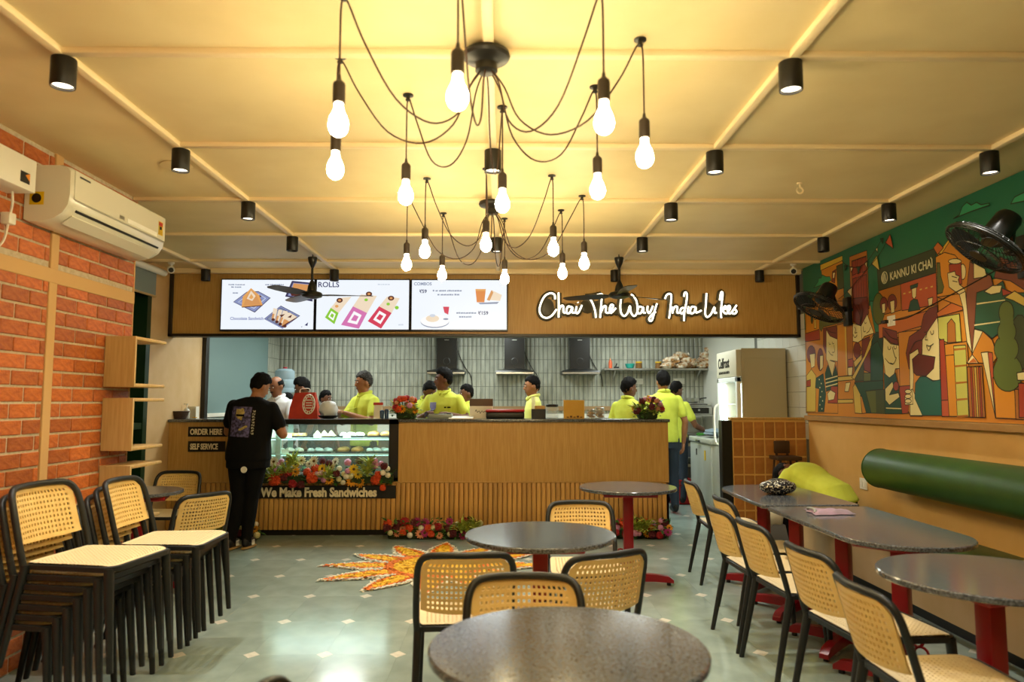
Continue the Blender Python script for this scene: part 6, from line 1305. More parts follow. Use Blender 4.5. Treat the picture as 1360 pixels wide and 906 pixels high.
# ================================================================== MURAL on the right wall (flat print: outlines in wall coordinates, y along the wall, z up)
MURAL = [('O',1,[(6.993,2.725),(6.533,2.722),(6.532,2.231),(6.55,2.011),(7.398,2.092),(7.393,2.343),(6.952,2.539)]),('Y',1,[(6.998,2.726),(6.533,2.724),(6.532,2.678),(6.997,2.67)]),('C2',1,[(7.167,2.524),(7.062,2.569),(7.045,2.604),(6.989,2.594),(6.959,2.62),(6.88,2.588),(6.8,2.574),(6.777,2.534),(6.871,2.525)]),('OL',1,[(6.659,2.649),(6.531,2.649),(6.526,2.422),(6.652,2.424)]),('M',1,[(6.745,2.612),(6.666,2.621),(6.702,2.497),(6.77,2.52)]),('CR',1,[(6.733,2.598),(6.689,2.599),(6.711,2.546),(6.742,2.546)]),('O2',1,[(6.399,2.685),(6.085,2.679),(6.084,2.173),(6.407,2.215)]),('R',1,[(6.36,2.638),(6.103,2.633),(6.099,2.246),(6.088,2.174),(6.372,2.211)]),('R2',1,[(6.356,2.634),(6.282,2.633),(6.283,2.511),(6.357,2.508)]),('R2',1,[(6.355,2.476),(6.286,2.478),(6.29,2.262),(6.355,2.251)]),('R2',1,[(6.264,2.631),(6.193,2.631),(6.194,2.509),(6.266,2.505)]),('R2',1,[(6.264,2.473),(6.197,2.476),(6.201,2.266),(6.264,2.255)]),('R2',1,[(6.175,2.629),(6.106,2.628),(6.107,2.506),(6.177,2.502)]),('R2',1,[(6.175,2.471),(6.11,2.474),(6.114,2.27),(6.175,2.259)]),('O',1,[(7.366,2.335),(6.93,2.357),(6.459,2.291),(6.479,2.051),(6.714,1.576),(6.739,1.273),(7.454,1.269)]),('R',1,[(7.403,2.083),(7.07,2.096),(7.064,1.992),(7.41,2.001)]),('OL',1,[(7.198,2.232),(7.203,2.204),(7.214,2.181),(7.227,2.17),(7.241,2.171),(7.253,2.186),(7.26,2.21),(7.26,2.24),(7.255,2.268),(7.244,2.291),(7.231,2.302),(7.217,2.3),(7.205,2.286),(7.198,2.262)]),('C1',1,[(7.184,2.204),(7.138,2.201),(7.139,2.112),(7.186,2.114)]),('OL2',1,[(7.062,2.203),(6.984,2.233),(6.666,2.157),(6.486,2.112),(6.98,2.109),(7.028,2.068),(7.069,2.111)]),('M',1,[(7.173,1.855),(7.186,1.818),(7.217,1.79),(7.259,1.775),(7.306,1.778),(7.347,1.797),(7.374,1.829),(7.381,1.868),(7.368,1.906),(7.335,1.935),(7.292,1.948),(7.245,1.945),(7.205,1.925),(7.18,1.893)]),('CR',1,[(7.314,1.864),(7.187,1.865),(7.207,1.737),(7.287,1.72)]),('C1',1,[(7.406,1.651),(7.288,1.711),(7.184,1.643),(7.223,1.283),(7.436,1.28)]),('R',1,[(7.41,1.596),(7.312,1.607),(7.318,1.539),(7.415,1.535)]),('M',1,[(7.0,1.791),(7.011,1.744),(7.034,1.707),(7.064,1.687),(7.096,1.688),(7.123,1.711),(7.14,1.751),(7.143,1.8),(7.132,1.848),(7.109,1.885),(7.078,1.905),(7.046,1.903),(7.02,1.879),(7.003,1.84)]),('CR',1,[(7.074,1.835),(7.008,1.834),(7.021,1.715),(7.089,1.685)]),('DG',1,[(7.186,1.616),(7.017,1.656),(6.975,1.455),(7.03,1.285),(7.167,1.283),(7.119,1.509),(7.209,1.524)]),('CR',0,[(7.099,1.6),(7.106,1.594),(7.118,1.594),(7.123,1.601),(7.117,1.608),(7.105,1.607)]),('CR',0,[(7.058,1.56),(7.064,1.553),(7.076,1.554),(7.081,1.56),(7.075,1.567),(7.063,1.567)]),('CR',0,[(7.091,1.521),(7.097,1.515),(7.109,1.515),(7.115,1.522),(7.108,1.529),(7.096,1.528)]),('CR',0,[(7.049,1.482),(7.056,1.475),(7.067,1.475),(7.073,1.482),(7.066,1.489),(7.054,1.488)]),('CR',0,[(7.083,1.43),(7.09,1.423),(7.102,1.423),(7.107,1.43),(7.1,1.437),(7.088,1.437)]),('CR',0,[(7.042,1.391),(7.048,1.384),(7.06,1.384),(7.065,1.391),(7.059,1.398),(7.047,1.398)]),('CR',0,[(7.104,1.352),(7.111,1.345),(7.123,1.345),(7.129,1.352),(7.122,1.359),(7.11,1.359)]),('CR',0,[(7.063,1.313),(7.069,1.306),(7.081,1.306),(7.087,1.313),(7.08,1.32),(7.068,1.32)]),('M',1,[(6.981,2.096),(6.698,2.094),(6.682,1.965),(6.846,1.98),(6.917,1.812),(6.995,1.921)]),('CR',1,[(6.915,2.076),(6.844,2.009),(6.685,1.963),(6.697,1.755),(6.863,1.777),(6.754,1.752),(6.825,1.619),(6.915,1.767),(6.939,1.788)]),('DG',1,[(6.979,1.654),(6.909,1.735),(6.825,1.619),(6.742,1.726),(6.71,1.625),(6.718,1.526),(6.964,1.48)]),('CR',0,[(6.969,1.603),(6.715,1.626),(6.716,1.616),(6.97,1.592)]),('CR',0,[(6.972,1.567),(6.718,1.591),(6.719,1.581),(6.973,1.556)]),('CR',0,[(6.975,1.531),(6.721,1.556),(6.722,1.546),(6.976,1.52)]),('R',1,[(6.855,1.529),(6.718,1.526),(6.742,1.366),(6.939,1.372)]),('CR',1,[(6.94,1.461),(6.872,1.494),(6.772,1.465),(6.81,1.403),(6.923,1.393)]),('C1',1,[(6.711,1.613),(6.415,1.615),(6.418,1.577),(6.714,1.573)]),('C1',1,[(6.728,1.403),(6.432,1.404),(6.435,1.372),(6.731,1.368)]),('OB',1,[(6.685,2.097),(6.5,2.101),(6.514,1.618),(6.711,1.615)]),('O2',1,[(6.5,2.101),(6.384,2.083),(6.412,1.615),(6.512,1.618)]),('C1',0,[(6.539,2.1),(6.513,2.1),(6.522,1.625),(6.542,1.624)]),('R',1,[(6.495,1.762),(6.402,1.766),(6.408,1.691),(6.495,1.696)]),('CR',1,[(6.508,1.69),(6.416,1.692),(6.439,1.616),(6.507,1.618)]),('CR',1,[(6.558,1.553),(6.469,1.557),(6.514,1.474),(6.585,1.475)]),('TE',1,[(6.07,2.236),(5.856,2.206),(5.869,1.922),(5.994,1.945),(6.037,2.095)]),('M',1,[(6.358,2.301),(6.112,2.277),(6.096,2.137),(6.162,2.076),(6.247,2.042),(6.375,2.097)]),('CR',1,[(6.381,2.082),(6.235,2.041),(6.229,1.918),(6.306,1.901),(6.394,1.92)]),('CR',1,[(6.235,2.041),(6.119,2.13),(6.022,1.958),(6.185,1.944),(6.229,1.918)]),('O',1,[(6.394,1.92),(6.306,1.901),(6.235,1.839),(6.381,1.732),(6.408,1.757)]),('M',1,[(6.257,1.829),(6.266,1.8),(6.287,1.777),(6.314,1.765),(6.344,1.767),(6.37,1.782),(6.387,1.808),(6.391,1.839),(6.382,1.869),(6.361,1.892),(6.333,1.904),(6.303,1.901),(6.278,1.886),(6.261,1.86)]),('M',1,[(6.229,1.918),(6.094,1.936),(6.102,1.626),(6.209,1.653),(6.239,1.793)]),('OL',1,[(6.383,1.708),(6.212,1.757),(6.223,1.562),(6.382,1.56)]),('C1',1,[(6.015,1.958),(6.085,1.84),(6.393,1.578),(6.441,1.598),(6.198,1.779),(6.098,1.897)]),('C1',1,[(6.393,1.735),(6.239,1.796),(6.248,1.747),(6.367,1.684)]),('DG2',1,[(5.867,1.812),(5.883,1.752),(5.916,1.704),(5.96,1.679),(6.008,1.681),(6.049,1.712),(6.075,1.764),(6.081,1.828),(6.065,1.891),(6.03,1.939),(5.985,1.962),(5.937,1.958),(5.897,1.926),(5.873,1.875)]),('DG',1,[(6.084,1.851),(5.967,1.886),(5.887,1.77),(5.91,1.553),(6.108,1.558)]),('OL2',1,[(6.222,1.631),(6.102,1.626),(6.108,1.558),(6.228,1.556)]),('DG',1,[(6.395,1.552),(5.905,1.556),(5.911,1.485),(6.201,1.474),(6.121,1.286),(6.221,1.285),(6.364,1.495)]),('OL2',1,[(6.201,1.474),(5.884,1.481),(5.894,1.285),(6.121,1.286)]),('OL',0,[(6.033,1.478),(5.884,1.481),(5.894,1.285),(6.038,1.286)]),('C1',1,[(6.423,1.514),(6.384,1.543),(6.296,1.448),(6.282,1.279),(6.405,1.282)]),('O',1,[(6.297,1.436),(6.27,1.424),(6.205,1.285),(6.274,1.28)]),('O',1,[(5.916,2.3),(5.107,2.308),(5.119,1.84),(5.917,1.911)]),('O2',1,[(5.916,2.3),(5.583,2.302),(5.592,2.098),(5.911,2.093)]),('R3',1,[(5.583,2.302),(5.113,2.309),(5.122,2.077),(5.58,2.092)]),('OL2',1,[(5.834,2.14),(5.847,2.085),(5.877,2.042),(5.917,2.021),(5.96,2.026),(5.997,2.056),(6.02,2.105),(6.025,2.165),(6.011,2.221),(5.98,2.264),(5.939,2.284),(5.896,2.277),(5.86,2.246),(5.838,2.197)]),('DGB',1,[(5.923,2.481),(5.105,2.486),(5.11,2.31),(5.916,2.3)]),('C1',0,[(5.55,2.226),(5.519,2.225),(5.52,2.215),(5.551,2.215)]),('C1',0,[(5.474,2.225),(5.444,2.224),(5.444,2.214),(5.474,2.214)]),('C1',0,[(5.399,2.224),(5.37,2.224),(5.371,2.213),(5.4,2.214)]),('C1',0,[(5.327,2.223),(5.298,2.223),(5.299,2.213),(5.328,2.213)]),('C1',0,[(5.256,2.222),(5.229,2.222),(5.229,2.212),(5.257,2.212)]),('C1',0,[(5.188,2.221),(5.161,2.221),(5.161,2.211),(5.188,2.211)]),('DG',1,[(5.494,2.074),(5.457,2.148),(5.412,2.159),(5.362,2.147),(5.332,2.069)]),('CR',1,[(5.43,2.254),(5.364,2.254),(5.378,2.175),(5.405,2.158),(5.429,2.178)]),('DG',1,[(5.451,2.266),(5.344,2.27),(5.354,2.244),(5.446,2.24)]),('CR',1,[(5.229,2.136),(5.167,2.138),(5.183,2.076),(5.223,2.077)]),('M',1,[(5.784,2.171),(5.792,2.147),(5.81,2.129),(5.835,2.121),(5.861,2.124),(5.884,2.139),(5.899,2.161),(5.903,2.188),(5.895,2.212),(5.877,2.23),(5.852,2.238),(5.825,2.234),(5.803,2.22),(5.788,2.197)]),('CR',1,[(5.873,2.183),(5.821,2.185),(5.828,2.105),(5.871,2.106)]),('M',1,[(5.646,2.166),(5.654,2.138),(5.675,2.118),(5.704,2.109),(5.734,2.113),(5.761,2.129),(5.779,2.155),(5.783,2.185),(5.774,2.213),(5.753,2.233),(5.724,2.241),(5.693,2.237),(5.667,2.22),(5.65,2.195)]),('CR',1,[(5.745,2.188),(5.68,2.19),(5.688,2.092),(5.737,2.089)]),('O3',1,[(5.939,2.023),(5.115,2.053),(5.116,1.958),(5.94,1.904)]),('C1',0,[(5.509,2.348),(5.497,2.348),(5.498,2.344)]),('O',1,[(5.701,1.758),(5.474,1.906),(5.487,1.5),(5.673,1.504)]),('M',1,[(5.874,1.988),(5.666,1.937),(5.652,1.826),(5.762,1.856),(5.859,1.919),(5.887,1.825)]),('CR',1,[(5.869,1.913),(5.763,1.846),(5.647,1.826),(5.629,1.643),(5.71,1.642),(5.74,1.59),(5.805,1.574),(5.864,1.599),(5.892,1.77)]),('DG',1,[(5.884,1.615),(5.805,1.574),(5.713,1.61),(5.693,1.546),(5.63,1.288),(5.899,1.284)]),('CR',1,[(5.878,1.487),(5.764,1.544),(5.747,1.505),(5.817,1.437),(5.683,1.452),(5.667,1.418),(5.823,1.355),(5.881,1.395)]),('R',1,[(5.664,1.504),(5.496,1.502),(5.544,1.295),(5.63,1.289)]),('R2',1,[(5.669,1.504),(5.675,1.487),(5.688,1.475),(5.705,1.468),(5.724,1.468),(5.741,1.475),(5.752,1.489),(5.755,1.506),(5.749,1.522),(5.736,1.535),(5.718,1.542),(5.699,1.541),(5.683,1.534),(5.672,1.52)]),('CR',0,[(5.876,1.335),(5.649,1.332),(5.65,1.324),(5.877,1.326)]),('O',1,[(5.641,1.927),(5.316,1.918),(5.369,1.275),(5.528,1.272),(5.657,1.48)]),('M',1,[(5.287,2.026),(5.218,2.062),(5.117,2.07),(5.12,1.987),(5.222,1.908),(5.312,1.85),(5.34,1.741),(5.45,1.669),(5.518,1.632),(5.549,1.755),(5.494,1.878),(5.334,1.925),(5.31,1.984)]),('CR',1,[(5.322,1.84),(5.221,1.917),(5.124,1.987),(5.111,1.886),(5.13,1.532),(5.216,1.535),(5.297,1.567),(5.337,1.707)]),('M2',1,[(5.467,1.704),(5.398,1.74),(5.173,1.703),(5.198,1.623),(5.297,1.57),(5.422,1.581),(5.467,1.613)]),('CR',1,[(5.499,1.746),(5.386,1.778),(5.375,1.743),(5.467,1.704),(5.459,1.567),(5.476,1.476),(5.365,1.279),(5.531,1.276)]),('TG',1,[(5.44,1.521),(5.374,1.568),(5.297,1.566),(5.216,1.53),(5.122,1.538),(5.129,1.284),(5.365,1.279),(5.456,1.408)]),('R',1,[(5.666,1.503),(5.512,1.506),(5.556,1.294),(5.641,1.287)]),('CR',1,[(5.594,1.421),(5.486,1.479),(5.485,1.363),(5.593,1.357)]),('CR',1,[(5.498,1.46),(5.507,1.45),(5.53,1.444),(5.558,1.444),(5.58,1.451),(5.588,1.461),(5.579,1.471),(5.555,1.477),(5.527,1.476),(5.505,1.47)]),('CR',1,[(5.501,1.423),(5.51,1.413),(5.533,1.407),(5.561,1.407),(5.583,1.414),(5.591,1.424),(5.582,1.434),(5.558,1.44),(5.53,1.44),(5.508,1.433)]),('CR',1,[(5.504,1.387),(5.513,1.377),(5.536,1.371),(5.564,1.371),(5.587,1.377),(5.594,1.387),(5.585,1.397),(5.561,1.403),(5.533,1.403),(5.511,1.397)]),('C3',1,[(5.115,1.984),(4.873,1.981),(4.865,1.789),(5.017,1.793),(5.119,1.833)]),('O2',1,[(5.021,1.793),(5.01,1.929),(4.961,1.957),(4.923,1.92),(4.925,1.79)]),('O3',1,[(5.13,2.018),(4.848,2.096),(4.831,2.002),(5.115,1.987)]),('O',1,[(5.052,1.785),(4.805,1.786),(4.804,1.605),(5.051,1.595)]),('R',1,[(5.111,1.822),(5.058,1.823),(5.04,1.39),(5.126,1.277)]),('R3',1,[(5.124,1.391),(5.04,1.394),(5.043,1.279),(5.126,1.277)]),('OB',1,[(5.05,1.706),(4.954,1.705),(4.948,1.281),(5.043,1.279)]),('C3',1,[(4.952,1.767),(4.821,1.762),(4.828,1.279),(4.951,1.281)]),('O2',0,[(4.95,1.748),(4.822,1.745),(4.822,1.732),(4.95,1.733)]),('O2',0,[(4.952,1.632),(4.825,1.632),(4.825,1.62),(4.951,1.618)]),('O2',0,[(4.953,1.517),(4.828,1.519),(4.828,1.507),(4.952,1.502)]),('O2',0,[(4.954,1.402),(4.832,1.407),(4.831,1.395),(4.954,1.387)]),('O2',0,[(4.955,1.287),(4.835,1.295),(4.834,1.283),(4.955,1.273)]),('O2',1,[(4.819,1.615),(4.667,1.613),(4.662,1.279),(4.82,1.279)]),('R',1,[(4.788,1.614),(4.769,1.613),(4.77,1.279),(4.788,1.278)]),('C1',1,[(4.745,1.612),(4.727,1.611),(4.727,1.279),(4.745,1.279)]),('R',1,[(4.703,1.61),(4.685,1.609),(4.686,1.28),(4.703,1.28)]),('O3',1,[(4.651,1.802),(4.576,1.8),(4.573,1.699),(4.652,1.703)]),('O',1,[(4.87,2.558),(5.078,2.439),(5.111,2.358),(5.112,2.13),(4.817,2.016),(4.702,2.28),(4.727,2.346)]),('Y',1,[(4.87,2.558),(5.078,2.439),(5.034,2.43),(4.875,2.538)]),('O3',1,[(5.127,2.493),(5.071,2.524),(5.01,2.468),(5.083,2.434)]),('OB',1,[(5.106,2.421),(4.999,2.433),(4.884,2.39),(4.821,2.324),(4.849,2.117),(5.112,2.13)]),('OL2',1,[(5.095,2.377),(5.06,2.37),(5.056,2.272),(5.027,2.192),(5.048,2.153),(5.107,2.151)]),('BR',1,[(4.73,2.316),(4.533,2.181),(4.511,2.105),(4.679,2.097),(4.734,1.706),(4.762,1.703),(4.802,2.008),(4.775,2.152)]),('CR',1,[(4.693,2.299),(4.586,2.239),(4.573,2.186),(4.701,2.194)]),('BR2',1,[(4.44,2.288),(4.313,2.225),(4.213,2.206),(4.227,2.037),(4.36,2.122),(4.506,2.166)]),('JG',1,[(4.679,2.097),(4.511,2.108),(4.426,2.132),(4.399,2.054),(4.228,2.028),(4.247,1.797),(4.494,1.807),(4.552,1.784),(4.641,1.841),(4.721,1.864)]),('CR',0,[(4.685,2.028),(4.416,2.014),(4.416,2.008),(4.686,2.018)]),('CR',0,[(4.719,1.891),(4.474,1.886),(4.474,1.879),(4.72,1.881)]),('CR',1,[(4.605,2.093),(4.524,2.119),(4.435,2.107),(4.456,2.063),(4.543,2.064)]),('R',1,[(4.439,2.09),(4.338,2.043),(4.434,2.039)]),('C1',1,[(4.421,2.027),(4.327,2.054),(4.231,1.994),(4.236,1.939),(4.345,1.998)]),('CR',1,[(4.776,2.254),(4.781,2.232),(4.792,2.215),(4.806,2.207),(4.822,2.21),(4.835,2.223),(4.843,2.243),(4.845,2.266),(4.839,2.289),(4.828,2.305),(4.813,2.313),(4.798,2.31),(4.785,2.297),(4.777,2.277)]),('R',1,[(4.955,2.337),(4.823,2.332),(4.825,2.178),(4.947,2.188)]),('CR',1,[(4.817,2.333),(4.824,2.327),(4.844,2.324),(4.873,2.326),(4.905,2.332),(4.934,2.341),(4.953,2.352),(4.96,2.361),(4.952,2.368),(4.931,2.37),(4.902,2.368),(4.87,2.362),(4.842,2.353),(4.823,2.342)]),('CR',1,[(4.977,2.28),(4.893,2.28),(4.887,2.253),(4.844,2.235),(4.862,2.215),(4.852,2.18),(4.803,2.146),(4.79,2.114),(4.858,2.111),(4.968,2.181)]),('CR',1,[(4.858,2.113),(4.793,2.124),(4.779,1.91),(4.757,1.702),(4.805,1.781),(4.826,2.011)]),('CR',1,[(4.721,1.86),(4.638,1.838),(4.758,1.695)]),('O',1,[(4.638,1.838),(4.553,1.774),(4.509,1.666),(4.565,1.622),(4.695,1.634),(4.758,1.695)]),('CR',1,[(4.758,1.695),(4.695,1.633),(4.817,1.639)]),('O3',0,[(4.745,1.671),(4.706,1.639),(4.798,1.642)]),('CR',1,[(4.667,1.701),(4.601,1.701),(4.563,1.279)]),('R3',1,[(4.601,1.701),(4.557,1.693),(4.559,1.279),(4.563,1.309)]),('OB',1,[(4.565,1.536),(4.377,1.448),(4.378,1.278),(4.559,1.279)]),('O2',1,[(4.376,1.457),(4.276,1.455),(4.291,1.274),(4.381,1.276)]),('OL',1,[(4.222,1.728),(4.237,1.656),(4.265,1.599),(4.303,1.568),(4.342,1.569),(4.375,1.604),(4.396,1.666),(4.398,1.742),(4.383,1.817),(4.353,1.875),(4.314,1.904),(4.275,1.899),(4.244,1.862),(4.225,1.801)]),('OT',1,[(4.301,1.554),(4.309,1.523),(4.326,1.494),(4.351,1.471),(4.382,1.454),(4.418,1.445),(4.455,1.446),(4.49,1.456),(4.521,1.474),(4.544,1.5),(4.557,1.531),(4.56,1.565),(4.552,1.598),(4.533,1.628),(4.506,1.651),(4.472,1.667),(4.436,1.674),(4.399,1.672),(4.365,1.661),(4.337,1.641),(4.315,1.616),(4.303,1.586)]),('OT',1,[(4.322,1.7),(4.329,1.674),(4.346,1.651),(4.371,1.633),(4.401,1.622),(4.435,1.62),(4.469,1.626),(4.499,1.64),(4.522,1.662),(4.536,1.688),(4.539,1.716),(4.531,1.743),(4.513,1.767),(4.487,1.784),(4.455,1.794),(4.421,1.795),(4.388,1.788),(4.359,1.773),(4.337,1.752),(4.325,1.727)]),('OT',1,[(4.335,1.805),(4.34,1.784),(4.353,1.765),(4.372,1.751),(4.396,1.743),(4.421,1.741),(4.446,1.747),(4.469,1.759),(4.486,1.777),(4.496,1.798),(4.498,1.821),(4.492,1.844),(4.479,1.863),(4.459,1.877),(4.435,1.885),(4.409,1.885),(4.384,1.879),(4.363,1.866),(4.346,1.849),(4.337,1.828)]),('OT',1,[(4.344,1.923),(4.349,1.901),(4.36,1.882),(4.376,1.868),(4.395,1.86),(4.415,1.859),(4.435,1.865),(4.453,1.877),(4.467,1.895),(4.475,1.916),(4.476,1.939),(4.471,1.961),(4.46,1.98),(4.444,1.994),(4.424,2.002),(4.403,2.003),(4.383,1.996),(4.366,1.984),(4.353,1.966),(4.346,1.945)]),('OT',0,[(4.499,1.75),(4.353,1.739),(4.372,1.512),(4.53,1.535)]),('OT',0,[(4.464,1.917),(4.352,1.904),(4.355,1.711),(4.487,1.721)]),('CR',1,[(4.349,1.556),(4.267,1.562),(4.271,1.509),(4.346,1.511)]),('R',1,[(4.341,1.493),(4.273,1.491),(4.29,1.287),(4.352,1.286)]),('C2',1,[(4.879,2.644),(4.813,2.653),(4.777,2.701),(4.728,2.718),(4.684,2.685),(4.63,2.69),(4.587,2.662),(4.508,2.651),(4.509,2.637),(4.702,2.645)]),('C2',1,[(4.315,2.592),(4.28,2.624),(4.153,2.633),(4.158,2.572)]),('CR',1,[(6.376,2.585),(6.326,2.575),(6.368,2.538)]),('DG',1,[(6.263,2.569),(6.197,2.556),(6.235,2.497)]),('CR',1,[(6.119,2.574),(6.075,2.585),(6.089,2.525)]),('C1',1,[(6.005,2.547),(5.913,2.597),(5.88,2.462)]),('R3',1,[(5.774,2.677),(5.694,2.726),(5.657,2.601)]),('CR',1,[(5.928,2.654),(5.899,2.663),(5.897,2.62)]),('DG',1,[(5.848,2.725),(5.8,2.719),(5.813,2.676)]),('CR',1,[(6.457,2.382),(6.361,2.401),(6.375,2.319)]),('DG',1,[(6.492,2.624),(6.438,2.608),(6.484,2.576)])]
MSTROKES = [[(6.536,2.679),(6.433,2.612),(6.274,2.565),(6.119,2.569),(6.01,2.607),(5.82,2.714)],[(6.627,2.333),(6.452,2.376),(6.081,2.513),(5.869,2.599),(5.694,2.726)],[(6.857,1.949),(6.848,1.928),(6.819,1.93)],[(6.787,1.949),(6.778,1.928),(6.75,1.931)],[(6.754,1.915),(6.746,1.852),(6.795,1.849)],[(6.87,1.867),(6.83,1.832),(6.781,1.819)],[(5.804,1.829),(5.794,1.803),(5.766,1.805),(5.76,1.826)],[(5.714,1.828),(5.705,1.802),(5.677,1.804),(5.672,1.825)],[(5.735,1.819),(5.702,1.737),(5.683,1.73),(5.726,1.685),(5.775,1.693)],[(5.853,1.735),(5.795,1.694),(5.737,1.68)],[(6.343,2.042),(6.321,2.017),(6.342,1.989),(6.299,1.991)],[(6.372,1.98),(6.346,1.948),(6.301,1.967)],[(6.162,2.076),(6.153,2.052),(6.129,2.06)],[(6.189,2.032),(6.181,1.985),(6.147,1.988)],[(6.137,1.969),(6.091,1.982),(6.061,2.013)],[(6.338,2.25),(6.239,2.143),(6.246,2.05)],[(6.266,2.24),(6.215,2.14),(6.246,2.05)],[(6.196,2.231),(6.192,2.137),(6.246,2.05)],[(6.908,2.095),(6.827,2.048),(6.704,2.024)],[(5.844,1.969),(5.758,1.901),(5.658,1.871)],[(5.289,1.893),(5.251,1.889),(5.284,1.842),(5.25,1.834)],[(5.213,1.896),(5.197,1.868),(5.173,1.879),(5.175,1.898)],[(5.179,1.801),(5.232,1.786),(5.268,1.797),(5.244,1.756),(5.213,1.787)],[(5.322,1.84),(5.421,1.826),(5.498,1.752)],[(4.929,2.25),(4.872,2.23)],[(4.923,2.217),(4.87,2.2)]]
MC = {'O': '#c9801f', 'OB': '#d0861c', 'O2': '#a8641b', 'O3': '#bf6420', 'Y': '#d0a62f', 'C1': '#cdae4c', 'CR': '#dfcd8e', 'C2': '#2f8f60', 'C3': '#bdb650', 'OL': '#3d4424', 'OL2': '#5c602a', 'M': '#742c20', 'M2': '#5f1f17', 'R': '#a03a1e', 'R2': '#8a2f18', 'R3': '#b5502a', 'DG': '#1c4435', 'DG2': '#17382c', 'TE': '#2a7556', 'TG': '#1d594a', 'DGB': '#363d26', 'JG': '#2a5539', 'BR': '#84482a', 'BR2': '#74381f', 'OT': '#5d6a2b'}
MK = list(MC)
t = thing('mural_panel', 'painted mural of tea drinkers and a stall lettered KANNU KI CHAI', 'mural', (XR - .012, 5.0, 1.245))
mg = mat('mural_sky', '#1d6645', .45, c2='#176049', scale=1.2)
obj('board', MB().box((XR - .0118, -.5, 1.245), (XR - .0005, 7.42, ZC - .004)), mg, t, world=True, sharp=0)
pm = MB(); om = MB(); lv = 0
MURAL.insert(0, ('O', 0, [(-.5, 1.247), (7.415, 1.247), (7.415, 2.12), (6.2, 2.2), (4.2, 2.15), (3.95, 1.9), (-.5, 1.9)]))
# the city goes on towards the viewer
for i in range(9):
    y = 3.95 - i * .45; h = 1.7 + .35 * ((i * 37) % 5) / 5
    MURAL.append((['O', 'R', 'OL2', 'OB', 'C1'][i % 5], 1, [(y, 1.25), (y, h), (y - .22, h + .14), (y - .45, h), (y - .45, 1.25)]))
for c, ol, pts in MURAL:
    lv += 1; x = XR - .0122 - lv * .00004
    pts = [(y, min(max(z, 1.247), ZC - .006)) for y, z in pts]
    pm.add([(x, y, z) for y, z in pts], [tuple(range(len(pts)))], MK.index(c))
    if ol:
        w_ = .0032; n = len(pts)
        for i in range(n):
            a, b = Vector((0, *pts[i])), Vector((0, *pts[(i + 1) % n])); d = b - a
            if d.length < 1e-4: continue
            d.normalize(); q = Vector((0, -d.z, d.y)) * w_; a = a - d * w_ * .7; b = b + d * w_ * .7
            om.add([(x - .00002, v.y, v.z) for v in (a + q, b + q, b - q, a - q)], [(0, 1, 2, 3)])
for st in MSTROKES:
    for a, b in zip(smooth_path([(0, y, z) for y, z in st], 4)[:-1], smooth_path([(0, y, z) for y, z in st], 4)[1:]):
        d = b - a
        if d.length < 1e-5: continue
        d.normalize(); q = Vector((0, -d.z, d.y)) * .003
        om.add([(XR - .0122 - (lv + 2) * .00004, v.y, v.z) for v in (a + q, b + q, b - q, a - q)], [(0, 1, 2, 3)])
tag(obj('painted_shapes', pm, [mat('mural_' + k, MC[k], .45) for k in MK], t, world=True, sharp=0, fix=False), kind='stuff')
tag(obj('painted_outlines', om, mat('mural_line', '#24170d', .5), t, world=True, sharp=0, fix=False), kind='stuff')
MW = Matrix(((0, 0, -1, 0), (-1, 0, 0, 0), (0, 1, 0, 0), (0, 0, 0, 1)))
lm = place(text_mb('KANNU KI CHAI', .092, .0008, .0016, .86), Matrix.Translation((XR - .0205, 5.725, 2.355)) @ MW)
lm.tube([(XR - .0205, 5.805 + .045 * math.cos(a * PI / 10), 2.392 + .048 * math.sin(a * PI / 10)) for a in range(20)], .0035, 5, closed=True)
for dy, h in ((-.022, .03), (-.006, .042), (.01, .042), (.026, .028)): lm.tube([(XR - .0205, 5.805 + dy, 2.392 - h), (XR - .0205, 5.805 + dy + .012, 2.392 + h)], .003, 5)
lm.cyl((XR - .0205, 5.158, 2.425), (XR - .0213, 5.158, 2.425), .006, n=10)
obj('stall_lettering', lm, mat('mural_letters', '#d8cf9e', .5), t, world=True, sharp=0, fix=False)

# ================================================================== FLOWERS
FC = {'white': '#f2ecd6', 'pink': '#dc92b6', 'magenta': '#a8286a', 'yellow': '#f4c81c', 'amber': '#f0a21a', 'orange': '#d9480f', 'dark': '#5a0d16', 'red': '#a8141c', 'cream': '#dcd29a', 'peach': '#e0946a'}
FM = {k: mat('petal_' + k, c, .6, c2=tuple(.82 * int(c[i:i + 2], 16) / 255 for i in (1, 3, 5)), scale=60) for k, c in FC.items()}
M_leaf = mat('leaf_green', '#2f5a1c', .5, c2='#3f6e22', scale=20); M_spray = mat('variegated_leaf', '#c9cc62', .5, c2='#8aa03a', scale=25); M_cent = mat('flower_eye', '#5a3a0c', .8)
m = MB()
for ly in range(2):
    for k in range(11):
        a = k * 2 * PI / 11 + ly * .28; r = .62 - .16 * ly
        m.ell((r * math.cos(a), r * math.sin(a), .06 + .08 * ly), (.40 - .08 * ly, .16, .045), 6, 4, 0, M=Matrix.Rotation(a, 3, 'Z') @ Matrix.Rotation(-.2 - .25 * ly, 3, 'Y'))
m.ell((0, 0, .1), (.26, .26, .12), 8, 5, 1)
daisy = m.mesh('gerbera', [FM['yellow'], M_cent], 40)
m = MB().ell((0, 0, .35), (.62, .62, .6), 14, 10, 0, fn=lambda d: 1 + .10 * math.sin(5 * math.atan2(d.y, d.x) + 6 * d.z) - .25 * max(0, d.z - .75) * 4 * .3)
for k in range(5):
    a = k * 2 * PI / 5; m.ell((.42 * math.cos(a), .42 * math.sin(a), .25), (.16, .42, .40), 7, 5, 0, M=Matrix.Rotation(a, 3, 'Z') @ Matrix.Rotation(.35, 3, 'Y'))
rose = m.mesh('rose', [FM['white'], M_leaf], 50)
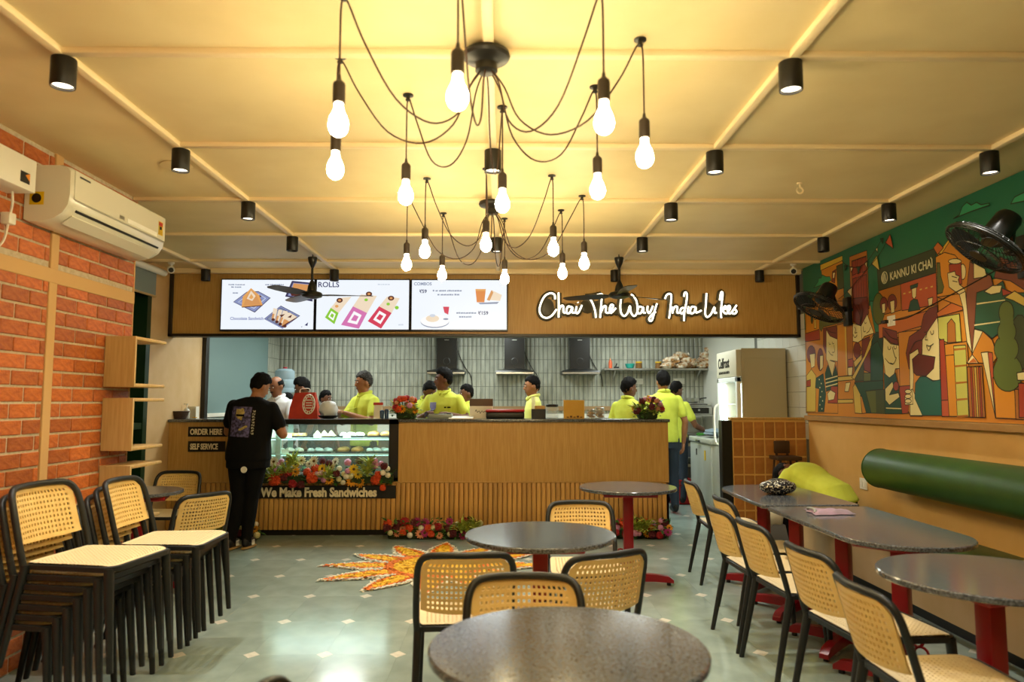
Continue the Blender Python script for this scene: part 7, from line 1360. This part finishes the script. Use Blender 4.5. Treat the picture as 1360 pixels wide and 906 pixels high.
m = MB().ell((0, 0, .3), (.85, .85, .6), 26, 16, 0, fn=lambda d: .92 + .30 * noise.noise(d * 6) + .26 * noise.noise(d * 13))
carn = m.mesh('carnation', [FM['dark'], M_leaf], 22)
KIND = {'d': ('gerbera', daisy), 'r': ('rose', rose), 'c': ('carnation', carn)}
def flower(t, kind, col, p, d, s):
    nm, me = KIND[kind]
    o = link(nm, me, t, p); o.rotation_mode = 'QUATERNION'; o.rotation_quaternion = Vector(d).to_track_quat('Z', 'Y'); o.scale = (s, s, s)
    o.material_slots[0].link = 'OBJECT'; o.material_slots[0].material = FM[col]
def leaves(m, n, box, size, rnd, up=.3, spiky=False, c=None):
    for _ in range(n):
        p = Vector([rnd.uniform(box[0][i], box[1][i]) for i in range(3)])
        if c is not None: d = Vector((rnd.uniform(-1, 1), rnd.uniform(-1, .3), rnd.uniform(.1, 1.2)))
        else: d = Vector((rnd.uniform(-1, 1), rnd.uniform(-1, .2), rnd.uniform(-.4, up * 2)))
        d.normalize(); sd = d.cross(Vector((rnd.uniform(-.3, .3), rnd.uniform(-.3, .3), 1))).normalized(); L = size * rnd.uniform(.7, 1.3); w_ = L * (.09 if spiky else .22); nn = sd.cross(d)
        a = p; b = p + d * L * .5 + nn * L * .06; e = p + d * L - nn * L * (.12 if spiky else .05)
        a, b, e = [Vector((q.x, q.y, max(q.z, box[2] if len(box) > 2 else -9))) for q in (a, b, e)]
        m.add([a, b + sd * w_, e, b - sd * w_, b + nn * .004], [(0, 1, 4), (1, 2, 4), (2, 3, 4), (3, 0, 4)])
def arrangement(name, label, loc, flowers, leafbox, nleaf, sprays, group, size_leaf=.07, base=None):
    t = thing(name, label, 'flowers', loc, group=group); rnd = random.Random(hash(label) % 1000 if False else len(label) * 7 + nleaf)
    m = MB(); leaves(m, nleaf, leafbox, size_leaf, rnd); tag(obj('foliage', m, M_leaf, t, sharp=0), kind='stuff')
    for (x, y, z) in sprays:
        m = MB(); leaves(m, 46, ((x - .015, y - .015, z - .03), (x + .015, y + .015, z + .02), leafbox[0][2]), .13, rnd, spiky=True, c=1); obj('leaf_spray', m, M_spray, t, sharp=0)
    if base: obj('flower_base', base, mat('floral_foam', '#2c3a1a', .9), t)
    for kind, col, x, y, z, s in flowers:
        d = Vector((rnd.uniform(-.5, .5), -1, rnd.uniform(.1, .8))); flower(t, kind, col, (x, y, z), d, s)
    return t
# in front of the display case
raw = [(130, 470, 'd', 'white', 42), (105, 525, 'd', 'white', 44), (215, 470, 'r', 'pink', 34), (190, 500, 'r', 'pink', 34), (152, 555, 'r', 'pink', 34), (305, 455, 'd', 'yellow', 42), (352, 497, 'd', 'yellow', 36), (350, 565, 'd', 'amber', 40), (402, 460, 'd', 'white', 40), (160, 645, 'c', 'orange', 62), (222, 583, 'c', 'orange', 42), (282, 570, 'c', 'red', 44), (322, 690, 'c', 'red', 40), (235, 625, 'c', 'dark', 40), (552, 535, 'c', 'orange', 40), (520, 625, 'c', 'orange', 52), (478, 570, 'c', 'orange', 36), (622, 535, 'd', 'yellow', 42), (570, 590, 'r', 'pink', 30), (622, 577, 'r', 'pink', 34), (590, 620, 'r', 'pink', 30), (632, 647, 'r', 'pink', 34), (620, 465, 'c', 'dark', 30), (680, 482, 'c', 'dark', 30), (704, 527, 'd', 'cream', 38), (688, 652, 'd', 'amber', 40), (540, 460, 'd', 'white', 44), (742, 472, 'd', 'white', 38), (488, 492, 'd', 'white', 36), (792, 540, 'r', 'white', 36), (832, 587, 'r', 'cream', 32), (780, 647, 'r', 'cream', 34), (832, 670, 'r', 'white', 30), (870, 480, 'r', 'pink', 44), (872, 560, 'r', 'pink', 34), (932, 540, 'd', 'yellow', 42), (972, 592, 'd', 'yellow', 38), (900, 612, 'r', 'cream', 40), (860, 622, 'r', 'white', 34), (902, 662, 'd', 'amber', 46), (988, 672, 'd', 'amber', 46), (982, 462, 'c', 'dark', 34), (1132, 470, 'r', 'pink', 40), (1142, 505, 'c', 'pink', 36), (1200, 490, 'r', 'pink', 32), (1147, 652, 'c', 'orange', 46), (1215, 725, 'c', 'orange', 28), (1260, 547, 'r', 'white', 34), (1215, 582, 'r', 'white', 34), (1275, 607, 'r', 'white', 34), (1232, 512, 'c', 'dark', 34), (25, 547, 'r', 'pink', 34), (60, 482, 'c', 'dark', 34), (1165, 600, 'c', 'orange', 34), (420, 690, 'c', 'dark', 34), (760, 580, 'c', 'dark', 34)]
bx, by, bz = -1.80, 7.555, .56
fl = []
for u, v, kd, c, s in raw:
    px, py = 350 + u / 7.55, 550 + v / 7.55; Y = 7.53 - (v - 600) * .0001
    fl.append((kd, c, (px - 669) / 960 * Y - bx, Y - by + R_.uniform(-.03, .03), 1.38 - (py - 534) / 960 * Y - bz, s / 7.55 / 960 * 7.5 * 1.3))
base = MB().rbox((-.70, -.02, -.012), (.66, .055, .07), .01, 1)
arrangement('flower_garland', 'long bank of mixed flowers heaped before the display case', (bx, by, bz), fl, ((-.70, -.02, -.01), (.66, .05, .16)), 260, [(-.42, -.05, .10), (-.55, -.03, .05), (.42, -.05, .16), (.40, -.05, .08), (-.36, -.04, .2), (.0, -.04, .05)], 'flower banks', base=base)
# banks on the floor along the counter
def floor_bank(x0, x1, y, n, label, cols, sprays, h=.19):
    rnd = random.Random(int(x0 * 100)); fl = []
    cx = (x0 + x1) / 2
    for k in range(n):
        f = (k + .5) / n
        for row in range(3):
            c = rnd.choice(cols); kd = {'yellow': 'd', 'amber': 'd', 'white': 'r', 'cream': 'r', 'magenta': 'd', 'pink': 'r', 'peach': 'd'}.get(c, 'c')
            s = rnd.uniform(.040, .056)
            fl.append((kd, c, x0 + (x1 - x0) * f + rnd.uniform(-.03, .03) - cx, -.05 + row * .035 - rnd.uniform(0, .02), .05 + row * (h - .09) / 2 + rnd.uniform(-.01, .02), s))
    base = MB().rbox((x0 - cx + .02, -.03, 0), (x1 - cx - .02, .07, .09), .02, 2)
    arrangement('flower_bank', label, (cx, y, 0), fl, ((x0 - cx, -.07, .02), (x1 - cx, .06, h)), int(n * 14), [(s - cx, -.06, .10) for s in sprays], 'flower banks', base=base)
floor_bank(-1.19, -.22, 7.47, 13, 'low bank of red, pink and cream flowers on the floor, left of the middle table', ['dark', 'red', 'magenta', 'orange', 'cream', 'white', 'magenta', 'red', 'dark', 'peach'], (-.42, -.36, -.30))
floor_bank(1.04, 1.70, 7.47, 9, 'low bank of pink and orange flowers on the floor at the counter end', ['orange', 'pink', 'magenta', 'amber', 'dark', 'peach', 'red'], (1.32, 1.38, 1.44))
floor_bank(-3.15, -2.45, 7.47, 9, 'low bank of flowers on the floor in the left corner behind the customer', ['white', 'cream', 'dark', 'magenta', 'amber', 'white'], (-2.9, -2.8))
# bouquets on the counter
def bouquet(x, label, cols, seed):
    rnd = random.Random(seed); fl = []
    for k in range(24):
        a = rnd.uniform(0, 2 * PI); e = rnd.uniform(-.1, 1) ; r = math.sqrt(max(0, 1 - e * e)) if e > 0 else 1
        c = cols[k % len(cols)]; kd = {'amber': 'd', 'yellow': 'd', 'peach': 'r', 'pink': 'r', 'cream': 'r'}.get(c, 'c')
        fl.append((kd, c, .145 * r * math.cos(a), -.03 + .08 * r * math.sin(a), .085 + .135 * e, rnd.uniform(.036, .05)))
    base = MB().rbox((-.10, -.07, 0), (.10, .07, .09), .02, 2)
    return arrangement('table_bouquet', label, (x, 7.78, CT + .0005), fl, ((-.14, -.09, .02), (.14, .06, .16)), 100, [(.05, -.05, .06), (-.09, -.04, .07)], 'counter bouquets', base=base, size_leaf=.06)
bouquet(-1.04, 'round bouquet of orange and peach flowers beside the display case', ['orange', 'peach', 'orange', 'pink', 'amber', 'peach', 'red', 'cream'], 3)
bouquet(1.54, 'round bouquet of dark red, peach and amber flowers at the counter end', ['dark', 'peach', 'amber', 'pink', 'amber', 'dark', 'cream', 'red'], 5)

# ---- flower-petal rangoli on the floor
t = thing('petal_rangoli', 'sun-shaped rangoli of orange, yellow and white petals on the floor', 'rangoli', (-.56, 6.22, 0))
zones = {'yellow_petals': MB(), 'orange_petals': MB(), 'white_petals': MB()}
rnd = random.Random(11)
def zone(x, y):
    r = math.hypot(x, y); th = math.atan2(y, x)
    if r < .36: return 'yellow_petals'
    if r < .44: return 'orange_petals'
    k = round(th / (2 * PI / 12)); a = k * 2 * PI / 12; L, w_ = r * math.cos(th - a), r * math.sin(th - a)
    R = .95 + .06 * math.sin(k * 2.3); tt = (L - .40) / (R - .40)
    if tt > 1.06: return None
    h = .125 * max(0.001, (1.04 - tt)) ** .7 * (.8 + .55 * math.sin(PI * min(1, max(0, tt)))) ; q = abs(w_) / h
    if q > 1.12 or (tt > .97 and q > .9): return None
    if q > .80 or tt > .92: return 'white_petals'
    if q > .52 or tt > .78: return 'orange_petals'
    return 'yellow_petals'
N_ = 0
while N_ < 24000:
    x, y = rnd.uniform(-1.03, 1.03), rnd.uniform(-1.03, 1.03); zn = zone(x, y)
    if zn is None: continue
    N_ += 1; a = rnd.uniform(0, 6.28); s = rnd.uniform(.011, .02); z = rnd.uniform(.002, .016); tl = rnd.uniform(-.3, .3)
    ca, sa = math.cos(a) * s, math.sin(a) * s
    zones[zn].add([(x + ca, y + sa, z + s * tl * .6 + .003), (x - sa * .6, y + ca * .6, z + .004), (x - ca, y - sa, max(.001, z - s * tl * .6)), (x + sa * .6, y - ca * .6, z)], [(0, 1, 2, 3)])
for k, c in (('yellow_petals', '#ffc81e'), ('orange_petals', '#f58414'), ('white_petals', '#efe7cc')):
    tag(obj(k, zones[k], mat(k, c, .7), t, sharp=0, fix=False), kind='stuff')
# stray petals round it
